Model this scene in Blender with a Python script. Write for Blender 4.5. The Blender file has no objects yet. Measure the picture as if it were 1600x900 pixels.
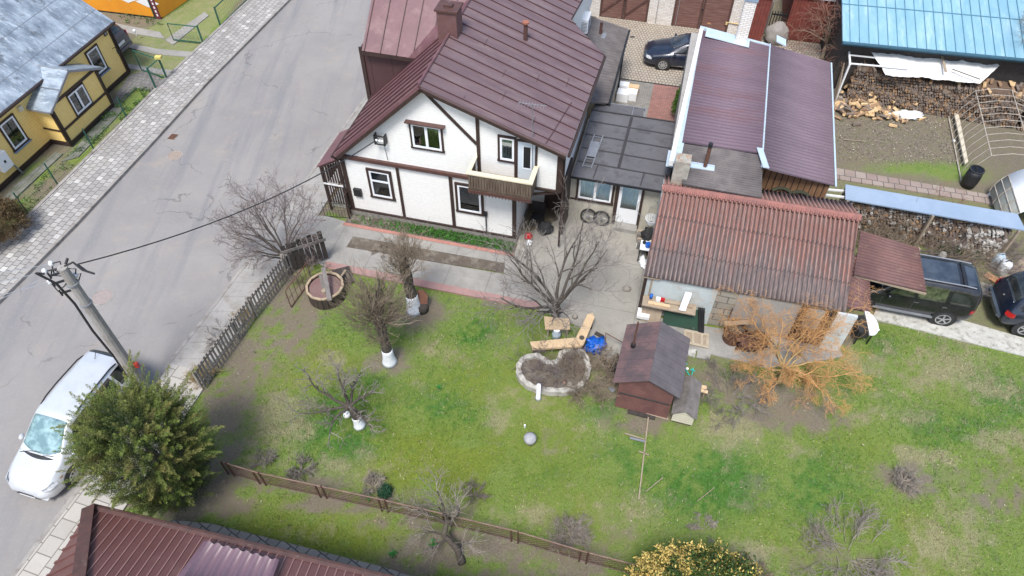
import bpy, math, random
import numpy as np
from mathutils import Vector, noise
R = math.radians
rnd = random.Random(7)
nr = np.random.default_rng(7)
scn = bpy.context.scene
COL = scn.collection

# ---------------------------------------------------------------- camera, sky, sun, exposure
PITCH = 49.2; CAMH = 20.0; FPX = 1100.0
cam = bpy.data.cameras.new("camera"); camo = bpy.data.objects.new("camera", cam); COL.objects.link(camo)
camo.location = (0, 0, CAMH); camo.rotation_euler = (R(90 - PITCH), 0, 0)
cam.sensor_width = 36; cam.lens = FPX / 1600 * 36; cam.clip_end = 2000; cam.clip_start = 0.5
scn.camera = camo
SUN_EL, SUN_AZ = 62, 198          # azimuth clockwise from +Y (behind and left of the viewer)
w = bpy.data.worlds.new("World"); scn.world = w; w.use_nodes = True
nt = w.node_tree; bg = nt.nodes["Background"]
sk = nt.nodes.new("ShaderNodeTexSky"); sk.sky_type = 'NISHITA'; sk.sun_disc = False
sk.sun_elevation = R(SUN_EL); sk.sun_rotation = R(SUN_AZ); sk.air_density = 1.0; sk.dust_density = 2.0; sk.ozone_density = 0.6
nt.links.new(sk.outputs[0], bg.inputs[0]); bg.inputs[1].default_value = 0.125
sl = bpy.data.lights.new("sun", 'SUN'); sl.energy = 2.1; sl.angle = R(16); sl.color = (1, 0.985, 0.955)
so = bpy.data.objects.new("sun", sl); COL.objects.link(so)
so.rotation_euler = (R(90 - SUN_EL), 0, R(180 - SUN_AZ))
scn.view_settings.view_transform = 'Standard'; scn.view_settings.look = 'None'
scn.view_settings.gamma = 1; scn.view_settings.use_curve_mapping = False
scn.view_settings.exposure = 0.97

# ---------------------------------------------------------------- photo measurement -> real positions
_s, _c = math.sin(R(PITCH)), math.cos(R(PITCH))
C0 = np.array([0, 0, CAMH])
def ray(x, y):
    u = (x - 800) / FPX; v = (450 - y) / FPX
    return np.array([u, _c + v * _s, -_s + v * _c])
def G(x, y, z=0.0):                      # point at height z seen at photo position x, y
    r = ray(x, y); return C0 + r * ((z - CAMH) / r[2])
def PL(p0, n, x, y):                     # point on a plane
    r = ray(x, y); return C0 + r * (((p0 - C0) @ n) / (r @ n))
def PZ(pts, z=0.0): return [G(x, y, z) for x, y in pts]

class Fr:                                # a building's own frame
    def __init__(s, o, deg):
        s.o = np.array(o, float); s.deg = deg; a = R(deg)
        s.ex = np.array([math.cos(a), math.sin(a), 0]); s.ey = np.array([-math.sin(a), math.cos(a), 0]); s.ez = np.array([0, 0, 1.])
    def p(s, x, y, z=0): return s.o + s.ex * x + s.ey * y + s.ez * z
    def l(s, q): q = np.array(q) - s.o; return np.array([q @ s.ex, q @ s.ey, q[2]])
    def fy(s, px, py, y=0):              # photo point on the frame's plane y = const -> (x, z)
        q = s.l(PL(s.p(0, y), s.ey, px, py)); return q[0], q[2]
    def fx(s, px, py, x=0):
        q = s.l(PL(s.p(x, 0), s.ex, px, py)); return q[1], q[2]
    def g(s, px, py, z=0): return s.l(G(px, py, z))

def nrm(v): v = np.array(v, float); return v / (np.linalg.norm(v) + 1e-12)

# ---------------------------------------------------------------- mesh builder
class MB:
    def __init__(s): s.v = []; s.f = []; s.n = 0; s.k = []
    def add(s, V, F):
        V = np.asarray(V, float).reshape(-1, 3)
        s.v.append(V); n = s.n; s.k.append(len(s.f))
        s.f.extend([tuple(i + n for i in f) for f in F]); s.n += len(V); return s
    def obb(s, p, a, b, c):              # corner + three edges
        p, a, b, c = [np.array(q, float) for q in (p, a, b, c)]
        V = [p, p + a, p + a + b, p + b, p + c, p + a + c, p + a + b + c, p + b + c]
        F = [(0, 3, 2, 1), (4, 5, 6, 7), (0, 1, 5, 4), (1, 2, 6, 5), (2, 3, 7, 6), (3, 0, 4, 7)]
        if np.dot(np.cross(a, b), c) < 0: F = [f[::-1] for f in F]
        return s.add(V, F)
    def fbox(s, fr, x0, x1, y0, y1, z0, z1):
        return s.obb(fr.p(x0, y0, z0), fr.ex * (x1 - x0), fr.ey * (y1 - y0), fr.ez * (z1 - z0))
    def beam(s, a, b, w, h=None, up=(0, 0, 1)):
        a = np.array(a, float); b = np.array(b, float); h = h or w
        d = nrm(b - a); up = np.array(up, float)
        if abs(d @ nrm(up)) > .98: up = np.array([1., 0, 0])
        sx = nrm(np.cross(d, up)); u = nrm(np.cross(sx, d))
        return s.obb(a - sx * w / 2 - u * h / 2, b - a, sx * w, u * h)
    def slab(s, pts, t):                 # polygon extruded by vector t
        P = [np.array(p, float) for p in pts]; t = np.array(t, float); n = len(P)
        N = np.zeros(3)
        for i in range(n): N += np.cross(P[i], P[(i + 1) % n])
        V = P + [p + t for p in P]
        f1 = tuple(range(n)); f2 = tuple(range(2 * n - 1, n - 1, -1))
        F = [f1, f2] + [(i, i + n, (i + 1) % n + n, (i + 1) % n) for i in range(n)]
        if N @ t > 0: F = [f[::-1] for f in F]
        return s.add(V, F)
    def tube(s, pts, r, n=6, cap=True):
        P = [np.array(p, float) for p in pts]; m = len(P)
        if not hasattr(r, '__len__'): r = [r] * m
        V = []; d0 = nrm(P[1] - P[0]); up = np.array([0, 0, 1.]) if abs(d0[2]) < .9 else np.array([1., 0, 0])
        for i in range(m):
            d = nrm(P[min(i + 1, m - 1)] - P[max(i - 1, 0)])
            a = nrm(np.cross(up, d)); b = np.cross(d, a); up = b
            for k in range(n):
                t = 2 * math.pi * k / n; V.append(P[i] + (a * math.cos(t) + b * math.sin(t)) * r[i])
        F = [(i * n + k, i * n + (k + 1) % n, (i + 1) * n + (k + 1) % n, (i + 1) * n + k) for i in range(m - 1) for k in range(n)]
        if cap: F += [tuple(range(n - 1, -1, -1)), tuple(range((m - 1) * n, m * n))]
        return s.add(V, F)
    def cyl(s, p, r, h, n=20, r2=None, axis=(0, 0, 1)):
        p = np.array(p, float); a = nrm(axis); return s.tube([p, p + a * h], [r, r if r2 is None else r2], n)
    def ring(s, p, r0, r1, h, n=24, axis=(0, 0, 1)):
        p = np.array(p, float); a = nrm(axis); u = nrm(np.cross(a, [1, 0, 0] if abs(a[0]) < .9 else [0, 1, 0])); v = np.cross(a, u)
        V = []
        for rr, z in ((r0, 0), (r1, 0), (r1, h), (r0, h)):
            for k in range(n):
                t = 2 * math.pi * k / n; V.append(p + (u * math.cos(t) + v * math.sin(t)) * rr + a * z)
        F = [(j * n + k, j * n + (k + 1) % n, ((j + 1) % 4) * n + (k + 1) % n, ((j + 1) % 4) * n + k) for j in range(4) for k in range(n)]
        return s.add(V, [f[::-1] for f in F])
    def ball(s, c, r, nu=14, nv=8, jit=0, seed=0, ns=1.5):
        c = np.array(c, float); r = np.array(r if hasattr(r, '__len__') else (r, r, r), float); V = []
        for j in range(nv + 1):
            th = math.pi * j / nv
            for i in range(nu):
                ph = 2 * math.pi * i / nu
                d = np.array([math.sin(th) * math.cos(ph), math.sin(th) * math.sin(ph), math.cos(th)])
                k = 1 + (jit * noise.noise(Vector(d * ns + seed * 3.7)) if jit else 0)
                V.append(c + d * r * k)
        F = [(j * nu + i, (j + 1) * nu + i, (j + 1) * nu + (i + 1) % nu, j * nu + (i + 1) % nu) for j in range(nv) for i in range(nu)]
        return s.add(V, F)
    def corr(s, p00, p10, p11, p01, n, amp, seg=6, vseg=1, th=0.015, sharp=0, sag=0):
        # sheet corrugated across u (p00->p10), straight along v (p00->p01)
        p00, p10, p11, p01 = [np.array(q, float) for q in (p00, p10, p11, p01)]
        N = nrm(np.cross(p10 - p00, p01 - p00)); N = N if N[2] > 0 else -N
        nu = n * seg; V = []
        for lay in (0, 1):
            for j in range(vseg + 1):
                v = j / vseg
                for i in range(nu + 1):
                    u = i / nu; q = (p00 * (1 - u) + p10 * u) * (1 - v) + (p01 * (1 - u) + p11 * u) * v
                    ph = u * n * 2 * math.pi
                    h = amp * math.cos(ph)
                    if sharp: h = amp * max(-1, min(1, math.cos(ph) * sharp))
                    h += sag * (noise.noise(Vector((u * 5, v * 3, 1.3 + amp))) )
                    V.append(q + N * (h - lay * th))
        W = nu + 1; H = (vseg + 1) * W; F = []
        flip = np.cross(p10 - p00, p01 - p00)[2] < 0
        for j in range(vseg):
            for i in range(nu):
                a = j * W + i; q = (a, a + 1, a + W + 1, a + W); F.append(q[::-1] if flip else q); q2 = tuple(H + t for t in q); F.append(q2 if flip else q2[::-1])
        for i in range(nu):
            a = i; b = vseg * W + i
            F.append((a, H + a, H + a + 1, a + 1)); F.append((b, b + 1, H + b + 1, H + b))
        for j in range(vseg):
            a = j * W; b = j * W + nu; F.append((a, a + W, H + a + W, H + a)); F.append((b, H + b, H + b + W, b + W))
        return s.add(V, F)
    def ribs(s, poly, d, gap, w, h, start=0.0, off=0.0, N=None):
        # thin bars along direction d lying on a plane polygon, every `gap`
        P = [np.array(p, float) for p in poly]; d = nrm(d)
        if N is None:
            N = np.zeros(3)
            for i in range(len(P)): N += np.cross(P[i], P[(i + 1) % len(P)])
        N = nrm(N); N = N if N[2] >= 0 else -N
        c = nrm(np.cross(N, d)); o = P[0]
        uv = [((p - o) @ c, (p - o) @ d) for p in P]
        k = math.ceil((min(u for u, _ in uv) - start) / gap)
        while start + k * gap < max(u for u, _ in uv):
            t = start + k * gap; k += 1; xs = []
            for i in range(len(uv)):
                (u0, v0), (u1, v1) = uv[i], uv[(i + 1) % len(uv)]
                if (u0 <= t) != (u1 <= t): xs.append(v0 + (v1 - v0) * (t - u0) / (u1 - u0))
            xs.sort()
            for a, b in zip(xs[::2], xs[1::2]):
                if b - a > .03: s.obb(o + c * (t - w / 2) + d * a + N * off, c * w, d * (b - a), N * h)
        return s

ROOT = {}
PIECES = {'leg', 'post', 'carport_post', 'gutter', 'wall', 'beam', 'porch_beam', 'downpipe', 'bracket', 'insulator', 'planks', 'pole', 'plank', 'loose_flashing', 'wall_batten', 'clamp_band', 'diamond_tile', 'rail', 'stile', 'raised_trim', 'bearer', 'wiper'}
def np_mesh(name, V, F, smooth=False):
    me = bpy.data.meshes.new(name); V = np.asarray(V, np.float32); F = np.asarray(F, np.int32)
    me.vertices.add(len(V)); me.vertices.foreach_set("co", V.ravel())
    k = F.shape[1]; me.loops.add(F.size); me.loops.foreach_set("vertex_index", F.ravel())
    me.polygons.add(len(F)); me.polygons.foreach_set("loop_start", np.arange(0, F.size, k, dtype=np.int32))
    me.polygons.foreach_set("loop_total", np.full(len(F), k, np.int32))
    if smooth: me.polygons.foreach_set("use_smooth", np.ones(len(F), bool))
    me.update(calc_edges=True); me.validate(); return me
def tag(o, label=None, cat=None, group=None, kind=None):
    if label: o['label'] = label
    if cat: o['category'] = cat
    if group: o['group'] = group
    if kind: o['kind'] = kind
    return o
def thing(name, label, cat, loc, deg=0, group=None):
    o = bpy.data.objects.new(name, None); COL.objects.link(o); o.empty_display_size = .2
    o.location = tuple(float(v) for v in loc); o.rotation_euler = (0, 0, R(deg)); tag(o, label, cat, group)
    ROOT[o.name] = (np.array(loc, float), deg); return o
def link(me, name, m, parent=None, smooth=False):
    o = bpy.data.objects.new(name, me); COL.objects.link(o)
    if m is not None: me.materials.append(m)
    if parent is not None: o.parent = parent; ROOT[o.name] = ROOT[parent.name]
    return o
def toloc(V, loc, deg):
    V = np.asarray(V, float) - loc; a = R(-deg); c, s = math.cos(a), math.sin(a)
    return np.stack([V[:, 0] * c - V[:, 1] * s, V[:, 0] * s + V[:, 1] * c, V[:, 2]], 1)
def part(mb, name, m, parent, smooth=False, label=None):
    """one mesh part under its thing (vertices were given in world space)"""
    if name in PIECES and len(mb.v) > 1:      # each leg, post, beam or gutter length is a part of its own
        first = None; n0 = 0; ks = mb.k + [len(mb.f)]
        for i, v in enumerate(mb.v):
            q = MB(); q.add(v, [tuple(a - n0 for a in f) for f in mb.f[ks[i]:ks[i + 1]]]); n0 += len(v)
            o = part(q, name, m, parent, smooth, label); first = first or o
        return first
    loc, deg = ROOT[parent.name]; V = toloc(np.concatenate(mb.v), loc, deg)
    me = bpy.data.meshes.new(name); me.from_pydata(V.tolist(), [], mb.f); me.update()
    if smooth: me.polygons.foreach_set("use_smooth", np.ones(len(me.polygons), bool))
    o = link(me, name, m, parent)
    if label: o['label'] = label
    return o
def single(mb, name, m, label, cat, group=None, smooth=False, kind=None, deg=0, loc=None):
    """a thing that is one mesh; origin at its base"""
    V = np.concatenate(mb.v)
    if loc is None: loc = np.array([(V[:, 0].min() + V[:, 0].max()) / 2, (V[:, 1].min() + V[:, 1].max()) / 2, V[:, 2].min()])
    me = bpy.data.meshes.new(name); me.from_pydata(toloc(V, loc, deg).tolist(), [], mb.f); me.update()
    if smooth: me.polygons.foreach_set("use_smooth", np.ones(len(me.polygons), bool))
    o = link(me, name, m); o.location = tuple(float(v) for v in loc); o.rotation_euler = (0, 0, R(deg)); ROOT[o.name] = (np.array(loc, float), deg)
    return tag(o, label, cat, group, kind)
def struct(mb, name, m, deg=0, smooth=False): return single(mb, name, m, None, None, kind='structure', deg=deg, smooth=smooth, loc=np.array([0, 0, 0.]))

# ---------------------------------------------------------------- materials
class NT:
    def __init__(s, name):
        s.m = bpy.data.materials.new(name); s.m.use_nodes = True; s.t = s.m.node_tree; s.b = s.t.nodes["Principled BSDF"]
    def n(s, typ, **kw):
        n = s.t.nodes.new("ShaderNode" + typ)
        for k, v in kw.items():
            if k[0] == '_': setattr(n, k[1:], v)
            else: s.set(n.inputs[k.replace('__', ' ') if not k[0] == 'i' or not k[1:].isdigit() else int(k[1:])], v)
        return n
    def set(s, inp, v):
        if hasattr(v, 'is_output') or isinstance(v, bpy.types.NodeSocket): s.t.links.new(v, inp)
        elif hasattr(v, '__len__') and len(v) == 3 and inp.type == 'RGBA': inp.default_value = (*v, 1)
        else: inp.default_value = v
    def coord(s, scale=(1, 1, 1), rot=0, kind='Object'):
        tc = s.n("TexCoord"); return s.n("Mapping", Vector=tc.outputs[kind], Scale=scale, Rotation=(0, 0, R(rot))).outputs[0]
    def noise(s, vec, sc, det=4, rough=.6, dist=0):
        return s.n("TexNoise", Vector=vec, Scale=sc, Detail=det, Roughness=rough, Distortion=dist).outputs[0]
    def math(s, op, a, b=0.0, c=None):
        n = s.n("Math", _operation=op, i0=a, i1=b)
        if c is not None: s.set(n.inputs[2], c)
        return n.outputs[0]
    def step(s, v, lo, hi): return s.n("MapRange", Value=v, i1=lo, i2=hi, i3=0.0, i4=1.0).outputs[0]
    def mix(s, f, a, b, mode='MIX'):
        n = s.n("Mix", _data_type='RGBA', _blend_type=mode); s.set(n.inputs[0], f); s.set(n.inputs[6], a); s.set(n.inputs[7], b); return n.outputs[2]
    def out(s, col=None, rough=None, metal=None, bump=None, bd=.01, bs=.6, spec=None):
        if col is not None: s.set(s.b.inputs["Base Color"], col)
        if rough is not None: s.set(s.b.inputs["Roughness"], rough)
        if metal is not None: s.set(s.b.inputs["Metallic"], metal)
        if spec is not None: s.set(s.b.inputs["Specular IOR Level"], spec)
        if bump is not None:
            bn = s.n("Bump", Strength=bs, Distance=bd, Height=bump); s.t.links.new(bn.outputs[0], s.b.inputs["Normal"])
        return s.m

def mat(name, c1, c2=None, sc=4, rough=.75, metal=0, bump=0, bsc=25, c3=None, sc3=1.2, t3=(.5, .62), stretch=(1, 1, 1), lines=None, rot=0, spec=None, lo=.35, hi=.65):
    """two-tone noise, optional third tone in patches, optional repeated joint lines (axis, period, width, factor)"""
    t = NT(name); v = t.coord(stretch, rot); c2 = c2 or tuple(x * .75 for x in c1)
    col = t.mix(t.step(t.noise(v, sc), lo, hi), c1, c2)
    col = t.mix(t.math('MULTIPLY', t.step(t.noise(v, sc * 9, 2), .3, .7), .35), col, t.mix(.5, col, c2, 'MULTIPLY') if 0 else tuple(x * .8 for x in c2))
    if c3: col = t.mix(t.step(t.noise(v, sc3, 5, .7), *t3), col, c3)
    h = t.noise(v, bsc, 3)
    if lines:
        for ax, per, wd, fac in (lines if isinstance(lines[0], tuple) else [lines]):
            xyz = t.n("SeparateXYZ", Vector=t.coord((1, 1, 1), rot)).outputs['xyz'.index(ax)]
            fr = t.math('FRACT', t.math('DIVIDE', xyz, per)); ln = t.math('LESS_THAN', fr, wd / per)
            col = t.mix(ln, col, t.mix(1.0, col, (fac, fac, fac), 'MULTIPLY'))
            h = t.math('SUBTRACT', t.math('ADD', t.math('MULTIPLY', h, .3), t.math('MULTIPLY', fr, -.5)), t.math('MULTIPLY', ln, .6))
        bump = bump or .5
    return t.out(col, rough, metal, h if bump else None, bs=bump, bd=.02, spec=spec)

def brickmat(name, c1, c2, mortar, w, h, ms=.01, rot=0, axes='xy', rough=.85, dirt=(.1, .09, .08), dirtamt=.35, offset=.5, bias=0, c3=None):
    t = NT(name); tc = t.n("TexCoord").outputs['Object']; s = t.n("SeparateXYZ", Vector=tc)
    o = {'x': s.outputs[0], 'y': s.outputs[1], 'z': s.outputs[2]}
    vec = t.n("CombineXYZ", X=o[axes[0]], Y=o[axes[1]]).outputs[0]
    v = t.n("Mapping", Vector=vec, Rotation=(0, 0, R(rot))).outputs[0]
    vd = t.n("VectorMath", _operation='ADD', i0=v, i1=t.n("VectorMath", _operation='SCALE', i0=t.n("TexNoise", Vector=v, Scale=2.0).outputs[1], Scale=.03).outputs[0]).outputs[0]
    b = t.n("TexBrick", _offset=offset, Vector=vd, Scale=1.0, Color1=c1, Color2=c2, Mortar=mortar); b.inputs["Mortar Size"].default_value = ms
    b.inputs["Mortar Smooth"].default_value = .3; b.inputs["Bias"].default_value = bias; b.inputs["Brick Width"].default_value = w; b.inputs["Row Height"].default_value = h
    col = b.outputs[0]
    if c3:
        b2 = t.n("TexBrick", _offset=offset, Vector=vd, Scale=1.0, Color1=(0, 0, 0), Color2=(1, 1, 1), Mortar=(0, 0, 0)); b2.inputs["Mortar Size"].default_value = ms
        b2.inputs["Brick Width"].default_value = w; b2.inputs["Row Height"].default_value = h; b2.inputs["Bias"].default_value = -.0
        col = t.mix(t.step(b2.outputs[0], .93, .95), col, c3)
    col = t.mix(t.math('MULTIPLY', t.step(t.noise(v, .9, 5, .7), .45, .8), dirtamt), col, dirt)
    col = t.mix(t.math('MULTIPLY', t.step(t.noise(v, 14, 4, .7), .4, .8), dirtamt * .7), col, dirt)
    return t.out(col, rough, bump=t.math('ADD', t.math('MULTIPLY', b.outputs[1], -1.0), t.math('MULTIPLY', t.noise(v, 40), .3)), bs=.5, bd=.012)

M = {}
M['white_siding'] = mat('white_siding', (.82, .81, .77), (.80, .785, .74), .8, .6, lines=('z', .125, .008, .85), c3=(.66, .65, .61), sc3=.9, t3=(.6, .95), bump=.15, bsc=5)
M['yellow_siding'] = mat('yellow_siding', (.92, .67, .24), (.88, .62, .21), .8, .6, lines=('z', .12, .010, .7), c3=(.62, .44, .18), sc3=1.2, t3=(.62, .95), bump=.15, bsc=5)
M['white_paint'] = mat('white_paint', (.8, .8, .79), (.72, .72, .70), 6, .5, c3=(.5, .48, .44), sc3=5, t3=(.68, .8))
M['pvc'] = mat('pvc', (.82, .83, .84), (.78, .79, .8), 3, .35)
M['dark_trim'] = mat('dark_trim', (.030, .018, .015), (.05, .028, .022), 8, .55, bump=.2, stretch=(1, 1, .2))
M['brown_trim'] = mat('brown_trim', (.11, .05, .038), (.07, .035, .03), 5, .55, c3=(.25, .22, .2), sc3=4, t3=(.62, .8))
M['balcony_wood'] = mat('balcony_wood', (.085, .055, .038), (.16, .12, .085), 6, .7, bump=.3, stretch=(1, 1, .25))
M['rail_cream'] = mat('rail_cream', (.70, .62, .45), (.62, .55, .40), 5, .6)
M['roof_purple'] = mat('roof_purple', (.125, .082, .086), (.16, .108, .112), 1.3, .45, c3=(.20, .145, .14), sc3=1.1, t3=(.5, .72), bump=.2, bsc=5, spec=.4, stretch=(.35, 1.6, 1))
M['roof_red'] = mat('roof_red', (.165, .078, .086), (.13, .062, .070), 1.2, .45, c3=(.21, .125, .12), sc3=1.1, t3=(.52, .72), bump=.2, bsc=5, spec=.4)
M['seam_dark'] = mat('seam_dark', (.05, .022, .025), (.07, .03, .03), 5, .5)
M['bitumen'] = mat('bitumen', (.085, .083, .088), (.12, .117, .125), .8, .8, c3=(.05, .048, .05), sc3=1.5, t3=(.5, .72), bump=.4, bsc=60)
M['bitumen_joint'] = mat('bitumen_joint', (.03, .028, .03), (.04, .038, .04), 8, .8)
M['sheet_mauve'] = mat('sheet_mauve', (.175, .122, .145), (.15, .103, .123), 1.4, .42, c3=(.165, .080, .080), sc3=.6, t3=(.5, .72), spec=.4, stretch=(.3, 1.2, 1))
M['sheet_mauve_grey'] = mat('sheet_mauve_grey', (.175, .125, .145), (.145, .102, .12), 1.4, .42, c3=(.21, .16, .18), sc3=.7, t3=(.55, .75), spec=.4, stretch=(.3, 1.2, 1))
M['sheet_darkgrey'] = mat('sheet_darkgrey', (.09, .078, .077), (.15, .132, .125), 2, .8, bump=.2)
M['asbestos'] = None
M['sheet_brown'] = mat('sheet_brown', (.17, .085, .072), (.12, .062, .056), 1.6, .75, c3=(.24, .16, .12), sc3=3, t3=(.6, .75), bump=.2)
M['galv'] = mat('galv', (.52, .62, .68), (.62, .72, .78), 2, .35, .3, c3=(.4, .45, .48), sc3=4, t3=(.6, .75))
M['metal_grey'] = mat('metal_grey', (.32, .33, .35), (.25, .26, .28), 4, .45, .4)
M['plaster_beige'] = mat('plaster_beige', (.50, .47, .38), (.43, .40, .33), 2, .9, c3=(.33, .32, .27), sc3=1.5, t3=(.55, .75), bump=.3)
M['plaster_blue'] = mat('plaster_blue', (.50, .56, .56), (.44, .49, .48), 1.5, .9, c3=(.40, .36, .31), sc3=.9, t3=(.56, .75), bump=.3)
M['plaster_grey'] = mat('plaster_grey', (.36, .34, .31), (.30, .28, .26), 1.5, .9, c3=(.25, .21, .18), sc3=2, t3=(.55, .7), bump=.3)
M['concrete'] = mat('concrete', (.33, .32, .29), (.26, .25, .23), 1.2, .9, c3=(.20, .19, .165), sc3=.8, t3=(.5, .72), bump=.35)
M['concrete_light'] = mat('concrete_light', (.50, .49, .44), (.38, .37, .33), 4, .9, c3=(.2, .19, .15), sc3=5, t3=(.52, .68), bump=.5)
M['kerb'] = mat('kerb', (.34, .32, .29), (.24, .22, .20), 3, .9, c3=(.14, .12, .1), sc3=1.5, t3=(.55, .7), bump=.4)
M['plank_orange'] = mat('plank_orange', (.28, .15, .07), (.19, .10, .05), 3, .75, stretch=(6, 6, .6))
M['plank_grey'] = mat('plank_grey', (.20, .18, .165), (.12, .11, .1), 5, .85, bump=.3, stretch=(1, 1, .3))
M['plank_dark'] = mat('plank_dark', (.055, .045, .04), (.03, .025, .022), 6, .85, bump=.3)
M['fresh_wood'] = mat('fresh_wood', (.62, .46, .28), (.54, .38, .22), 3, .7, stretch=(4, 4, 1), c3=(.4, .28, .17), sc3=5, t3=(.6, .75))
M['old_wood'] = mat('old_wood', (.36, .29, .21), (.27, .21, .15), 5, .85, bump=.3)
M['bark'] = mat('bark', (.095, .078, .062), (.055, .045, .038), 12, .95, bump=.7, bsc=30, c3=(.12, .12, .08), sc3=3, t3=(.55, .7))
M['twig_grey'] = mat('twig_grey', (.30, .265, .23), (.18, .155, .135), 5, .9)
M['twig_purple'] = mat('twig_purple', (.25, .20, .18), (.165, .13, .12), 5, .9)
M['twig_tan'] = mat('twig_tan', (.30, .235, .165), (.20, .155, .11), 5, .9)
M['twig_red'] = mat('twig_red', (.33, .17, .12), (.24, .125, .095), 5, .9)
M['twig_orange'] = mat('twig_orange', (.64, .36, .14), (.50, .26, .10), 4, .8)
M['limb_yellow'] = mat('limb_yellow', (.46, .32, .13), (.32, .22, .10), 4, .8)
M['whitewash'] = mat('whitewash', (.82, .84, .86), (.7, .72, .74), 6, .9, bump=.4, c3=(.35, .33, .3), sc3=7, t3=(.66, .74))
M['green_metal'] = mat('green_metal', (.012, .095, .065), (.01, .075, .05), 5, .4)
M['black'] = mat('black', (.012, .012, .013), (.02, .02, .022), 8, .5)
M['rubber'] = mat('rubber', (.018, .018, .019), (.028, .028, .028), 10, .8)
M['iron_rust'] = mat('iron_rust', (.16, .075, .045), (.10, .05, .035), 8, .8, .2)
M['soil'] = mat('soil', (.13, .105, .082), (.09, .073, .058), 3, .95, bump=.8, bsc=40, c3=(.17, .15, .12), sc3=2)
M['glass'] = None
M['twig_pale'] = mat('twig_pale', (.36, .31, .26), (.25, .215, .18), 5, .9)
def glassmat(name, tint=(.55, .6, .65), mixv=.35):
    t = NT(name); tint = tuple(min(1, x + .35) for x in tint) if 'car' not in name else tint; t.t.nodes.remove(t.b); o = t.t.nodes["Material Output"]
    tr = t.n("BsdfTransparent", Color=tint); gl = t.n("BsdfGlossy", Color=(.9, .95, 1), Roughness=.03)
    fz = t.n("Fresnel", IOR=1.5).outputs[0]; f = t.math('ADD', fz, mixv)
    mx = t.n("MixShader", i0=f, i1=tr.outputs[0], i2=gl.outputs[0]); t.t.links.new(mx.outputs[0], o.inputs[0]); return t.m
M['glass'] = glassmat('window_glass', (.55, .6, .65), .10)
M['car_glass'] = glassmat('car_glass', (.25, .3, .3), .12)
M['blue_glass'] = glassmat('blue_glass', (.5, .65, .85), .12)
def curtain(name, c1, c2, sc=9):
    t = NT(name); v = t.coord((1, 1, .35)); n = t.noise(v, sc, 5, .75); v2 = t.coord((9, 9, .4)); f = t.noise(v2, 3, 2)
    col = t.mix(t.step(n, .48, .6), c1, c2); col = t.mix(t.math('MULTIPLY', t.step(f, .4, .65), .5), col, tuple(x * .4 for x in c1)); return t.out(col, .9)
M['curtain_dark'] = curtain('curtain_dark', (.07, .10, .10), (.40, .48, .46))
M['curtain_lace'] = curtain('curtain_lace', (.12, .17, .22), (.75, .85, .9))
M['curtain_blue'] = curtain('curtain_blue', (.42, .58, .88), (.75, .85, .95), 6)
def asbestos():
    t = NT('asbestos'); v = t.coord()
    n = t.noise(t.coord((3, .8, 1)), 1.2, 5, .65)
    sep = t.n("SeparateXYZ", Vector=v); y = t.math('ADD', sep.outputs[1], 1.85)
    g = t.math('ADD', t.step(y, .1, 3.0), t.math('MULTIPLY', t.math('SUBTRACT', n, .5), 2.2))
    col = t.mix(t.step(g, .15, .75), (.12, .10, .097), (.25, .115, .088))
    col = t.mix(t.math('MULTIPLY', t.step(t.noise(t.coord((8, 1.0, 1)), 2.5, 4, .75), .46, .64), .6), col, (.31, .235, .21))
    col = t.mix(t.math('MULTIPLY', t.step(t.noise(t.coord((10, 1.0, 1)), 3, 4, .7), .6, .72), .8), col, (.06, .05, .052))
    for k in (.95, 2.05):
        d = t.math('ABSOLUTE', t.math('SUBTRACT', t.math('ADD', y, t.math('MULTIPLY', t.noise(v, 3), .04)), k))
        col = t.mix(t.math('MULTIPLY', t.math('LESS_THAN', d, .022), .7), col, (.035, .028, .028))
    col = t.mix(t.step(t.noise(v, 30, 2), .68, .74), col, (.4, .33, .3))
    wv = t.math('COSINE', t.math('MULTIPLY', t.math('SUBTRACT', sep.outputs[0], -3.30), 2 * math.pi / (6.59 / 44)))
    col = t.mix(t.math('MULTIPLY', t.math('SUBTRACT', 1.0, t.step(wv, -1.0, .5)), .72), col, (.045, .034, .034)); col = t.mix(t.math('MULTIPLY', t.step(wv, .55, 1.0), .35), col, (.36, .25, .22))  # wave shading put into the colour: valleys darkened, crests lightened
    return t.out(col, .9, bump=t.noise(v, 40), bs=.3, bd=.01)
M['asbestos'] = asbestos()
# ================================================================= SETTING
HM = Fr(G(552, 334), -14.3)            # main house and everything squared to it
YH = Fr(G(202, 115), 75.5)             # yellow house: x along its street wall, y into the house

# ---- ground: one sheet, with bare-soil / straw / lush areas stored per vertex
def W2(x, y): p = G(x, y); return p[0], p[1]
SOIL, DRY, LUSH, MOSS = 0, 1, 2, 3
blobs = []   # photo position, radius along x and y in metres, strength, kind
def bl(px, py, rx, ry, s, k): x, y = W2(px, py); blobs.append((x, y, rx, ry, s, k))
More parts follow.
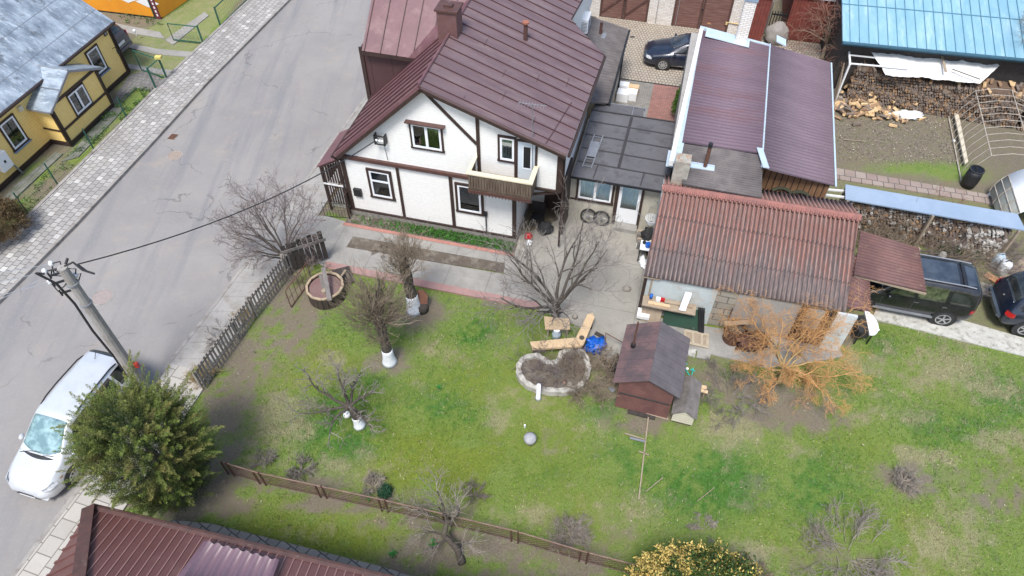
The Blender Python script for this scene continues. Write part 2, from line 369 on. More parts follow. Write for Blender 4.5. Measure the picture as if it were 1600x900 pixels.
# planting soil and worn ground in the garden
for a in [(440, 500, 1.3, 2.4, 1.1), (385, 560, 1.1, 1.6, 1.0), (360, 630, .9, 1.4, 1.0), (335, 775, 1.3, .8, 1.2), (400, 764, 1.4, .25, 1.0), (520, 790, 1.6, .22, 1.0), (640, 816, 1.5, .22, 1.0), (830, 866, 1.5, .25, .9), (715, 885, 1.2, .8, 1.5), (430, 455, 1.1, 2.2, 1.0), (375, 540, .9, 2.0, .9), (345, 620, .9, 1.6, .9), (400, 590, .8, .9, .4), (320, 760, 1.6, 1.2, 1.2), (345, 725, 1.2, .8, 1.0), (470, 480, .9, 1.0, .7),
          (610, 565, .8, .5, 1.1), (650, 485, 1.0, .7, 1.2), (560, 660, .5, .3, .6), (720, 880, 1.9, .95, 1.5), (660, 800, 1.4, .35, .9), (560, 785, 1.8, .35, 1.0), (470, 755, 1.6, .3, 1.0), (900, 875, 1.2, .6, 1.0),
          (885, 590, 1.5, .9, .7), (945, 600, 1.0, .7, .9), (1010, 655, 1.1, .5, 1.3), (1160, 610, 1.9, .8, .9), (1110, 590, 1.0, 1.0, .8), (1240, 635, 1.8, .9, 1.1), (1412, 752, .75, .55, 1.7), (1480, 740, .6, .4, .6),
          (1420, 580, 1.5, .7, .3), (1320, 870, 1.7, .7, .7), (1575, 770, 1.6, 1.2, .8), (1060, 570, .8, .8, .7), (755, 830, 1.2, .5, .4), (890, 830, .9, .6, .8), (1185, 765, .5, .6, .6), (585, 762, .5, .4, .8),
          (960, 830, 1.0, .5, .5), (800, 470, 2.6, .35, .7), (860, 690, .5, .5, .8), (500, 470, .9, .5, .6), (1100, 830, .6, .4, .4), (1160, 880, .8, .5, .7), (640, 770, .6, .4, .5), (910, 560, 1.2, .8, .9), (1040, 655, .9, .4, .8)]: bl(*a, SOIL)
for a in [(1140, 670, .9, .55, 1.8), (1425, 712, .6, .3, 1.6), (1482, 716, .35, .25, 1.8), (1575, 690, .9, .4, 1.2), (1345, 655, .4, .25, 1.4), (1500, 805, .9, .6, .8), (1460, 850, 1.2, .8, .8), (1170, 865, .6, .35, 1.5), (800, 620, 1.5, .8, .35), (780, 650, .6, .4, .7),
          (450, 640, 1.2, .9, .8), (420, 680, 1.1, .8, .7), (520, 730, 1.4, .6, .6), (860, 700, .4, .35, .9), (820, 800, .9, .4, .7), (970, 800, 1.3, .6, .7), (1440, 560, 2.6, 1.0, .8), (1540, 600, 2.2, 1.2, .5), (520, 580, 1.1, .7, .4), (780, 530, .8, .7, .5), (880, 660, 2, .7, .3), (1210, 700, 1.2, .5, .5),
          (690, 550, .7, .5, .5), (1500, 425, .9, .7, 1.4), (1400, 640, 2.5, .7, .4), (900, 770, .8, .5, .4), (700, 800, .8, .5, .5), (560, 800, 1, .5, .5)]: bl(*a, DRY)
for a in [(520, 650, 1.4, 1.1, 1.1), (745, 520, .7, .5, 1.3), (570, 600, .8, .6, .7), (1110, 760, 2.0, 1.0, .8), (1000, 720, 1.6, .9, .5), (950, 640, 1.0, .6, .6), (840, 730, 1.5, .9, .4), (1380, 540, .7, .6, 1.2), (1500, 660, 2, .8, .6), (540, 700, .9, .5, .8), (690, 640, 1.2, .9, .5), (1560, 620, 1.2, 1.0, .7), (690, 850, 1.0, .6, .5), (1240, 780, 1.5, 1, .4)]: bl(*a, LUSH)
for a in [(660, 700, 3, 1.6, .8), (560, 830, 3, .9, .9), (740, 600, 1.8, 1.2, .8), (480, 560, 1.6, 1.0, .8), (430, 800, 1.8, .8, .8), (900, 800, 2, 1, .5), (1400, 830, 3, 1.2, .5), (1300, 700, 2, 1.2, .4), (600, 720, 1.5, .8, .7)]: bl(*a, MOSS)
def inpoly(x, y, P):
    r = np.zeros(x.shape, bool); n = len(P)
    for i in range(n):
        x0, y0 = P[i]; x1, y1 = P[(i + 1) % n]
        c = ((y0 > y) != (y1 > y)) & (x < (x1 - x0) * (y - y0) / (y1 - y0 + 1e-12) + x0); r ^= c
    return r
def xy(pts): return [W2(*p) for p in pts]
garden = xy([(262, 620), (330, 590), (400, 490), (470, 400), (510, 330), (700, 400), (1000, 480), (1330, 545), (1380, 480), (1640, 530), (1760, 1000), (560, 1000), (200, 900), (180, 800), (340, 745)])
topright = xy([(1290, 60), (1700, 60), (1800, 330), (1290, 275)])
midright = xy([(1290, 275), (1800, 330), (1800, 540), (1300, 500)])
verge_left = xy([(185, 75), (330, -20), (390, -20), (250, 140), (170, 140)])
yardleft = xy([(-200, 700), (-100, 330), (160, 60), (240, 60), (250, 140), (60, 340), (-100, 520)])
def lowfreq(x, y, sc, seed): return np.array([noise.noise(Vector((a * sc, b * sc, seed))) for a, b in zip(x, y)])
def zones(x, y):
    out = np.zeros((len(x), 4)); out[:, SOIL] = 1.0
    g = inpoly(x, y, garden); out[g, SOIL] = 0
    vl = inpoly(x, y, verge_left); out[vl, SOIL] = .35; out[vl, DRY] = .6
    mr = inpoly(x, y, midright); out[mr, SOIL] = .75; out[mr, DRY] = .4
    n1 = lowfreq(x, y, .8, 1.5); n2 = lowfreq(x, y, 2.3, 8.5); n3 = lowfreq(x, y, .35, 4.0); n4 = lowfreq(x, y, 4.5, 2.0)
    for bx, by, rx, ry, s, k in blobs:
        d = ((x - bx) / rx) ** 2 + ((y - by) / ry) ** 2
        wgt = s * (.95 if k != SOIL else (1.35 if s >= .9 else 1.0)) * np.exp(-(d ** 1.1) * .9) * (1 + 1.0 * n2 + .7 * n1 + .9 * n4); out[:, k] = np.maximum(out[:, k], wgt)
    out[:, DRY] += np.clip(n1 * .45 + n2 * .5 + n4 * .5 - .02, 0, 1) * (out[:, SOIL] < .7)
    out[:, MOSS] += np.clip(n3 * 1.0 + n2 * .5, 0, .6); out[:, LUSH] += np.clip(-n3 * .6 + n1 * .3 + n4 * .5, 0, .6)
    # green patches in the other yards
    for px, py, rx, ry in [(1440, 262, 1.8, .35), (1500, 272, 1.0, .4), (1440, 395, 1.6, .6), (1480, 400, 1.2, .7), (212, 172, .8, 1.1), (215, 150, .7, .7), (150, 205, .5, 1.2), (125, 240, .4, .8), (60, 268, .5, .7), (300, 20, 1.2, 2), (330, 40, .8, 1.5), (20, 330, .5, .8), (255, 50, .8, .6)]:
        bx, by = W2(px, py); d = ((x - bx) / rx) ** 2 + ((y - by) / ry) ** 2
        k = np.clip(np.exp(-d) * (1.2 + n2) * 1.4, 0, 1); out[:, SOIL] *= (1 - .85 * k)
    return np.clip(out, 0, 1)
def make_ground():
    step = .16; xs = np.arange(-30, 33, step); ys = np.arange(3, 44, step); X, Y = np.meshgrid(xs, ys); x = X.ravel(); y = Y.ravel()
    Z = .018 * lowfreq(x, y, .5, 2.2) - .03
    V = np.stack([x, y, Z], 1); nx = len(xs); i = np.arange(len(xs) - 1)[None, :] + nx * np.arange(len(ys) - 1)[:, None]; i = i.ravel()
    F = np.stack([i, i + 1, i + nx + 1, i + nx], 1)
    # far skirt reaching the horizon, joined just outside the fine sheet
    big = 600; base = len(V)
    V = np.concatenate([V, [(-big, -big, -.06), (big, -big, -.06), (big, big, -.06), (-big, big, -.06)]]); F = np.concatenate([F, [(base, base + 1, base + 2, base + 3)]])
    me = np_mesh("ground", V, F, True)
    z = zones(V[:, 0], V[:, 1]); a = me.attributes.new("zone", 'FLOAT_COLOR', 'POINT'); a.data.foreach_set("color", z.astype(np.float32).ravel())
    t = NT('ground_mat'); at = t.n("Attribute", _attribute_name="zone"); s = t.n("SeparateColor", Color=at.outputs[0])
    v = t.coord(); f = t.noise(v, 16, 6, .75); f2 = t.noise(v, 3.5, 5, .7); f3 = t.noise(v, 60, 3, .7); fs = t.noise(t.coord((1, .5, 1)), 28, 3, .7)
    def ed(k, c=.5, wd=.22): return t.step(t.math('ADD', k, t.math('MULTIPLY', t.math('SUBTRACT', f2, .5), .9)), c - wd, c + wd)
    green = t.mix(t.step(f, .36, .64), (.100, .205, .022), (.185, .285, .038))
    green = t.mix(t.step(f3, .42, .60), green, (.27, .29, .12)); green = t.mix(t.math('MULTIPLY', t.step(t.noise(v, 26, 4, .7), .56, .66), .7), green, (.055, .085, .02))
    moss = t.mix(t.step(f, .36, .64), (.155, .21, .030), (.22, .265, .045))
    green = t.mix(ed(at.outputs[3], .45, .5), green, moss)
    lush = t.mix(t.step(f, .36, .64), (.060, .165, .028), (.10, .22, .045))
    green = t.mix(ed(s.outputs[2], .5, .35), green, lush)
    dry = t.mix(t.step(fs, .36, .64), (.25, .235, .12), (.42, .375, .235))
    green = t.mix(t.math('MULTIPLY', ed(s.outputs[1], .68, .45), .85), green, dry)
    soil = t.mix(t.step(f, .35, .65), (.165, .138, .102), (.265, .225, .17)); soil = t.mix(t.step(f3, .60, .74), soil, (.34, .31, .26)); soil = t.mix(t.step(t.noise(v, .7, 4), .45, .62), soil, (.225, .185, .135))
    col = t.mix(t.math('MULTIPLY', ed(s.outputs[0], .62, .42), t.math('ADD', .72, t.math('MULTIPLY', s.outputs[0], .28))), green, soil)
    col = t.mix(t.math('MULTIPLY', t.step(f3, .30, .44), 0), col, col)
    m = t.out(col, .95, bump=t.math('ADD', f, f3), bs=.9, bd=.05, spec=.15)
    o = link(me, "ground", m); o['kind'] = 'structure'
make_ground()

def sheet(name, pts_world, z, t, m, deg=0):
    mb = MB(); mb.slab([np.array([p[0], p[1], z]) for p in pts_world], (0, 0, -t)); return struct(mb, name, m, deg)

# ---- road
lk = [(-34, -40), (-26, -8), (-22.2, 4.5), (-18.85, 16.4), (-17.67, 20.45), (-16.32, 25.9), (-15.2, 30.7), (-12.81, 39.3), (-5, 68), (8, 120)]
rk = [(-27, -40), (-17.6, -5), (-13.88, 6.71), (-12.85, 9.98), (-11.83, 13.84), (-11.3, 15.4), (-10.57, 17.75), (-9.95, 19.6), (-9.1, 22.8), (-8.2, 26.2), (-5.9, 34), (1.0, 60), (17, 120)]
def road_mat():
    t = NT('asphalt'); v = t.coord(); n = t.noise(v, .35, 5, .65); f = t.noise(v, 9, 5, .7); g = t.noise(v, 90, 2, .6)
    st = t.noise(t.coord((1.6, .12, 1), -15), .8, 4, .6)
    col = t.mix(t.step(n, .35, .65), (.235, .222, .212), (.285, .268, .25)); col = t.mix(t.step(st, .5, .68), col, (.205, .20, .203)); col = t.mix(t.math('MULTIPLY', t.step(t.noise(v, .8, 5, .7), .55, .72), .6), col, (.33, .28, .235))
    col = t.mix(t.math('MULTIPLY', t.step(g, .35, .7), .28), col, (.14, .135, .13)); col = t.mix(t.math('MULTIPLY', t.step(f, .5, .75), .25), col, (.36, .34, .32))
    warp = t.n("VectorMath", _operation='ADD', i0=v, i1=t.n("VectorMath", _operation='SCALE', i0=t.n("TexNoise", Vector=v, Scale=1.1, Detail=5).outputs[1], Scale=1.3).outputs[0]).outputs[0]
    for sc, wd, lo, amt in ((.16, .006, .47, .5), (.42, .005, .56, .38)):
        vo = t.n("TexVoronoi", _feature='DISTANCE_TO_EDGE', Vector=warp, Scale=sc).outputs[0]
        ln = t.math('MULTIPLY', t.math('SUBTRACT', 1.0, t.step(vo, wd * .3, wd)), t.step(t.noise(v, .28 + sc, 2), lo, lo + .07)); col = t.mix(t.math('MULTIPLY', ln, amt), col, (.09, .085, .08))
    return t.out(col, .9, bump=g, bs=.35, bd=.01, spec=.25)
M['asphalt'] = road_mat()
sheet("road", rk + lk[::-1], 0.0, .3, M['asphalt'])
def off(P, d):       # shift a polyline sideways (+ = to its left)
    P = [np.array(p, float) for p in P]; o = []
    for i in range(len(P)):
        t = P[min(i + 1, len(P) - 1)] - P[max(i - 1, 0)]; t /= np.linalg.norm(t); o.append(P[i] + np.array([-t[1], t[0]]) * d)
    return [tuple(q) for q in o]
M['far_slabs'] = brickmat('far_slabs', (.26, .25, .235), (.40, .385, .36), (.085, .08, .07), .27, .27, .014, rot=-75.5, c3=(.50, .485, .455), dirtamt=.4, dirt=(.2, .17, .14))
M['near_slabs'] = brickmat('near_slabs', (.36, .34, .305), (.42, .395, .355), (.16, .145, .12), .52, .52, .016, rot=-72, dirtamt=.35, dirt=(.26, .22, .17))
lin = off(lk, 2.12)
lk2 = off(lk, .14)
sheet("far_pavement", lk2 + lin[::-1], .12, .3, M['far_slabs'])
kb = MB()
def strip(mb, A, B, z0, z1):
    for i in range(len(A) - 1):
        q = [np.array([*A[i], z1]), np.array([*A[i + 1], z1]), np.array([*B[i + 1], z1]), np.array([*B[i], z1])]; mb.slab(q, (0, 0, z0 - z1))
strip(kb, lk, lk2, -.2, .135); struct(kb, "far_kerb", M['kerb'])
bk = MB(); strip(bk, off(lk, 2.122), off(lk, 2.27), -.2, .15); struct(bk, "garden_edge_kerb", M['kerb'])
rk2 = off(rk, -.13); rin = off(rk, -1.75)
kn = MB(); strip(kn, rk, rk2, -.2, .055); struct(kn, "near_kerb", M['kerb'])
sheet("near_pavement", off(rk, -.132)[:5] + rin[:5][::-1], .05, .2, M['near_slabs'])
M['old_path'] = mat('old_path', (.34, .325, .30), (.28, .265, .245), 1, .9, c3=(.22, .20, .17), sc3=1.5, t3=(.5, .7), lines=[('y', .7, .012, .6)], rot=0)
sheet("side_path", off(rk, -.132)[4:] + off(rk, -1.5)[4:][::-1], .045, .2, M['old_path'])

# ---- manholes and drain in the road
def manhole(px, py, r, label, m):
    c = G(px, py, 0); t = thing("manhole_cover", label, "manhole cover", c)
    a = MB(); a.ring(c + [0, 0, -.02], r * .86, r, .028, 28); part(a, "frame", M['kerb'], t)
    a = MB(); a.cyl(c + [0, 0, -.02], r * .85, .026, 28); part(a, "cover", m, t)
M['manhole'] = mat('manhole', (.38, .30, .24), (.30, .24, .2), 9, .8, bump=.5, lines=[('x', .1, .02, .7), ('y', .1, .02, .7)])
manhole(273, 243, .36, "round tan manhole cover in the road beside the square drain grate", M['manhole'])
manhole(160, 464, .42, "round pinkish manhole cover in the road behind the utility pole", mat('manhole_b', (.33, .27, .25), (.26, .22, .2), 9, .85, bump=.5))
c = G(270, 214, 0); FD = Fr(c, 75)
t = thing("drain_grate", "small square iron drain grate by the far kerb", "drain grate", c, 75)
a = MB(); a.fbox(FD, -.24, .24, -.19, .19, -.1, .012); part(a, "frame", M['kerb'], t)
a = MB()
for k in range(6): a.fbox(FD, -.20 + k * .072, -.165 + k * .072, -.16, .16, .013, .022)
a.fbox(FD, -.2, .2, -.16, .16, .0125, .0135); part(a, "grate", M['iron_rust'], t)

# ---- pavings in the house frame
M['yard_concrete'] = mat('yard_concrete', (.32, .30, .26), (.27, .255, .22), .9, .9, c3=(.20, .185, .155), sc3=.7, t3=(.5, .75), bump=.3, lines=[('x', 2.4, .014, .5), ('y', 2.4, .014, .5)])
M['walk'] = mat('walk', (.30, .285, .26), (.25, .24, .22), 1.1, .9, c3=(.19, .18, .16), sc3=.9, t3=(.5, .75), bump=.3, lines=[('x', 1.6, .016, .5), ('y', 1.1, .006, .7)])
M['red_brick_edge'] = brickmat('red_brick_edge', (.42, .17, .13), (.34, .14, .11), (.25, .2, .17), .12, .25, .008, dirtamt=.25, dirt=(.3, .22, .2))
M['pink_edge'] = brickmat('pink_edge', (.36, .19, .17), (.30, .17, .16), (.24, .2, .18), .12, .25, .008, dirtamt=.5, dirt=(.26, .2, .18))
M['court'] = brickmat('court', (.20, .19, .17), (.27, .25, .22), (.09, .085, .075), .21, .11, .008, dirtamt=.3, dirt=(.2, .17, .13))
M['court_back'] = brickmat('court_back', (.33, .28, .22), (.40, .345, .27), (.12, .11, .10), .17, .21, .02, dirtamt=.3, dirt=(.28, .22, .16), offset=.5)
M['court_red'] = brickmat('court_red', (.25, .12, .10), (.33, .16, .13), (.10, .07, .06), .21, .11, .008, dirtamt=.3, dirt=(.2, .14, .11))
HO = np.array([HM.o[0], HM.o[1], 0])
def pave(name, x0, x1, y0, y1, z, m, t=.1):
    mb = MB(); mb.fbox(HM, x0, x1, y0, y1, z - t, z); return single(mb, name, m, None, None, kind='structure', deg=HM.deg, loc=HO)
def pavep(name, pts, z, m, t=.1):
    mb = MB(); mb.slab(PZ(pts, z), (0, 0, -t)); return single(mb, name, m, None, None, kind='structure', deg=HM.deg, loc=HO)
g = HM.g
print('walk pts', [tuple(np.round(g(*p)[:2], 2)) for p in [(548, 342), (800, 380), (545, 372), (788, 412), (785, 427), (540, 385), (505, 405), (840, 480), (440, 340), (500, 400)]])
pavep("garden_walk_upper", [(544, 347), (803, 384), (812, 410), (806, 434), (787, 426), (789, 411), (552, 369), (541, 386), (500, 375)], .03, M['walk'])
pavep("garden_walk_lower", [(500, 375), (541, 386), (787, 428), (806, 434), (842, 474), (510, 410), (512, 400)], .034, M['walk'])
pavep("entry_path", [(430, 330), (512, 338), (544, 347), (500, 375), (512, 400), (508, 418), (478, 398), (440, 375)], .026, M['concrete'])
pave("brick_edging", -.15, 7.0, -.76, -.60, .05, M['red_brick_edge'])
pavep("pink_brick_edging", [(510, 408), (842, 473), (842, 483), (508, 418)], .046, M['pink_edge'])
pavep("yard", [(803, 372), (880, 340), (905, 330), (1010, 350), (1010, 500), (995, 530), (975, 590), (940, 570), (905, 510), (842, 483), (842, 473), (806, 434), (812, 410), (803, 384)], .022, M['yard_concrete'])
pavep("shed_apron", [(1000, 490), (1075, 505), (1312, 543), (1318, 556), (1300, 560), (1200, 575), (1175, 568), (1075, 545), (1060, 555), (1000, 540)], .018, M['concrete'])
pavep("planting_strip_kerb", [(552, 369), (789, 411), (787, 426), (541, 386)], .012, M['soil'])
pave("court_paving", 9.0, 10.9, 6.5, 12.5, .02, M['court']); pave("court_paving_red", 10.902, 12.6, 6.5, 12.5, .02, M['court_red'])
pave("court_paving_back", 7.0, 20.0, 12.58, 18.45, .02, M['court_back'])
dm = MB(); dm.fbox(HM, 9.1, 12.5, 12.5, 12.58, -.05, .025); single(dm, "drain_channel", M['black'], None, None, kind='structure', deg=HM.deg, loc=HO)
# driveway strips and the strip of concrete blocks behind the wood shelter
pavep("drive_strip_near", [(1362, 497), (1600, 556), (1760, 590), (1760, 560), (1600, 528), (1500, 499), (1440, 492), (1372, 478)], .025, M['concrete_light'])
pavep("drive_strip_far", [(1420, 432), (1600, 478), (1760, 510), (1760, 485), (1600, 458), (1515, 436), (1420, 412)], .024, M['concrete'])
M['blocks'] = brickmat('blocks', (.27, .2, .17), (.33, .27, .23), (.1, .09, .08), .45, .5, .02, dirtamt=.4)
pavep("block_path", [(1305, 262), (1535, 302), (1560, 308), (1560, 322), (1535, 316), (1300, 278)], .024, M['blocks'])
pavep("gate_path", [(120, 235), (145, 222), (255, 108), (300, 60), (285, 45), (215, 75), (215, 108), (190, 118), (160, 160)], .015, M['concrete']) if 0 else None
# left yards
M['slab_moss'] = mat('slab_moss', (.19, .19, .165), (.14, .145, .12), 2, .9, c3=(.10, .11, .07), sc3=2, t3=(.45, .65), bump=.4)
pavep("yellow_house_path", [(202, 118), (232, 108), (258, 128), (243, 143), (213, 137), (178, 170), (174, 158)], .03, brickmat('setts', (.15, .14, .13), (.2, .19, .18), (.07, .065, .06), .24, .24, .012, rot=0))
pavep("border_slabs", [(86, 238), (98, 240), (30, 303), (0, 338), (-12, 330), (20, 292)], .03, M['slab_moss'])
pavep("border_slabs_b", [(176, 168), (196, 168), (122, 245), (96, 252), (112, 238)], .031, M['slab_moss'])
pavep("front_slab_path", [(180, 36), (250, 50), (258, 60), (180, 48)], .02, M['concrete'])
pavep("gate_slabs", [(258, 62), (320, 18), (326, 24), (270, 70)], .02, M['concrete'])
pavep("wheel_track", [(196, 66), (245, 76), (312, 82), (308, 90), (240, 84), (200, 74)], .012, M['concrete'])
pavep("wheel_track_b", [(192, 98), (240, 106), (290, 112), (276, 120), (230, 112), (190, 105)], .012, M['concrete'])
pavep("neighbour_setts", [(268, 812), (330, 818), (600, 886), (760, 940), (760, 960), (600, 902), (330, 834), (262, 828)], .03, brickmat('setts_grey', (.2, .19, .165), (.27, .25, .22), (.07, .065, .055), .34, .34, .02, rot=20, dirtamt=.3))
# bare bed edging
# ================================================================= BUILDINGS
def window(parent, o, u, n, x0, x1, z0, z1, trim, frame=None, panes=2, cur=None, tw=.10, name="window", glass=None, sill=None, split=None, hood=None, tw_b=None):
    """o: a wall point, u: along the wall, n: outwards; everything stands proud of the wall"""
    frame = frame or M['pvc']; cur = cur or M['curtain_dark']; glass = glass or M['glass']
    o = np.array(o, float); u = nrm(u); n = nrm(n); k = np.array([0, 0, 1.]); tb = tw if tw_b is None else tw_b
    def bx(mb, a, b, c, d, e, f): mb.obb(o + u * a + k * c + n * e, u * (b - a), k * (d - c), n * (f - e))
    a = MB()
    if tw > 0:
        bx(a, x0, x1, z1 - tw, z1, .002, .06); bx(a, x0 - .02, x1 + .02, z0, z0 + tb, .002, .065); bx(a, x0, x0 + tw, z0 + tb, z1 - tw, .002, .055); bx(a, x1 - tw, x1, z0 + tb, z1 - tw, .002, .055)
        w_ = part(a, name, trim, parent)
    else: w_ = None
    X0, X1, Z0, Z1 = x0 + tw, x1 - tw, z0 + tb, z1 - tw
    a = MB(); fw = .075
    bx(a, X0, X1, Z1 - fw, Z1, .003, .048); bx(a, X0, X1, Z0, Z0 + fw, .003, .048); bx(a, X0, X0 + fw, Z0 + fw, Z1 - fw, .003, .048); bx(a, X1 - fw, X1, Z0 + fw, Z1 - fw, .003, .048)
    for i in range(1, panes):
        m = X0 + (X1 - X0) * i / panes; bx(a, m - .05, m + .05, Z0 + fw, Z1 - fw, .003, .047)
    if split: zz = Z0 + (Z1 - Z0) * split; bx(a, X0 + fw, X1 - fw, zz - .04, zz + .04, .003, .046)
    fo = part(a, "frame" if w_ else name, frame, w_ or parent); w_ = w_ or fo
    a = MB(); bx(a, X0 + fw, X1 - fw, Z0 + fw, Z1 - fw, .004, .008); part(a, "curtain", cur, w_)
    a = MB(); bx(a, X0 + fw, X1 - fw, Z0 + fw, Z1 - fw, .028, .032); part(a, "pane", glass, w_)
    if sill is not None:
        a = MB(); bx(a, x0 - .05, x1 + .05, z0 - .035, z0 - .001, .002, .14); part(a, "sill", sill, w_)
    if hood is not None:
        a = MB(); bx(a, x0 - .10, x1 + .12, z1 + .01, z1 + .05, .002, .2); part(a, "window_hood", hood, w_)
    return w_

# ---------------------------------------------------------------- main timber house
t = thing("timber_house", "white timber house with dark beams, burgundy metal roof and brown balcony", "house", HM.o, HM.deg)
H = HM
z1a, z1b, ridge, xr = 3.15, 3.15, 6.75, 3.7
EL, ER = (-.08, 3.28), (8.77, 5.06)
def mb_box(fr, *a): m = MB(); m.fbox(fr, *a); return m
b = MB(); b.fbox(H, 0, 6.93, 0, 7.5, .38, 3.1); b.fbox(H, 6.932, 8.5, 2.1, 6.0, .3, 3.1)
gz = lambda x: 3.30 + (6.78 - 3.30) * (x + .0) / 3.7 if x < 3.7 else 6.78 - (6.78 - 4.98) * (x - 3.7) / (8.55 - 3.7)
pts = [H.p(0, 0, 3.1), H.p(8.55, 0, 3.1), H.p(8.55, 0, gz(8.55)), H.p(3.7, 0, 6.76), H.p(0, 0, gz(0) - .02)]
b.slab(pts, H.ey * 5.95)
b.slab([H.p(0, 5.95, 3.1), H.p(7.25, 5.95, 3.1), H.p(7.25, 5.95, gz(7.25) - .02), H.p(3.7, 5.95, 6.74), H.p(0, 5.95, gz(0) - .03)], H.ey * 8)
part(b, "wall", M['white_siding'], t)
M['stone'] = mat('stone_plinth', (.30, .27, .23), (.18, .165, .15), 7, .9, bump=.6)
part(mb_box(H, -.04, 6.96, -.05, 7.4, 0, .3), "plinth", M['stone'], t)
# posts and beams of dark timber
b = MB()
def fpost(x, w, z0, z1, y=0, d=.05): b.fbox(H, x - w / 2, x + w / 2, y - d, y - .002, z0, z1)
fpost(.07, .17, .3, 3.0); fpost(2.30, .11, .3, 2.98); fpost(4.40, .13, .3, 2.96); fpost(6.86, .16, .3, 3.0); fpost(5.55, .12, 3.18, 5.9); fpost(8.47, .16, 3.1, 4.86)
b.fbox(H, -.05, 6.93, -.06, -.003, .30, .375)
b.beam(H.p(3.72, -.03, 6.48), H.p(5.5, -.03, 4.62), .10, .05, up=H.ey)
b.fbox(H, 6.94, 8.56, -.07, .3, 3.02, 3.12)
b.fbox(H, 8.552, 8.60, -.05, .12, 3.05, 4.8)
part(b, "beam", M['dark_trim'], t)
part(mb_box(H, -.12, 5.2, -.12, -.002, 2.99, 3.14), "belt_board", M['brown_trim'], t)
# porch recess under the overhang
b = MB(); b.fbox(H, 6.95, 8.5, .02, 2.09, 3.0, 3.09); b.fbox(H, 8.45, 8.62, .9, 2.1, 0, 3.0); part(b, "porch_ceiling", M['dark_trim'], t)
b = MB(); b.beam(H.p(7.0, .02, 2.55), H.p(8.5, .02, 3.0), .09, .07, up=H.ey); part(b, "brace", M['dark_trim'], t)
b = MB(); b.fbox(H, 7.6, 8.5, 2.03, 2.097, .3, 3.0); part(b, "porch_boarding", M['dark_trim'], t)
window(t, H.p(0, 2.1), H.ex, -H.ey, 6.98, 7.55, 1.35, 2.45, M['dark_trim'], panes=1)
def fwin(a, c, **k):                      # window from two photo corners on the facade
    (x0, za), (x1, zb) = H.fy(*a), H.fy(*c); return x0, x1, min(za, zb), max(za, zb)
def W(x0, x1, z0, z1, **k): return window(t, H.o, H.ex, -H.ey, x0, x1, z0, z1, M['dark_trim'], **k)
W(3.02, 4.26, 4.0, 5.15, tw=.07, hood=M['brown_trim'])
W(1.0, 2.02, 1.18, 2.66, panes=1, split=.62)
W(4.55, 5.66, 1.22, 2.70, panes=1, cur=M['curtain_lace'])
W(6.26, 6.93, 4.05, 5.18, panes=1, tw=.08)
# balcony door
b = MB(); b.fbox(H, 6.86, 6.98, -.06, -.003, 3.16, 5.12); b.fbox(H, 6.98, 7.7, -.055, -.003, 5.05, 5.13); b.fbox(H, 7.60, 7.68, -.055, -.003, 3.16, 5.05); fr_ = part(b, "door_frame", M['dark_trim'], t)
M['door_white'] = mat('door_white', (.62, .68, .72), (.58, .64, .68), 2, .45)
dd = part(mb_box(H, 6.985, 7.595, -.045, -.003, 3.18, 5.04), "balcony_door", M['door_white'], t)
part(mb_box(H, 7.19, 7.44, -.056, -.047, 3.95, 4.85), "pane", M['black'], dd)
b = MB(); b.fbox(H, 7.16, 7.19, -.06, -.047, 3.92, 4.88); b.fbox(H, 7.44, 7.47, -.06, -.047, 3.92, 4.88); b.fbox(H, 7.16, 7.47, -.06, -.047, 3.88, 3.92); part(b, "pane_frame", M['pvc'], dd)
# left slope, right slope and rear wing roof: outlines measured on their planes
ap = H.p(3.7, -.35, 6.91); er = H.p(ER[0], -.35, ER[1]); el = H.p(EL[0], -.35, EL[1])
nR = nrm(np.cross(er - ap, H.ey)); nL = nrm(np.cross(el - ap, H.ey))
nR = nR if nR[2] > 0 else -nR; nL = nL if nL[2] > 0 else -nL
R_ = lambda x, y: PL(ap, nR, x, y); L_ = lambda x, y: PL(ap, nL, x, y)
rb = ap + H.ey * 14.5
hipA = R_(944, 86); hipB = R_(892, 30); hipC = R_(912, -6)
dwn = nrm(er - ap); dwl = nrm(el - ap)
rpoly = [ap, er, hipA, hipB, hipC, hipC + H.ey * 4, rb]
b = MB(); b.slab(rpoly, -nR * .11)
b2 = MB(); b2.ribs(rpoly, dwn, .565, .022, .035, start=.28, off=.001)
# cross joints
b3 = MB()
for k, (x, y0, y1) in enumerate([(5.1, 0, .2), (6.2, .8, 1.3), (7.4, .2, .75), (5.9, 2.0, 2.5), (7.0, 2.6, 3.1), (4.9, 3.2, 3.7), (8.0, 3.1, 3.7)]):
    zz = 6.91 - (x - 3.7) * (6.91 - 5.07) / 5.07; b3.obb(H.p(x, y0, zz) + nR * .001, H.ey * (y1 - y0), dwn * .015, nR * .006)
b3.obb(H.p(8.0, -.33, 6.91 - 4.3 * .363) + nR * .001, H.p(8.35, 2.4, 6.91 - 4.65 * .363) - H.p(8.0, -.33, 6.91 - 4.3 * .363), dwn * .03, nR * .012)
rf = part(b, "roof", M['roof_purple'], t, label="purple-brown right slope of the metal roof")
part(b2, "seam", M['seam_dark'], rf); part(b3, "flashing", M['seam_dark'], rf)
vA, vB = L_(583, 147), L_(650, 92); vC = L_(692, 57)
yw = H.l(vA)[1]
lpoly = [ap, el, H.p(EL[0], yw, EL[1]), H.p(H.l(vB)[0], yw, H.l(vB)[2]), H.p(3.7, yw + .2, 6.91)]
lt = np.array([0, 0, -.12])
b = MB(); b.slab(lpoly, -nL * .11); rf2 = part(b, "roof", M['roof_red'], t, label="narrow left slope of the metal roof")
b = MB(); b.ribs(lpoly, dwl, .52, .03, .045, start=.3, off=.001); part(b, "seam", M['seam_dark'], rf2)
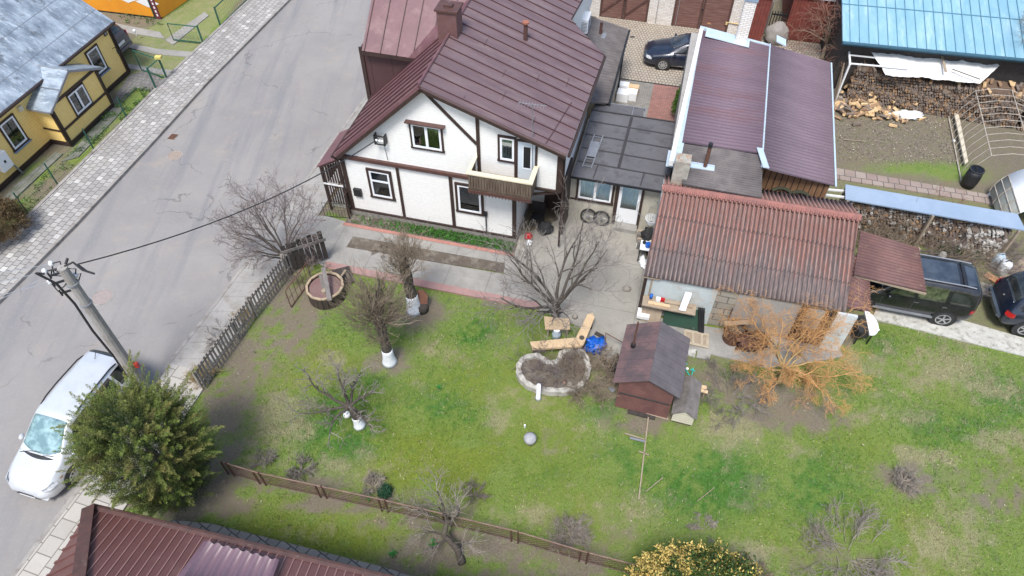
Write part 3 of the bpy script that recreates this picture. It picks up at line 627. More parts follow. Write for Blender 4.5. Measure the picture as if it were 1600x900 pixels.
# verge boards and ridge cap
b = MB(); b.beam(ap - nR * .16 + H.ey * .02, er - nR * .16 + H.ey * .02, .03, .16, up=nR); b.beam(ap - nL * .16 + H.ey * .02, el - nL * .16 + H.ey * .02, .03, .16, up=nL); part(b, "verge_board", M['dark_trim'], t)
b = MB(); b.tube([ap + (0, 0, .03), rb + (0, 0, .03)], .05, 6); part(b, "ridge_cap", M['roof_red'], t)
b = MB(); b.tube([H.p(EL[0] - .06, -.35, EL[1] - .09), H.p(EL[0] - .06, yw, EL[1] - .09)], .055, 8)
b.tube([H.p(-.14, -.3, 3.17), H.p(-.10, -.12, 2.9), H.p(-.06, -.10, 2.7), H.p(-.06, -.10, .1)], .04, 8)
b.tube([er + dwn * .05 - (0, 0, .06), hipA + dwn * .05 - (0, 0, .06)], .055, 8)
b.tube([H.p(8.66, -.2, 4.9), H.p(8.62, .1, 4.6), H.p(8.62, .1, .2)], .04, 8); part(b, "gutter", M['dark_trim'], t)
# rear wing
yf = yw - .25
e0 = PL(H.p(0, yf), H.ey, 565, 78); e1 = PL(H.p(0, yf), H.ey, 650, 92)
e0l, e1l = H.l(e0), H.l(e1); ze = (e0l[2] + e1l[2]) / 2
pitch = R(40); nW = nrm(-H.ey * math.sin(pitch) + H.ez * math.cos(pitch)); e0 = H.p(e0l[0], yf, ze); e1 = H.p(e1l[0], yf, ze)
W_ = lambda x, y: PL(e0, nW, x, y)
cr = [W_(638, 90), W_(683, 37), W_(720, -5)]
upW = nrm(np.cross(H.ex, nW)); upW = upW if upW[2] > 0 else -upW
top0 = e0 + upW * 5.2; top1 = cr[2] + upW * 1.5
wp = [e0, e1, cr[0], cr[1], cr[2], top1, np.array([*(top0[:2]), top0[2]])]
wp = [e0, cr[0], cr[1], cr[2], top1, top0]
b = MB(); b.slab(wp, -nW * .1); rf3 = part(b, "roof", M['roof_red'], t, label="red rear wing slope with wide standing seams")
b = MB(); b.ribs(wp, upW, .66, .03, .045, start=.55, off=.001, N=nW); part(b, "seam", M['seam_dark'], rf3)
ridge_pts = [H.p(H.l(vB)[0], yw, H.l(vB)[2]), H.p(3.2, yw + .1, 6.45), H.p(3.7, 5.6, 6.95), H.p(3.7, 8.5, 6.95)]
b = MB()
q = [e1, ridge_pts[0]]
def tri(mb, *p): mb.slab(list(p), (0, 0, -.06))
tri(b, cr[0], e1, ridge_pts[1]); tri(b, cr[0], ridge_pts[1], cr[1]); tri(b, cr[1], ridge_pts[1], ridge_pts[2]); tri(b, cr[1], ridge_pts[2], cr[2]); tri(b, cr[2], ridge_pts[2], ridge_pts[3]); tri(b, cr[2], ridge_pts[3], top1)
part(b, "valley_sheet", M['roof_red'], rf3)
b = MB(); b.beam(e0 - (0, 0, .1), e1 - (0, 0, .1), .04, .14); part(b, "fascia", M['dark_trim'], t)
pl_ = H.l(PL(H.p(0, yw), H.ey, 578, 148)); xw = pl_[0] - .05
M['clad_maroon'] = mat('clad_maroon', (.085, .042, .042), (.07, .035, .035), 1.5, .5, lines=('x', .9, .03, .4))
b = MB(); b.slab([H.p(xw, yw, 0), H.p(2.4, yw, 0), H.p(2.4, yw, ze), H.p(xw, yw, ze)], H.ey * 5); part(b, "wing_wall", M['clad_maroon'], t)
b = MB(); b.fbox(H, xw - .06, xw + .1, yw - .06, yw - .002, 0, ze); part(b, "corner_post", M['dark_trim'], t)
# sloping flashing against the wing wall
b = MB(); b.obb(L_(586, 143) + H.ey * -.02, H.p(1.9, yw, 5.2) - L_(586, 143), (0, 0, .28), H.ey * -.05); part(b, "flashing", M['clad_maroon'], rf2)
# chimney and vent
cc = H.p(3.7, 2.75, 0); q0 = L_(700, 88); cq = H.l(q0); cxh, cyh = 3.72, 3.05
cxy = H.l(PL(H.p(0, 2.9), H.ey, 700, 62)); print('chimney at', cxy)
ch = MB(); ch.fbox(H, cxy[0] - .36, cxy[0] + .36, 2.9, 3.55, 6.2, 7.75); c_ = part(ch, "chimney", mat('chimney_sheet', (.12, .055, .05), (.15, .08, .075), 4, .5), rf)
b = MB(); b.fbox(H, cxy[0] - .42, cxy[0] + .42, 2.84, 3.61, 7.752, 7.82); b.fbox(H, cxy[0] - .16, cxy[0] + .16, 3.1, 3.3, 7.822, 7.9); part(b, "chimney_cap", M['brown_trim'], c_)
vp = R_(821, 62); b = MB(); b.cyl(vp - (0, 0, .1), .08, .75, 12); v_ = part(b, "vent_pipe", M['brown_trim'], rf)
b = MB(); b.cyl(vp + (0, 0, .66), .13, .06, 12); part(b, "vent_cap", mat('terracotta', (.35, .13, .08)), v_)
# balcony
bz = H.fy(838, 258)[1]; rt = bz; fx0 = H.g(732, 266, rt); fx1 = H.g(828, 290, rt); yb = (fx0[1] + fx1[1]) / 2; xb0, xb1 = fx0[0], fx1[0]
zb = H.fy(826, 312, yb)[1]; zb = max(3.0, min(zb, rt - .75)); print('balcony', rt, yb, xb0, xb1, zb)
b = MB(); b.fbox(H, xb0, xb1, yb, -.06, zb - .05, zb + .1); bal = part(b, "balcony", M['balcony_wood'], t)
b = MB(); b.fbox(H, xb0 - .05, xb1 + .07, yb - .05, yb + .14, rt - .05, rt); b.fbox(H, xb1 - .10, xb1 + .07, yb + .14, -.01, rt - .05, rt); b.fbox(H, xb0 - .05, xb0 + .09, yb + .14, -.01, rt - .05, rt); part(b, "handrail", M['rail_cream'], bal)
b = MB(); x = xb0
while x < xb1 - .05:
    b.fbox(H, x + .01, x + .085, yb, yb + .03, zb - .08, rt - .055); x += .10
y = yb + .1
while y < -.1:
    for xx in (xb0, xb1 - .03): b.fbox(H, xx, xx + .03, y, y + .075, zb - .08, rt - .055)
    y += .1
part(b, "slat", M['balcony_wood'], bal)
b = MB(); b.fbox(H, xb0 - .02, xb1 + .02, yb - .03, yb - .002, zb - .12, zb - .0)
x = xb0
while x < xb1 - .05: b.tube([H.p(x + .05, yb - .015, zb - .11), H.p(x + .05, yb - .015, zb - .19)], [.04, .012], 5); x += .12
part(b, "valance", M['brown_trim'], bal)
# cable bracket on the gable, letter box, aerial on the balcony
xg, zg = H.fy(596, 211); b = MB()
for a_ in (-.19, .19): b.fbox(H, xg + a_ - .02, xg + a_ + .02, -.25, -.02, zg - .28, zg + .12)
b.fbox(H, xg - .21, xg + .21, -.24, -.20, zg + .08, zg + .12); b.fbox(H, xg - .21, xg + .21, -.24, -.20, zg - .28, zg - .24); br = part(b, "cable_bracket", M['black'], t)
b = MB()
for a_ in (-.1, .02, .12): b.ball(H.p(xg + a_, -.26, zg - .06), .05, 8, 6)
part(b, "insulator", M['pvc'], br)
b = MB(); b.tube([H.p(xg + .05, -.05, zg - .3), H.p(xg + .1, -.04, zg - 1.1)], .012, 5); part(b, "cable_conduit", M['metal_grey'], t)
part(mb_box(H, .30, .62, -.12, -.003, 1.15, 1.5), "letter_box", M['black'], t)
# slatted hood and side screen of the street entrance
b = MB()
P0 = H.p(-.05, .0, 2.35)
for k in range(9):
    y = .1 + k * .2; b.fbox(H, -.98, -.94, y, y + .09, 1.3, 2.25)
for k in range(8): x = -.9 + k * .11; b.fbox(H, x, x + .055, 0, .03, 1.55, 2.25 + k * .06)
for k in range(8): x = -.9 + k * .11; b.fbox(H, x, x + .055, .0, .03, .45, 1.35)
b.fbox(H, -1.0, .0, -.02, .04, 1.36, 1.42); b.beam(H.p(-1.0, 0, 2.25), H.p(-.05, 0, 2.85), .05, .08); b.fbox(H, -1.02, -.94, 0, .08, 0, 2.25)
en = part(b, "entrance_screen", M['dark_trim'], t)
b = MB(); b.slab([H.p(-1.1, -.05, 2.3), H.p(-.02, -.05, 2.95), H.p(-.02, 2.2, 2.95), H.p(-1.1, 2.2, 2.3)], (0, 0, -.05)); part(b, "entrance_roof", M['roof_red'], t)
part(mb_box(H, -.99, .0, -.04, -.021, 1.43, 1.5), "screen_rail", M['white_paint'], en)
b = MB(); b.fbox(H, -1.0, 0, .25, 1.8, 0, .3); part(b, "doorstep", M['concrete_light'], t)
# rear part right of the hip cut: wall under it
b = MB(); hA, hB, hC = H.l(hipA), H.l(hipB), H.l(hipC)
part(mb_box(H, hB[0] - .25, hB[0] - .15, hB[1] - .1, 14, 2.4, hB[2] - .12), "rear_wall", M['white_siding'], t)
b = MB(); b.tube([hipA - (0, 0, .05), hipB - (0, 0, .05), hipC - (0, 0, .05)], .045, 6); part(b, "eave_trim", M['dark_trim'], t)
# aerial mast
A0 = H.fy(833, 275, -.12); am = thing("tv_aerial", "thin grey television aerial mast rising past the balcony door", "aerial", H.p(A0[0], -.12, A0[1] - .3), HM.deg)
zt = H.fy(826, 152, -.12)[1]
b = MB(); b.tube([H.p(A0[0], -.12, A0[1] - .6), H.p(A0[0] - .03, -.42, zt)], .018, 6); part(b, "mast", M['metal_grey'], am)
b = MB(); b.tube([H.p(A0[0] - .5, -.42, zt - .05), H.p(A0[0] + .45, -.42, zt - .02)], .012, 5)
for k in range(9): b.tube([H.p(A0[0] - .45 + k * .1, -.62 + .012 * k, zt - .05), H.p(A0[0] - .45 + k * .1, -.22 - .012 * k, zt - .05)], .006, 4)
part(b, "antenna_rods", M['metal_grey'], am)
# air conditioner on the rear wall
b = MB(); acx, acz = hB[0] - .12, 4.4
q = H.l(PL(H.p(acx, 0), H.ex, 909, 34)); ac = thing("air_conditioner", "white outdoor air conditioner unit on the rear wall above the dark lean-to", "air conditioner", H.p(acx, q[1], q[2] - .35), HM.deg)
b.fbox(H, acx + .03, acx + .36, q[1] - .42, q[1] + .42, q[2] - .32, q[2] + .32); part(b, "casing", M['pvc'], ac)
b = MB()
for k in range(9): b.fbox(H, acx + .361, acx + .368, q[1] - .3, q[1] + .28, q[2] - .25 + k * .06, q[2] - .225 + k * .06)
for k in range(7): b.fbox(H, acx + .06, acx + .33, q[1] - .428, q[1] - .421, q[2] - .25 + k * .07, q[2] - .22 + k * .07)
part(b, "grille", M['metal_grey'], ac)
b = MB(); b.fbox(H, acx - .05, acx + .36, q[1] - .3, q[1] - .26, q[2] - .37, q[2] - .32); b.fbox(H, acx - .05, acx + .36, q[1] + .26, q[1] + .3, q[2] - .37, q[2] - .32); part(b, "bracket", M['black'], ac)

# ---------------------------------------------------------------- lean-to behind the house with dark corrugated roof
t = thing("lean_to_shed", "cream walled lean-to with dark grey corrugated roof behind the house", "shed", H.p(8.2, 10), HM.deg)
zr = 2.75
a0, a1, a2, a3 = [G(x, y, z) for x, y, z in ((908, 160, 2.75), (950, 162, 2.45), (982, 46, 2.45), (912, 22, 3.1))]
b = MB(); b.corr(a0, a3, a2, a1, 30, .018, seg=6, th=.03); part(b, "roof", M['sheet_darkgrey'], t, smooth=True)
l1, l2 = H.l(a1), H.l(a2)
b = MB(); b.fbox(H, 7.6, l1[0] - .12, l1[1] + .1, l2[1] - .1, 0, 2.36); part(b, "wall", mat('wall_cream', (.62, .50, .35), (.55, .44, .3), 2, .8), t)
b = MB(); b.fbox(H, l1[0] - .11, l1[0] - .06, l1[1] + .1, l2[1] - .1, 0, 2.3); part(b, "wall_panel", M['plaster_beige'], t)
b = MB(); b.tube([a1 + H.ex * .05 - (0, 0, .05), a2 + H.ex * .05 - (0, 0, .05)], .05, 8); b.tube([H.p(l2[0] + .03, l2[1] - 1.8, 2.4), H.p(l2[0] + .03, l2[1] - 1.8, .1)], .04, 8); part(b, "gutter", M['black'], t)
vp = G(938, 55, 2.7); b = MB(); b.cyl(vp - (0, 0, .1), .07, .75, 12); v_ = part(b, "vent_pipe", M['brown_trim'], t)
b = MB(); b.obb(vp + (-.3, -.3, .05), H.ex * .5, H.ey * .5, (0, 0, .02)); part(b, "flashing", M['metal_grey'], v_)
b = MB(); q = H.l(G(930, 165, 3.0)); b.fbox(H, 8.72, 8.82, 5.7, 6.1, 2.4, 5.0) ; part(b, "timber_panel", M['rail_cream'], t) if 0 else None

# ---------------------------------------------------------------- flat-roofed annexe
t = thing("flat_roof_annexe", "low beige annexe with flat dark felt roof between the house and long shed", "annexe", H.p(10.5, 4), HM.deg)
ya, zt_ = 2.05, 2.28
part(mb_box(H, 8.62, 12.25, ya, 5.7, 0, zt_), "wall", M['plaster_beige'], t)
b = MB(); b.slab([H.p(8.68, 1.72, zt_ + .14), H.p(12.3, 1.72, zt_ + .14), H.p(12.36, 5.85, zt_ + .3), H.p(8.72, 5.85, zt_ + .3)], (0, 0, -.09)); rf = part(b, "roof", M['bitumen'], t)
b = MB()
def fz(y): return zt_ + .14 + (y - 1.72) * .16 / 4.13
for y in (2.62, 3.45, 4.3, 5.15): b.beam(H.p(8.75, y, fz(y) + .003), H.p(12.3, y - .1, fz(y) + .003), .07, .012)
for x, y0, y1 in ((10.35, 2.62, 5.8), (9.5, 1.8, 2.6), (11.3, 1.8, 2.6)): b.beam(H.p(x, y0, fz(y0) + .004), H.p(x + .05, y1, fz(y1) + .004), .05 if y1 - y0 < 1 else .12, .012)
part(b, "felt_joint", M['bitumen_joint'], rf)
b = MB(); b.fbox(H, 8.66, 12.3, 1.68, 1.718, zt_ + .05, zt_ + .14);  part(b, "fascia", M['black'], t)
b = MB(); b.fbox(H, 8.7, 12.35, 5.852, 5.9, zt_ + .1, zt_ + .34); part(b, "roof_edge", M['bitumen_joint'], rf)
part(mb_box(H, 8.75, 10.7, 5.9, 6.75, 0, 2.2), "rear_wall", M['plaster_grey'], t)
b = MB(); b.slab([H.p(8.72, 5.92, 2.35), H.p(10.85, 5.92, 2.35), H.p(10.8, 6.9, 2.3), H.p(8.72, 6.9, 2.3)], (0, 0, -.1)); part(b, "roof", M['bitumen'], t)
b = MB(); b.fbox(H, 8.72, 10.86, 6.9, 6.94, 2.2, 2.34); b.fbox(H, 10.86, 10.9, 5.95, 6.9, 2.22, 2.38); b.fbox(H, 10.35, 10.38, 5.95, 6.88, 2.352, 2.375); part(b, "roof_edge", M['metal_grey'], t)
def AW(px0, py0, px1, py1): a, b_ = H.fy(px0, py0, ya), H.fy(px1, py1, ya); return a[0], b_[0], b_[1], a[1]
x0, x1 = H.fy(905, 283, ya)[0], H.fy(956, 300, ya)[0]
window(t, H.p(0, ya), H.ex, -H.ey, x0 - .08, x1 + .10, 1.02, 2.26, M['dark_trim'], panes=2, cur=M['curtain_blue'], glass=M['blue_glass'], tw=.09, tw_b=.11)
d0, d1 = H.fy(964, 340, ya)[0], H.fy(992, 352, ya)[0]
b = MB(); b.fbox(H, d0 - .2, d0 - .06, ya - .07, ya - .002, .1, 2.27); b.fbox(H, d1 + .04, d1 + .14, ya - .07, ya - .002, 0, 2.27); b.fbox(H, d0 - .06, d1 + .04, ya - .065, ya - .002, 2.2, 2.27); b.fbox(H, 8.64, x0 - .08, ya - .03, ya - .002, 1.0, 1.05); part(b, "door_frame", M['dark_trim'], t)
dd = part(mb_box(H, d0 - .055, d1 + .035, ya - .05, ya - .003, .22, 2.195), "door", M['pvc'], t)
part(mb_box(H, d0 + .06, d1 - .07, ya - .053, ya - .0505, 1.0, 2.08), "curtain", M['curtain_blue'], dd); part(mb_box(H, d0 + .06, d1 - .07, ya - .062, ya - .058, 1.0, 2.08), "pane", M['blue_glass'], dd)
part(mb_box(H, d0 - .06, d1 + .1, ya - .4, ya - .003, 0, .2), "doorstep", M['concrete'], t)
# ladder-like rack lying on the felt roof against the house
b = MB(); r0, r1 = H.g(903, 238, 2.55), H.g(916, 200, 2.6)
for dx in (0, .35): b.beam(H.p(8.98 + dx, 2.3, 2.47), H.p(9.1 + dx, 4.3, 2.56), .04)
for k in range(5): b.beam(H.p(8.98 + .02 * k, 2.35 + k * .45, 2.49 + .02 * k), H.p(9.33 + .02 * k, 2.35 + k * .45, 2.49 + .02 * k), .03)
b.obb(H.p(9.03, 2.9, 2.53), H.ex * .36, H.ey * .9 + H.ez * .05, (0, 0, .025))
single(b, "roof_ladder", M['metal_grey'], "dark metal ladder lying on the felt roof beside the house wall", "ladder", deg=HM.deg)

# ---------------------------------------------------------------- long shed with mauve corrugated roof
t = thing("long_outbuilding", "long outbuilding with mauve corrugated metal roof and white left parapet", "outbuilding", H.p(15, 7), HM.deg)
zl, zr_, zre = 3.75, 3.7, 2.95
f0, f1, f2 = H.p(12.5, 2.0, zl), H.p(15.42, 3.05, zr_), H.p(18.16, 3.0, zre)
f0 = G(1066, 222, zl); f1 = G(1193, 241, zr_); B0 = G(1098, 48, zl); B1 = G(1200, 66, zr_)
f1b = G(1190, 262, zr_ - .03); f2 = G(1304, 291, zre); B2 = G(1297, 98, zre); B1 = G(1203, 70, zr_)
b = MB(); b.corr(f0, B0, B1, f1, 40, .016, seg=6, th=.03, sharp=1.6); rfl = part(b, "roof", M['sheet_mauve'], t, smooth=True, label="redder left slope")
b = MB(); b.corr(f1b, B1, B2, f2, 44, .016, seg=6, th=.03, sharp=1.6); part(b, "roof", M['sheet_mauve_grey'], t, smooth=True, label="greyer right slope")
b = MB(); b.tube([f1b + (0, 0, .03), B1 + (0, 0, .03)], .035, 6)
k = 0
while k < 34:
    q = f1b + (B1 - f1b) * (k / 34) + np.array([0, 0, .055]); b.ball(q, .03, 6, 4); k += 1
part(b, "ridge_strip", M['galv'], t)
# white parapet and light blue gutter on the left
g0, g1 = G(1046, 250, zl + .05), G(1094, 42, zl + .05)
dn = nrm(g1 - g0); sd = np.cross(dn, [0, 0, 1.])
b = MB(); b.obb(g0, g1 - g0, sd * .16, (0, 0, -.25)); part(b, "parapet", M['white_paint'], t)
b = MB(); b.obb(g0 + sd * .162 - (0, 0, .09), g1 - g0, sd * .22, (0, 0, -.03)); b.obb(g1 + (0, 0, .04) - dn * .1, B1 - g1 - (0, 0, .03), dn * .14, (0, 0, -.1)); b.obb(g1 - dn * .78 + sd * .30 + (0, 0, .01), (B1 - g1) * .62, dn * .70, (0, 0, .02)); part(b, "gutter", M['galv'], t)
b = MB(); b.obb(f2 + sd * .02 - (0, 0, .03), B2 - f2, sd * .06, (0, 0, .05)); part(b, "edge_trim", M['galv'], t)
lg0, lB, lf2, lB2 = H.l(g0), H.l(g1), H.l(f2), H.l(B2)
b = MB(); xl = lg0[0] + .02
b.fbox(H, xl, lf2[0] - .1, 3.1, lB2[1] - .2, 0, zre - .15); b.slab([H.p(xl, 3.1, zre - .16), H.p(xl, 3.1, zl - .1), H.p(15.3, 3.1, zr_ - .1), H.p(18.0, 3.1, zre - .14)], H.ey * (lB2[1] - 3.3)); part(b, "wall", M['plaster_grey'], t)
b = MB(); b.fbox(H, 15.2, 18.05, 2.98, 3.098, 0, zre - .12); b.slab([H.p(15.2, 2.98, zre - .13), H.p(15.2, 2.98, zr_ - .12), H.p(18.05, 2.98, zre - .125)], H.ey * .118)
M['plank_front'] = mat('plank_front', (.26, .14, .07), (.17, .09, .045), 3, .8, lines=('x', .22, .035, .12), stretch=(5, 5, .6))
part(b, "plank_front", M['plank_front'], t)
# lower dark corrugated section at the front
d0_, d1_, d2_, d3_ = f0 + (0, 0, -.02), f1 + (0, 0, -.02), G(1190, 310, 3.5), G(1066, 288, 3.5)
d0_ = G(1064, 221, 3.68); d1_ = G(1192, 244, 3.66)
b = MB(); b.corr(d3_, d0_, d1_, d2_, 19, .022, seg=6, th=.03); part(b, "front_roof", M['sheet_darkgrey'], t, smooth=True)
l3, l2_ = H.l(d3_), H.l(d2_)
part(mb_box(H, l3[0] + .05, l2_[0] - .05, l3[1] + .1, 3.0, 0, 3.4), "front_wall", M['plaster_grey'], t)
b = MB()
pb = G(1101, 262, 3.55); pt = pb + (0, 0, 1.05); b.tube([pb - (0, 0, .2), pt], .07, 12); sp = part(b, "stove_pipe", M['iron_rust'], t)
b = MB(); b.tube([pt + (0, 0, -.12), pt + (0, 0, .03)], .08, 12); part(b, "pipe_top", M['black'], sp)
b = MB(); b.obb(G(1074, 262, 3.56), H.ex * .95, H.ey * .32, (0, 0, .05)); part(b, "flashing", M['galv'], sp)
# concrete chimney at the corner
M['old_render'] = mat('old_render', (.42, .40, .34), (.3, .28, .24), 4, .95, bump=.6, c3=(.25, .2, .16), sc3=3, t3=(.55, .7))
cb = H.l(G(1060, 285, 3.3)); b = MB(); b.fbox(H, cb[0] - .27, cb[0] + .27, cb[1] - .05, cb[1] + .45, 2.8, 4.25); c_ = part(b, "chimney", M['old_render'], t)
b = MB()
for i in range(10): a_ = rnd.random() * 6.28; b.ball(H.p(cb[0] + .2 * math.cos(a_), cb[1] + .2 + .19 * math.sin(a_), 4.25), (.08, .06, .05), 7, 5, .5, i)
part(b, "broken_brick", mat('broken_brick', (.35, .2, .13), (.3, .27, .22)), c_)
# white brick chimney with a blue-grey cap at the back
M['white_brick_c'] = brickmat('white_brick_c', (.72, .68, .62), (.8, .78, .74), (.4, .38, .35), .25, .08, .012, axes='xz', dirtamt=.25, dirt=(.5, .42, .33))
wb = H.l(G(1157, 66, 3.75)); b = MB(); b.fbox(H, wb[0] - .24, wb[0] + .24, wb[1], wb[1] + .45, 3.5, 5.6); c_ = part(b, "chimney", M['white_brick_c'], t, label="white brick chimney")
b = MB(); b.fbox(H, wb[0] - .28, wb[0] + .28, wb[1] - .04, wb[1] + .49, 5.602, 5.95); part(b, "chimney_cap", mat('cap_blue', (.25, .33, .42)), c_)
b = MB(); b.fbox(H, wb[0] - .28, wb[0] + .3, wb[1] - .06, wb[1] + .5, 3.6, 3.75); part(b, "chimney_base", M['concrete_light'], c_)
b = MB(); q = G(1213, 66, 3.75); b.obb(q, H.ex * .4 - H.ey * .3, H.ey * .55, (0, 0, .05)); q = G(1192, 262, 3.78); b.obb(q, H.ex * .22, H.ey * 1.1 - H.ex * .25, (0, 0, .03)); b.obb(G(1040, 260, 3.2), H.ex * .3, H.ey * .95, (0, 0, .03)); part(b, "loose_flashing", M['galv'], t)

# ---------------------------------------------------------------- garage with red-brown corrugated asbestos roof
t = thing("garage_workshop", "grey walled workshop with weathered red corrugated asbestos roof", "workshop", H.p(15.3, -.5), HM.deg)
ze_, zr2 = 2.05, 3.5
e0, e1, r0, r1 = G(1005, 431, ze_), G(1321, 487, ze_), G(1037, 291, zr2), G(1343, 338, zr2)
le0, le1, lr0 = H.l(e0), H.l(e1), H.l(r0)
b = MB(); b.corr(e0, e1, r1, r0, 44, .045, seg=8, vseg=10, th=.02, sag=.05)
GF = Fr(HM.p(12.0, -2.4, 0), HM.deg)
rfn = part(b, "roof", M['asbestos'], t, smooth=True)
# (object coords must start at the eave: shift by material mapping)
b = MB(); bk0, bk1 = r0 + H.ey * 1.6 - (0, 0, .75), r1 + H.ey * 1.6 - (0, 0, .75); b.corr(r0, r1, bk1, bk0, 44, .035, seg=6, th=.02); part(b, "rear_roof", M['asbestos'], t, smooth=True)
M['ridge_red'] = mat('ridge_red', (.29, .12, .095), (.22, .095, .078), 4, .8, c3=(.17, .08, .07), sc3=1.5, t3=(.45, .7))
b = MB(); b.slab([r0 - H.ex * .05 - H.ey * .16 - (0, 0, .02), r1 + H.ex * .05 - H.ey * .16 - (0, 0, .02), r1 + H.ex * .05 + (0, 0, .09), r0 - H.ex * .05 + (0, 0, .09)], (0, 0, -.03)); b.slab([r0 - H.ex * .05 + (0, 0, .09), r1 + H.ex * .05 + (0, 0, .09), r1 + H.ex * .05 + H.ey * .16 - (0, 0, .02), r0 - H.ex * .05 + H.ey * .16 - (0, 0, .02)], (0, 0, -.03))
n = 44
for i in range(n):
    q = r0 + (r1 - r0) * ((i + .5) / n) - H.ey * .16 - np.array([0, 0, .03]); b.tube([q - H.ey * .07 - (0, 0, .02), q + H.ey * .08 + (0, 0, .04)], [.035, .05], 6)
part(b, "ridge_cap", M['ridge_red'], t)
yw2 = -2.25; x0_, x1_ = 12.1, 18.35
b = MB(); pr = [H.p(x0_, yw2, 0), H.p(x0_, yw2, 1.98), H.p(x0_, .6, 3.26), H.p(x0_, 2.2, 2.6), H.p(x0_, 2.2, 0)]
b.slab(pr, H.ex * .12); b.fbox(H, x0_ + .121, 14.55, yw2, yw2 + .15, 0, 1.98); b.slab([p + H.ex * (x1_ - x0_ - .12) for p in pr], H.ex * .12); part(b, "wall", M['plaster_blue'], t)
part(mb_box(H, 15.25, 17.3, yw2, yw2 + .15, 0, 1.98), "wall_panel", M['plaster_grey'], t)
M['block_strip'] = brickmat('block_strip', (.28, .25, .20), (.36, .33, .27), (.13, .12, .10), .62, .32, .02, axes='xz', dirtamt=.4)
part(mb_box(H, 14.551, 15.249, yw2 + .03, yw2 + .15, 0, 1.98), "block_pier", M['block_strip'], t)
b = MB(); b.fbox(H, x0_ - .05, x0_ + .06, yw2 - .06, yw2 + .1, 0, 2.0); part(b, "corner_post", M['dark_trim'], t)
b = MB(); b.fbox(H, x0_ + .2, x0_ + .26, yw2 - .05, yw2 - .002, 1.0, 1.9); b.fbox(H, 12.0, 12.6, yw2 - .1, yw2 - .04, 1.93, 1.99); b.fbox(H, 12.02, 18.4, yw2 - .02, yw2 - .001, 1.93, 1.978); part(b, "wall_batten", M['old_wood'], t)
# brown door with a wired window on the right
b = MB(); b.fbox(H, 17.3, 17.42, yw2 - .02, yw2 + .14, 0, 1.98); b.fbox(H, 18.25, 18.36, yw2 - .03, yw2 - .002, 0, 1.98); part(b, "door_frame", M['dark_trim'], t)
M['door_brown'] = mat('door_brown', (.15, .065, .035), (.10, .045, .028), 5, .6, bump=.2, stretch=(3, 3, .5))
dr = part(mb_box(H, 17.425, 18.24, yw2 - .01, yw2 + .06, 0, 1.97), "door", M['door_brown'], t)
part(mb_box(H, 17.52, 18.08, yw2 - .025, yw2 - .012, .85, 1.85), "pane", mat('dusty_glass', (.25, .28, .31), (.33, .36, .38), 5, .3), dr)
b = MB(); b.fbox(H, 17.50, 17.53, yw2 - .035, yw2 - .012, .83, 1.87); b.fbox(H, 18.07, 18.1, yw2 - .035, yw2 - .012, .83, 1.87); b.fbox(H, 17.53, 18.07, yw2 - .034, yw2 - .026, 1.34, 1.37); part(b, "pane_frame", M['door_brown'], dr)
# side screen (white slatted end wall) with the low corrugated side roof
c0, c1 = H.l(G(1313, 546, 0)), H.l(G(1352, 487, 1.9))
b = MB(); b.fbox(H, 18.42, 19.05, yw2 - .1, yw2 - .0, 0, 1.93); part(b, "end_wall", mat('slat_white', (.62, .66, .66), (.5, .53, .52), 3, .7, lines=('z', .22, .01, .7), c3=(.35, .33, .28), sc3=2, t3=(.6, .8)), t)
s0, s1, s2, s3 = G(1316, 483, 2.0), G(1362, 487, 1.95), G(1360, 438, 1.95), G(1340, 360, 2.25)
s0 = G(1313, 480, 2.02); sA = G(1345, 361, 2.35); sB = G(1436, 388, 2.2); sC = G(1448, 457, 2.12); sD = G(1359, 440, 2.12); sE = G(1361, 487, 1.98)
b = MB(); b.corr(s0, G(1335, 400, 2.3), G(1359, 432, 2.1), sE, 13, .018, seg=6, th=.02)
b.corr(G(1334, 430, 2.28), sA, sB, sC, 15, .018, seg=6, th=.02)
part(b, "side_roof", M['sheet_brown'], t, smooth=True)
b = MB()
for (x, y, z) in ((1436, 388, 2.1), (1355, 372, 2.2)): q = G(x, y, z); b.beam(np.array([q[0], q[1], 0]), q, .09)
b.beam(sC - (0, 0, .07), G(1334, 430, 2.2), .07); b.beam(sB - (0, 0, .07), sA - (0, 0, .07), .07); part(b, "carport_post", M['old_wood'], t)
# ---------------------------------------------------------------- yellow house
Y = YH
t = thing("yellow_house", "yellow weatherboard house with weathered grey sheet roof and gabled porch", "house", Y.p(-4, 0), Y.deg)
part(mb_box(Y, -14, 0, 0, 7, .22, 2.78), "wall", M['yellow_siding'], t)
part(mb_box(Y, -14.03, .03, -.03, 7, 0, .21), "plinth", M['dark_trim'], t)
b = MB(); b.fbox(Y, -.10, .05, -.05, -.002, .1, 2.7); b.fbox(Y, .002, .06, -.05, .1, .1, 2.7); part(b, "corner_post", M['dark_trim'], t)
M['old_sheet'] = None
def old_sheet():
    t = NT('old_sheet'); v = t.coord(); n = t.noise(t.coord((1.2, .35, 1)), 1.6, 6, .7); n2 = t.noise(t.coord((2.5, .5, 1)), 3, 5, .75)
    col = t.mix(t.step(n, .38, .62), (.17, .21, .25), (.38, .44, .49)); col = t.mix(t.step(n2, .55, .7), col, (.58, .64, .68)); col = t.mix(t.step(t.noise(t.coord((1, .3, 1)), 2.3, 6, .75), .56, .68), col, (.10, .11, .12))
    col = t.mix(t.math('MULTIPLY', t.step(t.noise(v, 9, 3, .7), .66, .72), .8), col, (.30, .24, .17))
    return t.out(col, .5, .25, bump=t.noise(v, 4), bs=.25, bd=.02)
M['old_sheet'] = old_sheet()
ey0, ez0 = -.22, 2.72; pt_ = R(35)
ro = [Y.p(.28, ey0, ez0), Y.p(-14.3, ey0, ez0), Y.p(-14.3, ey0 + 4.2, ez0 + 4.2 * math.tan(pt_)), Y.p(.28, ey0 + 4.2, ez0 + 4.2 * math.tan(pt_))]
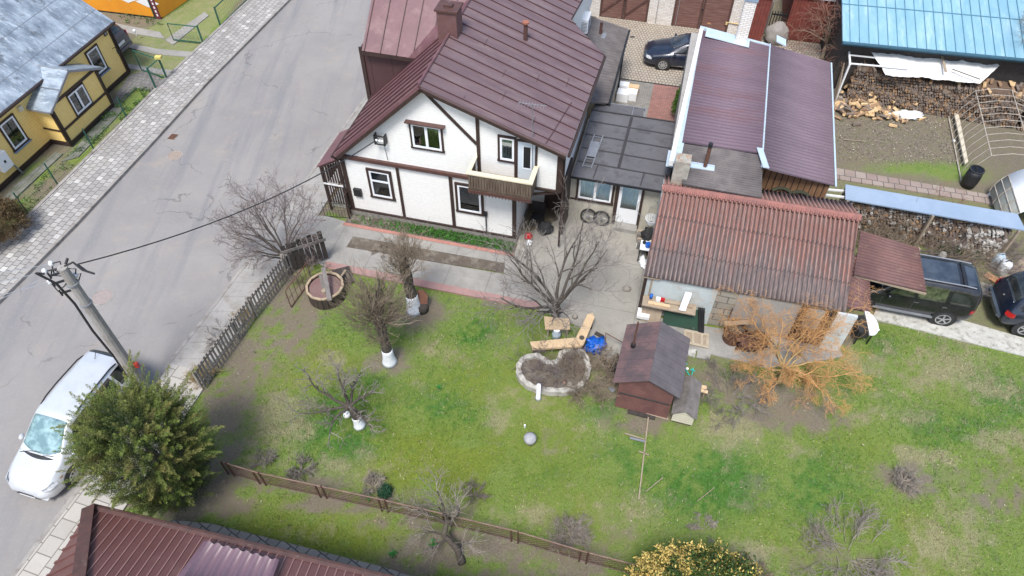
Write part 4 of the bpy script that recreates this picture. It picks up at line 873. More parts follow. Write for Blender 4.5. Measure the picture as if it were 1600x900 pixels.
upY = nrm(Y.ey * math.cos(pt_) + Y.ez * math.sin(pt_)); nY = nrm(np.cross(-Y.ex, upY)); nY = nY if nY[2] > 0 else -nY
b = MB(); b.slab(ro, -nY * .07); b.slab([ro[3], ro[2], Y.p(-14.3, 8.2, ez0), Y.p(.28, 8.2, ez0)], -nY * .05); rf = part(b, "roof", M['old_sheet'], t)
b = MB(); b.ribs(ro, upY, 1.45, .02, .012, start=.3); b.ribs(ro, Y.ex, 1.32, .018, .01, start=.9); part(b, "sheet_joint", M['metal_grey'], rf)
b = MB(); b.beam(ro[0] - (0, 0, .1), ro[1] - (0, 0, .1), .03, .12); b.tube([ro[0] - Y.ey * .04 - (0, 0, .05), ro[1] - Y.ey * .04 - (0, 0, .05)], .05, 8); b.beam(ro[0] - nY * .12, ro[3] - nY * .12, .03, .14, up=nY); b.tube([ro[0] - (0, 0, .1), Y.p(.02, -.08, 2.5), Y.p(.04, -.08, .1)], .035, 6); part(b, "gutter", M['dark_trim'], t)
b = MB(); b.slab([Y.p(-.02, .0, 2.7), Y.p(-.02, 7.6, 2.7), Y.p(-.02, 3.9, 5.3)], Y.ex * .02); part(b, "gable", M['yellow_siding'], t)
M['sill_blue'] = mat('sill_blue', (.16, .22, .30), (.2, .26, .34), 4, .5)
def YW(a, c, **k):
    (x0, za), (x1, zb) = a, c; return window(t, Y.o, Y.ex, -Y.ey, x0, x1, zb, za, M['dark_trim'], tw=.07, tw_b=.07, sill=M['sill_blue'], **k)
YW((-1.98, 2.30), (-1.08, .98), panes=1); YW((-7.72, 2.28), (-6.80, .90), panes=1)
# reveal strip inside the windows (white frames show on one side)
# porch
x0, x1, yp = -5.86, -2.72, -1.0
b = MB(); b.fbox(Y, x0, x1, yp, -.001, .22, 2.15); b.slab([Y.p(x0, yp, 2.151), Y.p(x1, yp, 2.151), Y.p((x0 + x1) / 2, yp, 2.85)], Y.ey * .999); po = part(b, "porch", M['yellow_siding'], t)
b = MB(); b.fbox(Y, x0 - .03, x1 + .03, yp - .03, -.0, 0, .21); b.fbox(Y, x0 - .05, x0 + .1, yp - .05, yp - .002, .1, 2.1); b.fbox(Y, x1 - .1, x1 + .05, yp - .05, yp - .002, .1, 2.1); b.fbox(Y, x0 - .05, x0 - .002, yp - .05, yp + .1, .1, 2.1); b.fbox(Y, x1 + .002, x1 + .05, yp - .05, yp + .1, .1, 2.1)
b.fbox(Y, x0 + .1, x1 - .1, yp - .045, yp - .002, .80, .90); b.fbox(Y, x0 - .045, x0 - .002, yp + .1, -.02, .80, .87); b.fbox(Y, x0 + .1, x1 - .1, yp - .045, yp - .002, 2.02, 2.14); part(b, "porch_beam", M['dark_trim'], po)
window(po, Y.p(0, yp), Y.ex, -Y.ey, -4.85, -3.72, .93, 2.0, M['dark_trim'], panes=2, tw=.05, tw_b=.03)
xm = (x0 + x1) / 2; pk = 2.98; e_ = 2.05
b = MB()
for sx, xe in ((-1, x0 - .25), (1, x1 + .25)):
    b.slab([Y.p(xm, yp - .22, pk), Y.p(xe, yp - .22, e_), Y.p(xe, -.01, e_), Y.p(xm, .38, pk)], (0, 0, -.05))
pr_ = part(b, "porch_roof", M['old_sheet'], po)
b = MB(); b.beam(Y.p(xm - .9, yp - .22, 2.57), Y.p(xm - .9, -.05, 2.57), .02, .03); b.tube([Y.p(xm, yp - .24, pk + .02), Y.p(xm, .35, pk + .02)], .03, 6); part(b, "sheet_joint", M['metal_grey'], pr_)
b = MB()
for xe in (x0 - .25, x1 + .25): b.beam(Y.p(xm, yp - .24, pk - .06), Y.p(xe, yp - .24, e_ - .06), .03, .1, up=(0, 0, 1))
b.beam(Y.p(x0 - .27, yp - .2, e_ - .05), Y.p(x0 - .27, -.05, e_ - .05), .04, .08); part(b, "verge_trim", M['metal_grey'], pr_)
# lamp, number plate, meter box
lx, lz = Y.fy(175, 76); b = MB(); b.tube([Y.p(lx, -.02, lz), Y.p(lx, -.2, lz + .1), Y.p(lx, -.28, lz)], .015, 5); b.cyl(Y.p(lx, -.28, lz - .22), .06, .2, 8); part(b, "wall_lamp", M['black'], t)
lx, lz = Y.fy(164, 52); part(mb_box(Y, lx - .11, lx + .11, -.03, -.002, lz - .12, lz + .12), "wall_plate", M['black'], t); part(mb_box(Y, lx - .06, lx + .06, -.035, -.031, lz - .07, lz + .07), "plate_face", M['metal_grey'], t)
q = Y.l(PL(Y.p(0, -.25), Y.ey, 8, 250)); mbx = thing("meter_box", "white electric meter box on the yellow house wall above the hedge", "meter box", Y.p(q[0], -.2, q[2] - .4), Y.deg)
part(mb_box(Y, q[0] - .35, q[0] + .22, -.26, -.01, q[2] - .42, q[2] + .35), "cabinet", M['pvc'], mbx)
part(mb_box(Y, q[0] - .1, q[0] + .0, -.268, -.262, q[2] - .1, q[2] + .02), "window", M['black'], mbx)
b = MB(); b.tube([Y.p(q[0] + .25, -.15, q[2] - .4), Y.p(q[0] + .4, -.15, 0)], .04, 6); part(b, "conduit", M['metal_grey'], mbx)
b = MB(); q = Y.fy(31, 169, -.02); b.fbox(Y, q[0] - .12, q[0] + .1, -.1, -.002, q[1] - .12, q[1] + .1); part(b, "junction_box", M['rail_cream'], t)

# ---------------------------------------------------------------- orange building
oc = G(252, 29, 0); o1 = G(152, 17, 0); o2 = G(291, 2, 0)
OF = Fr(oc, math.degrees(math.atan2(*(oc - o1)[[1, 0]])))
t = thing("orange_building", "bright orange building with white diamond tiles and a maroon corner strip", "building", oc, OF.deg)
M['orange'] = mat('orange_render', (.80, .33, .02), (.72, .28, .02), 1.2, .7, c3=(.55, .22, .03), sc3=1.5, t3=(.6, .85))
d2 = OF.l(o2); b = MB(); b.slab([OF.p(-10, 0), OF.p(0, 0), np.array([*o2[:2], 0]) * 3.2 - oc * 2.2, OF.p(-6, 9)], (0, 0, 3.2)); part(b, "wall", M['orange'], t)
b = MB(); b.slab([OF.p(-10, -.02), OF.p(.02, -.02), OF.p(.02, .1), OF.p(-10, .1)], (0, 0, .06)); part(b, "plinth", M['black'], t)
b = MB()
for cx, cz, wx, wz in [(OF.fy(230, 4)[0], OF.fy(230, 4)[1], .72, .28), (OF.fy(199, 0)[0], OF.fy(199, 0)[1] + .12, .72, .28), (OF.fy(168, -8)[0], OF.fy(168, -8)[1], .7, .3)]:
    b.slab([OF.p(cx - wx, -.004, cz), OF.p(cx, -.004, cz - wz), OF.p(cx + wx, -.004, cz), OF.p(cx, -.004, cz + wz)], -OF.ey * .012)
part(b, "diamond_tile", M['pvc'], t)
b = MB(); b.fbox(OF, -.28, .02, -.05, -.002, 0, 3.2); part(b, "corner_strip", mat('maroon', (.17, .03, .05)), t)
b = MB()
for k in range(14): b.fbox(OF, -.17, -.08, -.056, -.051, .15 + k * .22, .28 + k * .22)
part(b, "strip_mark", M['pvc'], t)
b = MB(); b.fbox(OF, -.36, -.3, -.08, -.01, 0, 3.2); part(b, "downpipe", M['green_metal'], t)

# ---------------------------------------------------------------- neighbour's roof, bottom left
zc = 3.0; N0 = G(140, 793, zc); N1 = G(600, 904, zc); N2 = G(71, 905, zc)
NF = Fr([N0[0], N0[1], 0], math.degrees(math.atan2(*(N1 - N0)[[1, 0]])))
t = thing("neighbour_house", "neighbouring house seen from above with chocolate brown metal tile roof", "house", NF.o, NF.deg)
pn = R(24); L = 16; Dn = 4.5
l2 = NF.l(N2); dl = nrm(np.array([l2[0], l2[1], 0])); # left eave direction in frame
far = dl * 9 ; top = (dl * 6.0 + np.array([4.3, 0, 0]))
def nz(d): return zc + d * math.tan(pn)
hip = NF.fy(125, 905, 0)
# hip edge: where the photo shows it at the image border
hz = zc + .95; hp = G(126, 900, hz); hl = NF.l(hp); hd = np.array([hl[0], hl[1], 0]) ; k_ = 3.2
hipend = NF.p(*(hl[:2] * k_), zc + (hz - zc) * k_)
m0 = NF.p(0, 0, zc); m1 = NF.p(L, 0, zc); m2 = NF.p(L, hl[1] * k_, zc + (hz - zc) * k_)
nM = nrm(np.cross(m1 - m0, hipend - m0)); nM = nM if nM[2] > 0 else -nM
upM = nrm(np.cross(NF.ex, nM)); upM = upM if upM[2] > 0 else -upM
leftfar = NF.p(*(dl[:2] * 8), zc)
M['tile_choc'] = mat('tile_choc', (.115, .048, .042), (.14, .062, .055), 1.2, .42, c3=(.17, .09, .08), sc3=1, t3=(.55, .8), bump=.15, bsc=12)
M['tile_line'] = mat('tile_line', (.32, .17, .15), (.26, .14, .12), 6, .4)
b = MB(); b.slab([m0, m1, m2, hipend], -nM * .08); b.slab([m0, hipend, NF.p(*(hl[:2] * k_ + dl[:2] * 3), zc + .2), leftfar], (0, 0, -.08)); rf = part(b, "roof", M['tile_choc'], t)
b = MB(); slant = nrm(G(255, 905, zc + .5) - G(290, 832, zc + .1)); 
d_ = nrm(PL(m0, nM, 205, 905) - PL(m0, nM, 262, 826)); b.ribs([m0, m1, m2, hipend], d_, .215, .028, .022, start=.1, off=.001, N=nM); part(b, "tile_rib", M['tile_line'], rf)
b = MB(); nLf = nrm(np.cross(leftfar - m0, hipend - m0)); nLf = nLf if nLf[2] > 0 else -nLf
dd_ = nrm(PL(m0, nLf, 75, 895) - PL(m0, nLf, 120, 872)); b.ribs([m0, hipend, leftfar], dd_, .30, .06, .035, start=.15, off=.001, N=nLf); part(b, "tile_rib", M['tile_choc'], rf)
b = MB(); sdv = nrm(np.cross(hipend - m0, [0, 0, 1.])); b.slab([m0 - sdv * .15 + (0, 0, .05), m0 + sdv * .15 + (0, 0, .05), hipend + sdv * .15 + (0, 0, .06), hipend - sdv * .15 + (0, 0, .06)], (0, 0, .04)); b.beam(m0 + (0, 0, .02), m1 + (0, 0, .02), .10, .05); part(b, "hip_cap", M['brown_trim'], rf)
b = MB(); b.tube([m0 + NF.ey * .08 - (0, 0, .06), m1 + NF.ey * .08 - (0, 0, .06)], .06, 8); part(b, "gutter", M['brown_trim'], t)
b = MB(); b.slab([NF.p(.5, -.5), NF.p(L, -.5), NF.p(L, -6), NF.p(.5 + dl[0] * 6, dl[1] * 6)], (0, 0, 2.85)); part(b, "wall", M['plaster_beige'], t)
# raised lighter roof panel
q = [PL(m0 + nM * .22, nM, x, y) for x, y in ((326, 846), (432, 874), (400, 960), (262, 940))]
b = MB(); b.corr(q[3], q[0], q[1], q[2], 1, .0, th=.05) if 0 else b.corr(q[0], q[1], q[2], q[3], 7, .03, seg=8, th=.04, sharp=1.5); part(b, "raised_roof", mat('tile_mauve', (.17, .11, .135), (.15, .095, .115), 1, .42), t, smooth=True)
b = MB(); q0_, q3_ = PL(m0 + nM * .24, nM, 318, 846), PL(m0 + nM * .24, nM, 248, 940); b.slab([q0_, q[0] + nM * .03, q[3] + nM * .03, q3_], -nM * .22); b.slab([q[1] + nM * .04, PL(m0 + nM * .24, nM, 436, 875), PL(m0 + nM * .24, nM, 404, 962), q[2] + nM * .04], -nM * .22); part(b, "raised_trim", mat('trim_mauve', (.19, .11, .14), (.17, .10, .12), 1, .45), t)

# ---------------------------------------------------------------- brick garages across the back court
M['white_brick'] = brickmat('white_brick', (.62, .58, .52), (.75, .72, .68), (.42, .38, .34), .25, .085, .01, axes='xz', dirtamt=.35, dirt=(.42, .33, .24))
t = thing("brick_garages", "white brick garage row with weathered brown wooden double doors", "garage", H.p(11, 18.4), H.deg)
def gx(px, py, y=18.4): return H.fy(px, py, y)[0]
xs = [gx(936, 27), gx(1010, 38), gx(1048, 40), gx(1137, 44), gx(1163, 46)]
part(mb_box(H, 5.5, 15.2, 18.55, 24, 0, 2.9), "wall", M['white_brick'], t)
b = MB(); [part(mb_box(H, a_, c_, 18.4, 18.549, 0, 2.9), "pier", M['white_brick'], t) for a_, c_ in ((5.5, xs[0]), (xs[1], xs[2]), (xs[3], 15.2))]
part(mb_box(H, 5.2, 15.5, 18.1, 24, 2.92, 3.05), "roof", M['bitumen'], t)
b = MB()
for xx in (9.95, 11.05): b.fbox(H, xx + .3, xx + .33, 18.36, 18.395, 0, 2.9)
part(b, "downpipe", M['metal_grey'], t)
M['door_old'] = mat('door_old', (.13, .055, .045), (.19, .10, .08), 4, .8, bump=.3, lines=('z', .13, .012, .5), c3=(.24, .16, .13), sc3=2.5, t3=(.55, .72), stretch=(.4, 1, 3))
for a_, c_ in ((xs[0], xs[1]), (xs[2], xs[3])):
    m_ = (a_ + c_) / 2
    for p0, p1 in ((a_ + .02, m_ - .01), (m_ + .01, c_ - .02)):
        d = part(mb_box(H, p0, p1, 18.44, 18.52, .05, 2.7), "garage_door", M['door_old'], t)
        b = MB(); b.fbox(H, p0, p0 + .1, 18.41, 18.439, .05, 2.7); b.fbox(H, p1 - .1, p1, 18.41, 18.439, .05, 2.7); b.beam(H.p(p0 + .1, 18.42, .3), H.p(p1 - .1, 18.42, 1.3), .1, .03, up=H.ey) if p0 < 10 else None; part(b, "door_rail", M['brown_trim'], d)
    b = MB(); b.fbox(H, m_ - .03, m_ + .03, 18.37, 18.41, 1.1, 1.2); part(b, "door_handle", M['black'], d)
# dark red sheds at the top
M['red_boards'] = mat('red_boards', (.20, .045, .03), (.15, .035, .025), 3, .75, lines=('x', .16, .02, .4), c3=(.25, .10, .07), sc3=2, t3=(.6, .8))
q0, q1 = H.g(1163, 47), H.g(1195, 52)
t = thing("dark_red_shed", "narrow dark red shed beside the white brick garage pier", "shed", H.p(q0[0] + .6, q0[1]), H.deg)
part(mb_box(H, 15.25, 15.95, 17.6, 21, 0, 2.6), "wall", M['red_boards'], t); part(mb_box(H, 15.2, 16.0, 17.5, 21, 2.61, 2.7), "roof", M['bitumen'], t)
s0_, s1_ = H.g(1222, 60), H.g(1305, 70)
t = thing("red_board_shed", "red board shed behind the tangled leafless shrub, grey sheet roof edge", "shed", H.p(s0_[0] + 1.5, s0_[1]), H.deg)
part(mb_box(H, s0_[0], s0_[0] + 3.6, s0_[1], s0_[1] + 5, 0, 2.35), "wall", M['red_boards'], t)
part(mb_box(H, s0_[0] - .15, s0_[0] + 3.7, s0_[1] - .1, s0_[1] + 5, 2.36, 2.46), "roof", M['galv'], t)
# small black picket gate between the red sheds
g0, g1 = G(1197, 52), G(1222, 58); GT = Fr(g0, HM.deg)
t = thing("picket_gate", "small black picket gate between the two red sheds", "gate", g0, HM.deg)
b = MB(); wd_ = 1.2
for k in range(9): b.fbox(GT, k * .14, k * .14 + .05, 0, .03, .1, 1.3)
b.fbox(GT, 0, 1.2, .031, .07, .4, .48); b.fbox(GT, 0, 1.2, .031, .07, 1.05, 1.13); part(b, "pickets", M['black'], t)
b = MB(); b.fbox(GT, -.16, -.05, -.05, .08, 0, 1.8); part(b, "post", M['plank_grey'], t)
# boulder / covered heap
b = MB(); c = G(1208, 62); b.ball(c + (0, -.3, .5), (.62, .5, .6), 18, 12, .3, 5, 2); single(b, "boulder", mat('boulder', (.30, .27, .24), (.24, .22, .2), 3, .95, bump=.5), "large rounded grey-brown boulder behind the long outbuilding roof", "boulder", smooth=True)

# ---------------------------------------------------------------- blue roofed building
zb_ = 2.8; B0_, B1_ = G(1317, 64, zb_), G(1600, 91, zb_); BFd = math.degrees(math.atan2(*(B1_ - B0_)[[1, 0]])); BF = Fr([B0_[0], B0_[1], 0], BFd)
t = thing("blue_roof_barn", "long barn with pale blue ribbed metal roof and dark walls", "barn", BF.o, BFd)
pb_ = R(16); upB = nrm(BF.ey * math.cos(pb_) + BF.ez * math.sin(pb_)); dB = nrm(G(1313, 0, zb_ + 1.0) - B0_)
p0 = BF.p(0, 0, zb_); p1 = BF.p(16, 0, zb_); p2 = p1 + upB * 7; p3 = p0 + upB * 7
M['blue_sheet'] = mat('blue_sheet', (.17, .33, .42), (.23, .40, .49), 1.2, .45, c3=(.33, .47, .53), sc3=1.1, t3=(.5, .72), bump=.15, bsc=5, spec=.4, stretch=(1.6, .35, 1))
b = MB(); b.slab([p0, p1, p2, p3], (0, 0, -.1)); rf = part(b, "roof", M['blue_sheet'], t)
b = MB(); nB = nrm(np.cross(BF.ex, upB)); nB = nB if nB[2] > 0 else -nB; b.ribs([p0, p1, p2, p3], upB, .42, .025, .04, start=.1, off=.001); b.beam(p0 + upB * 2.35 + nB * .02, p1 + upB * 2.35 + nB * .02, .05, .02); part(b, "rib", mat('blue_rib', (.11, .27, .36)), rf)
b = MB(); b.tube([p0 - BF.ey * .06 - (0, 0, .06), p1 - BF.ey * .06 - (0, 0, .06)], .08, 8); b.beam(p0 - (0, 0, .12), p1 - (0, 0, .12), .06, .16); part(b, "gutter", mat('blue_dark', (.03, .10, .15)), t)
part(mb_box(BF, .3, 16, .5, 7, 0, 2.68), "wall", M['plank_dark'], t)
# dark board fence left of the firewood
f0_, f1_ = G(1305, 60), G(1300, 130); b = MB(); b.obb(G(1303, 105), G(1318, 66) - G(1303, 105), (.05, 0, 0), (0, 0, 1.5)); b.ribs([G(1303, 105, .2), G(1318, 66, .2), G(1318, 66, 1.4), G(1303, 105, 1.4)], (0, 0, 1), .2, .03, .02)
single(b, "board_fence", M['plank_dark'], "dark board fence between the tangled shrub and firewood shelter", "fence")
# ================================================================= VEHICLES
def paint(name, c, rough=.28, metal=.3, coat=.6):
    t = NT(name); v = t.coord(); col = t.mix(t.step(t.noise(v, 2.5, 5, .7), .45, .75), c, tuple(x * .85 + .015 for x in c)); t.set(t.b.inputs["Coat Weight"], coat); t.set(t.b.inputs["Coat Roughness"], .08)
    return t.out(col, rough, metal)
M['silver'] = paint('silver_paint', (.62, .64, .66), .32, .35)
M['car_black'] = paint('black_paint', (.012, .013, .016), .25, .1)
M['car_navy'] = paint('navy_paint', (.012, .018, .035), .25, .1)
M['car_greyv'] = paint('grey_violet_paint', (.09, .085, .115), .3, .3)
M['alloy'] = mat('alloy', (.55, .56, .57), (.45, .46, .47), 6, .3, .7)
M['lamp_glass'] = mat('lamp_glass', (.7, .73, .75), (.5, .52, .55), 20, .12)
M['lamp_red'] = mat('lamp_red', (.45, .012, .015), (.35, .01, .012), 20, .2)
M['lamp_orange'] = mat('lamp_orange', (.7, .3, .05), None, 20, .2)
M['chrome'] = mat('chrome', (.6, .6, .62), (.5, .5, .5), 5, .15, .9)
M['seat_grey'] = mat('seat_grey', (.07, .07, .075), (.10, .10, .1), 5, .8)
M['seat_beige'] = mat('seat_beige', (.20, .22, .16), (.12, .13, .1), 5, .8)
M['plate_white'] = mat('plate_white', (.75, .76, .75), (.7, .7, .7), 5, .4)
class Car:
    def __init__(s, name, label, o, deg, T, body, roofrails=None, group=None):
        # T rows: x, z_low, half width, z_belt, half width at belt, z_top, half width at roof
        s.F = Fr([o[0], o[1], 0], deg); s.t = thing(name, label, "car", s.F.o, deg, group); s.T = np.array(T, float); s.paint = body
        X = np.linspace(s.T[0, 0], s.T[-1, 0], 90); A = np.stack([np.interp(X, s.T[:, 0], s.T[:, k]) for k in range(1, 7)], 1)
        for _ in range(2): B = A.copy(); B[1:-1] = (A[:-2] + 2 * A[1:-1] + A[2:]) / 4; A = B
        s.X, s.A = X, A
        V = []; m = None
        for x, a in zip(X, A):
            h = s.half(a); full = [(y, z) for y, z in h] + [(-y, z) for y, z in h[::-1][1:]]; full = full[:-1]; m = len(full); V += [s.F.p(x, y, z) for y, z in full]
        n = len(X); F = [(i * m + k, i * m + (k + 1) % m, (i + 1) * m + (k + 1) % m, (i + 1) * m + k) for i in range(n - 1) for k in range(m)]
        F += [tuple(range(m - 1, -1, -1)), tuple(range((n - 1) * m, n * m))]
        b = MB(); b.add(V, [f[::-1] for f in F]); s.body = part(b, "body", body, s.t, smooth=True)
    def half(s, a):
        zl, w, zb, wb, zt, wr = a
        P = [(0, zl), (w * .86, zl), (w * .97, zl + .07), (w, zl + (zb - zl) * .35), (w * .995, zl + (zb - zl) * .7), (w * .975, zb - .05), (wb, zb), ((wb * 2 + wr) / 3 + .012, zb + (zt - .05 - zb) / 3), ((wb + 2 * wr) / 3 + .010, zb + (zt - .05 - zb) * 2 / 3), (wr, zt - .05), (wr * .9, zt - .012), (wr * .6, zt + .012), (0, zt + .025)]
        return P
    def at(s, x): return np.array([np.interp(x, s.X, s.A[:, k]) for k in range(6)])
    def topz(s, x, y):
        h = s.half(s.at(x))[9:]; ys = [q[0] for q in h][::-1]; zs = [q[1] for q in h][::-1]; return np.interp(abs(y), ys, zs)
    def patch(s, name, grid, m, parent=None, off=.008, label=None):
        # grid: 2D list of local points; a thin skin standing just proud of the body
        g = np.array(grid, float); nu, nv = g.shape[:2]; du = np.gradient(g, axis=0); dv = np.gradient(g, axis=1); N = np.cross(du, dv); N /= (np.linalg.norm(N, axis=2, keepdims=True) + 1e-9)
        c = g.mean(axis=(0, 1)); 
        if (N.mean(axis=(0, 1)) @ (c - np.array([0, 0, .6]))) < 0: N = -N
        V = np.concatenate([(g + N * off).reshape(-1, 3), (g - N * .004).reshape(-1, 3)]); K = nu * nv; F = []
        for i in range(nu - 1):
            for j in range(nv - 1):
                a = i * nv + j; q = (a, a + 1, a + nv + 1, a + nv); F.append(q); F.append(tuple(K + t for t in q[::-1]))
        for i in range(nu - 1):
            for j in (0, nv - 1): a = i * nv + j; F.append((a, a + nv, K + a + nv, K + a))
        for j in range(nv - 1):
            for i in (0, nu - 1): a = i * nv + j; F.append((a, a + 1, K + a + 1, K + a))
        b = MB(); b.add([s.F.p(*p) for p in V], F); return part(b, name, m, parent or s.t, smooth=True, label=label)
    def side(s, name, sg, xb0, xb1, xt0, xt1, m, t0=.08, t1=.9, n=8, off=.008):
        G_ = []
        for i in range(n + 1):
            row = []
            for j in range(5):
                t = t0 + (t1 - t0) * j / 4; x0 = xb0 + (xt0 - xb0) * j / 4; x1 = xb1 + (xt1 - xb1) * j / 4; x = x0 + (x1 - x0) * i / n
                h = s.half(s.at(x))[6:10]; k = t * 3; a = int(min(2, k)); f = k - a; y = h[a][0] * (1 - f) + h[a + 1][0] * f; z = h[a][1] * (1 - f) + h[a + 1][1] * f; row.append((x, sg * y, z))
            G_.append(row)
        return s.patch(name, G_, m, off=off)
    def screen(s, name, x0, x1, m, k0=.86, k1=.86, curve=.12, n=8, off=.008):
        G_ = []
        for i in range(n + 1):
            row = []; f = i / n
            for j in range(9):
                u = -1 + j / 4; kk = k0 + (k1 - k0) * f; x = x0 + (x1 - x0) * f - (curve * u * u * (1 - f) * np.sign(x0 - x1)); y = u * kk * s.at(x)[5] * .98; row.append((x, y, s.topz(x, y)))
            G_.append(row)
        return s.patch(name, G_, m, off=off)
    def skin(s, name, m, sg, xs, zs, off=.008, parent=None):      # patch on the side / corner of the body between heights
        G_ = []
        for x in xs:
            h = s.half(s.at(x))[1:7]; row = [(x, sg * np.interp(z, [q[1] for q in h], [q[0] for q in h]), z) for z in zs]; G_.append(row)
        return s.patch(name, G_, m, parent, off)
    def wheels(s, xs, r, w=.21, spokes=7, yk=0.0, sides=(1, -1)):
        for x in xs:
            for sg in sides:
                W_ = s.at(x)[1]; y = sg * (W_ + .012 + yk); F = s.F; ax = F.ey * sg
                c = F.p(x, y, r)
                b = MB(); b.ring(F.p(x, sg * (W_ - .04), r + .01), r * .55, r + .065, .046, 28, ax); part(b, "wheel_arch", M['black'], s.t)
                b = MB(); P = [c - ax * w, c - ax * (w - .02), c - ax * .03, c - ax * .0, c + ax * .004]; b.tube(P, [r * .93, r, r, r * .93, r * .7], 28); ty = part(b, "wheel", M['rubber'], s.t, smooth=True)
                b = MB(); b.ring(c + ax * .0, r * .60, r * .70, .012, 28, ax); b.cyl(c, r * .13, .016, 12, axis=ax)
                u = F.ex; v = F.ez
                for k in range(spokes):
                    t = 2 * math.pi * k / spokes + .2; d = u * math.cos(t) + v * math.sin(t); b.beam(c + d * r * .08 + ax * .008, c + d * r * .62 + ax * .008, r * .15, .014, up=ax)
                part(b, "rim", M['alloy'], ty)
    def box(s, name, x0, x1, y0, y1, z0, z1, m, parent=None):
        b = MB(); b.fbox(s.F, x0, x1, y0, y1, z0, z1); return part(b, name, m, parent or s.t)
    def mirror(s, x, z, m, wd=.2):
        for sg in (1, -1):
            y = s.at(x)[3]; b = MB(); b.ball(s.F.p(x, sg * (y + .13), z), (.07, .11, .075), 10, 8); part(b, "mirror", m, s.t, smooth=True)

f_ = lambda d: np.array([math.cos(R(d)), math.sin(R(d)), 0])
# ---- silver people carrier parked at the kerb (faces the viewer)
hd = 254.0; wq = G(126, 749, 0); o = wq - f_(hd) * 1.38 - f_(hd + 90) * .90
T = [(-2.28, .42, .62, .80, .60, .98, .50), (-2.22, .32, .80, .92, .74, 1.45, .56), (-2.05, .25, .86, .96, .80, 1.60, .60), (-1.6, .22, .875, .98, .83, 1.655, .62), (-.6, .20, .88, .98, .84, 1.69, .64), (.25, .20, .88, .97, .84, 1.66, .64), (.55, .20, .88, .96, .83, 1.58, .62), (1.15, .20, .88, .93, .81, 1.16, .70), (1.38, .20, .88, .90, .80, 1.03, .74), (1.8, .20, .86, .80, .76, .93, .68), (2.1, .22, .80, .68, .70, .80, .58), (2.27, .26, .66, .56, .56, .66, .44), (2.33, .34, .50, .50, .42, .54, .34)]
v = Car("silver_minivan", "silver minivan parked on the road edge, half hidden by the dark evergreen", o, hd, T, M['silver'])
def glassed(v, nm, fn): return fn

def cglass(name, c, c2, r=.06, sc=2.2):
    t = NT(name); v = t.coord(); n = t.noise(v, sc, 4, .6); col = t.mix(t.step(n, .42, .62), c, c2); return t.out(col, r, 0, spec=.8)
M['shield_teal'] = cglass('shield_teal', (.13, .22, .23), (.28, .41, .42), .08, 3.5)  # pale teal tones hold the windshield's reflection as painted colour
M['glass_dark'] = cglass('glass_dark', (.012, .015, .016), (.035, .04, .04))
M['glass_green'] = cglass('glass_green', (.035, .045, .025), (.11, .13, .07), .08, 4)
def lines_on(v, m, xs, sgs=(1, -1), z1=.95):      # door gaps
    for sg in sgs:
        for x in xs: v.skin("door_gap", m, sg, [x - .006, x + .006], np.linspace(.3, z1, 6), .003)
v.screen("windshield", 1.33, .40, M['shield_teal'], .95, .92, .18)
v.box("dashboard", 0, .01, -.01, .01, .5, .51, M['black'], v.body) if 0 else None
for sg in (1, -1):
    v.side("side_window", sg, -.35, .95, -.25, .42, M['glass_dark']); v.side("side_window", sg, -1.35, -.45, -1.3, -.35, M['glass_dark']); v.side("side_window", sg, -2.0, -1.45, -1.85, -1.4, M['glass_dark'])
    b = MB(); b.tube([v.F.p(x, sg * (v.at(x)[5] - .02), v.topz(x, v.at(x)[5] - .02) + .05 * (abs(x + .8) < .85) + .0) for x in np.linspace(-1.8, .1, 9)], .022, 6); part(b, "roof_rail", M['black'], v.t)
v.screen("rear_window", -2.18, -1.98, M['glass_dark'], .9, .9, .0)
v.wheels((-1.35, 1.38), .315, spokes=9); v.mirror(.98, 1.02, M['silver'])
# bonnet gap, wipers, lights, grille, plate, aerial
b = MB()
for y0, y1 in ((-.62, .05), (.0, .60)): b.tube([v.F.p(1.42, y0, v.topz(1.42, y0) + .03), v.F.p(1.33, (y0 + y1) / 2, v.topz(1.33, (y0 + y1) / 2) + .03), v.F.p(1.30, y1, v.topz(1.30, y1) + .035)], .011, 5)
part(b, "wiper", M['black'], v.t)
v.screen("cowl", 1.47, 1.36, M['black'], .95, .95, .16, off=.006)
for sg in (1, -1): v.skin("headlight", M['lamp_glass'], sg, np.linspace(1.84, 2.2, 7), np.linspace(.60, .76, 4), .012)
v.box("grille", 2.325, 2.35, -.25, .25, .40, .48, M['black']); v.box("number_plate", 2.335, 2.352, -.26, .26, .30, .39, M['plate_white']); v.box("emblem", 2.28, 2.31, -.06, .06, .57, .60, M['chrome'])
b = MB(); b.fbox(v.F, 2.0, 2.30, -.62, .62, .235, .27); part(b, "bumper", M['silver'], v.t); b = MB(); b.fbox(v.F, 2.318, 2.335, -.42, .42, .285, .31); part(b, "air_intake", M['black'], v.t)
b = MB(); b.tube([v.F.p(-1.75, -.1, 1.66), v.F.p(-1.95, -.1, 1.86)], .01, 5); part(b, "aerial", M['black'], v.t)
lines_on(v, M['black'], (-.42, .9, -1.4)); v.skin("side_lamp", M['lamp_orange'], 1, [1.62, 1.72], [.70, .74], .006)
for sg in (1, -1):
    v.box("door_handle", -.25, -.08, sg * .865 if sg > 0 else -.895, .895 if sg > 0 else -.865, .84, .87, M['silver'])

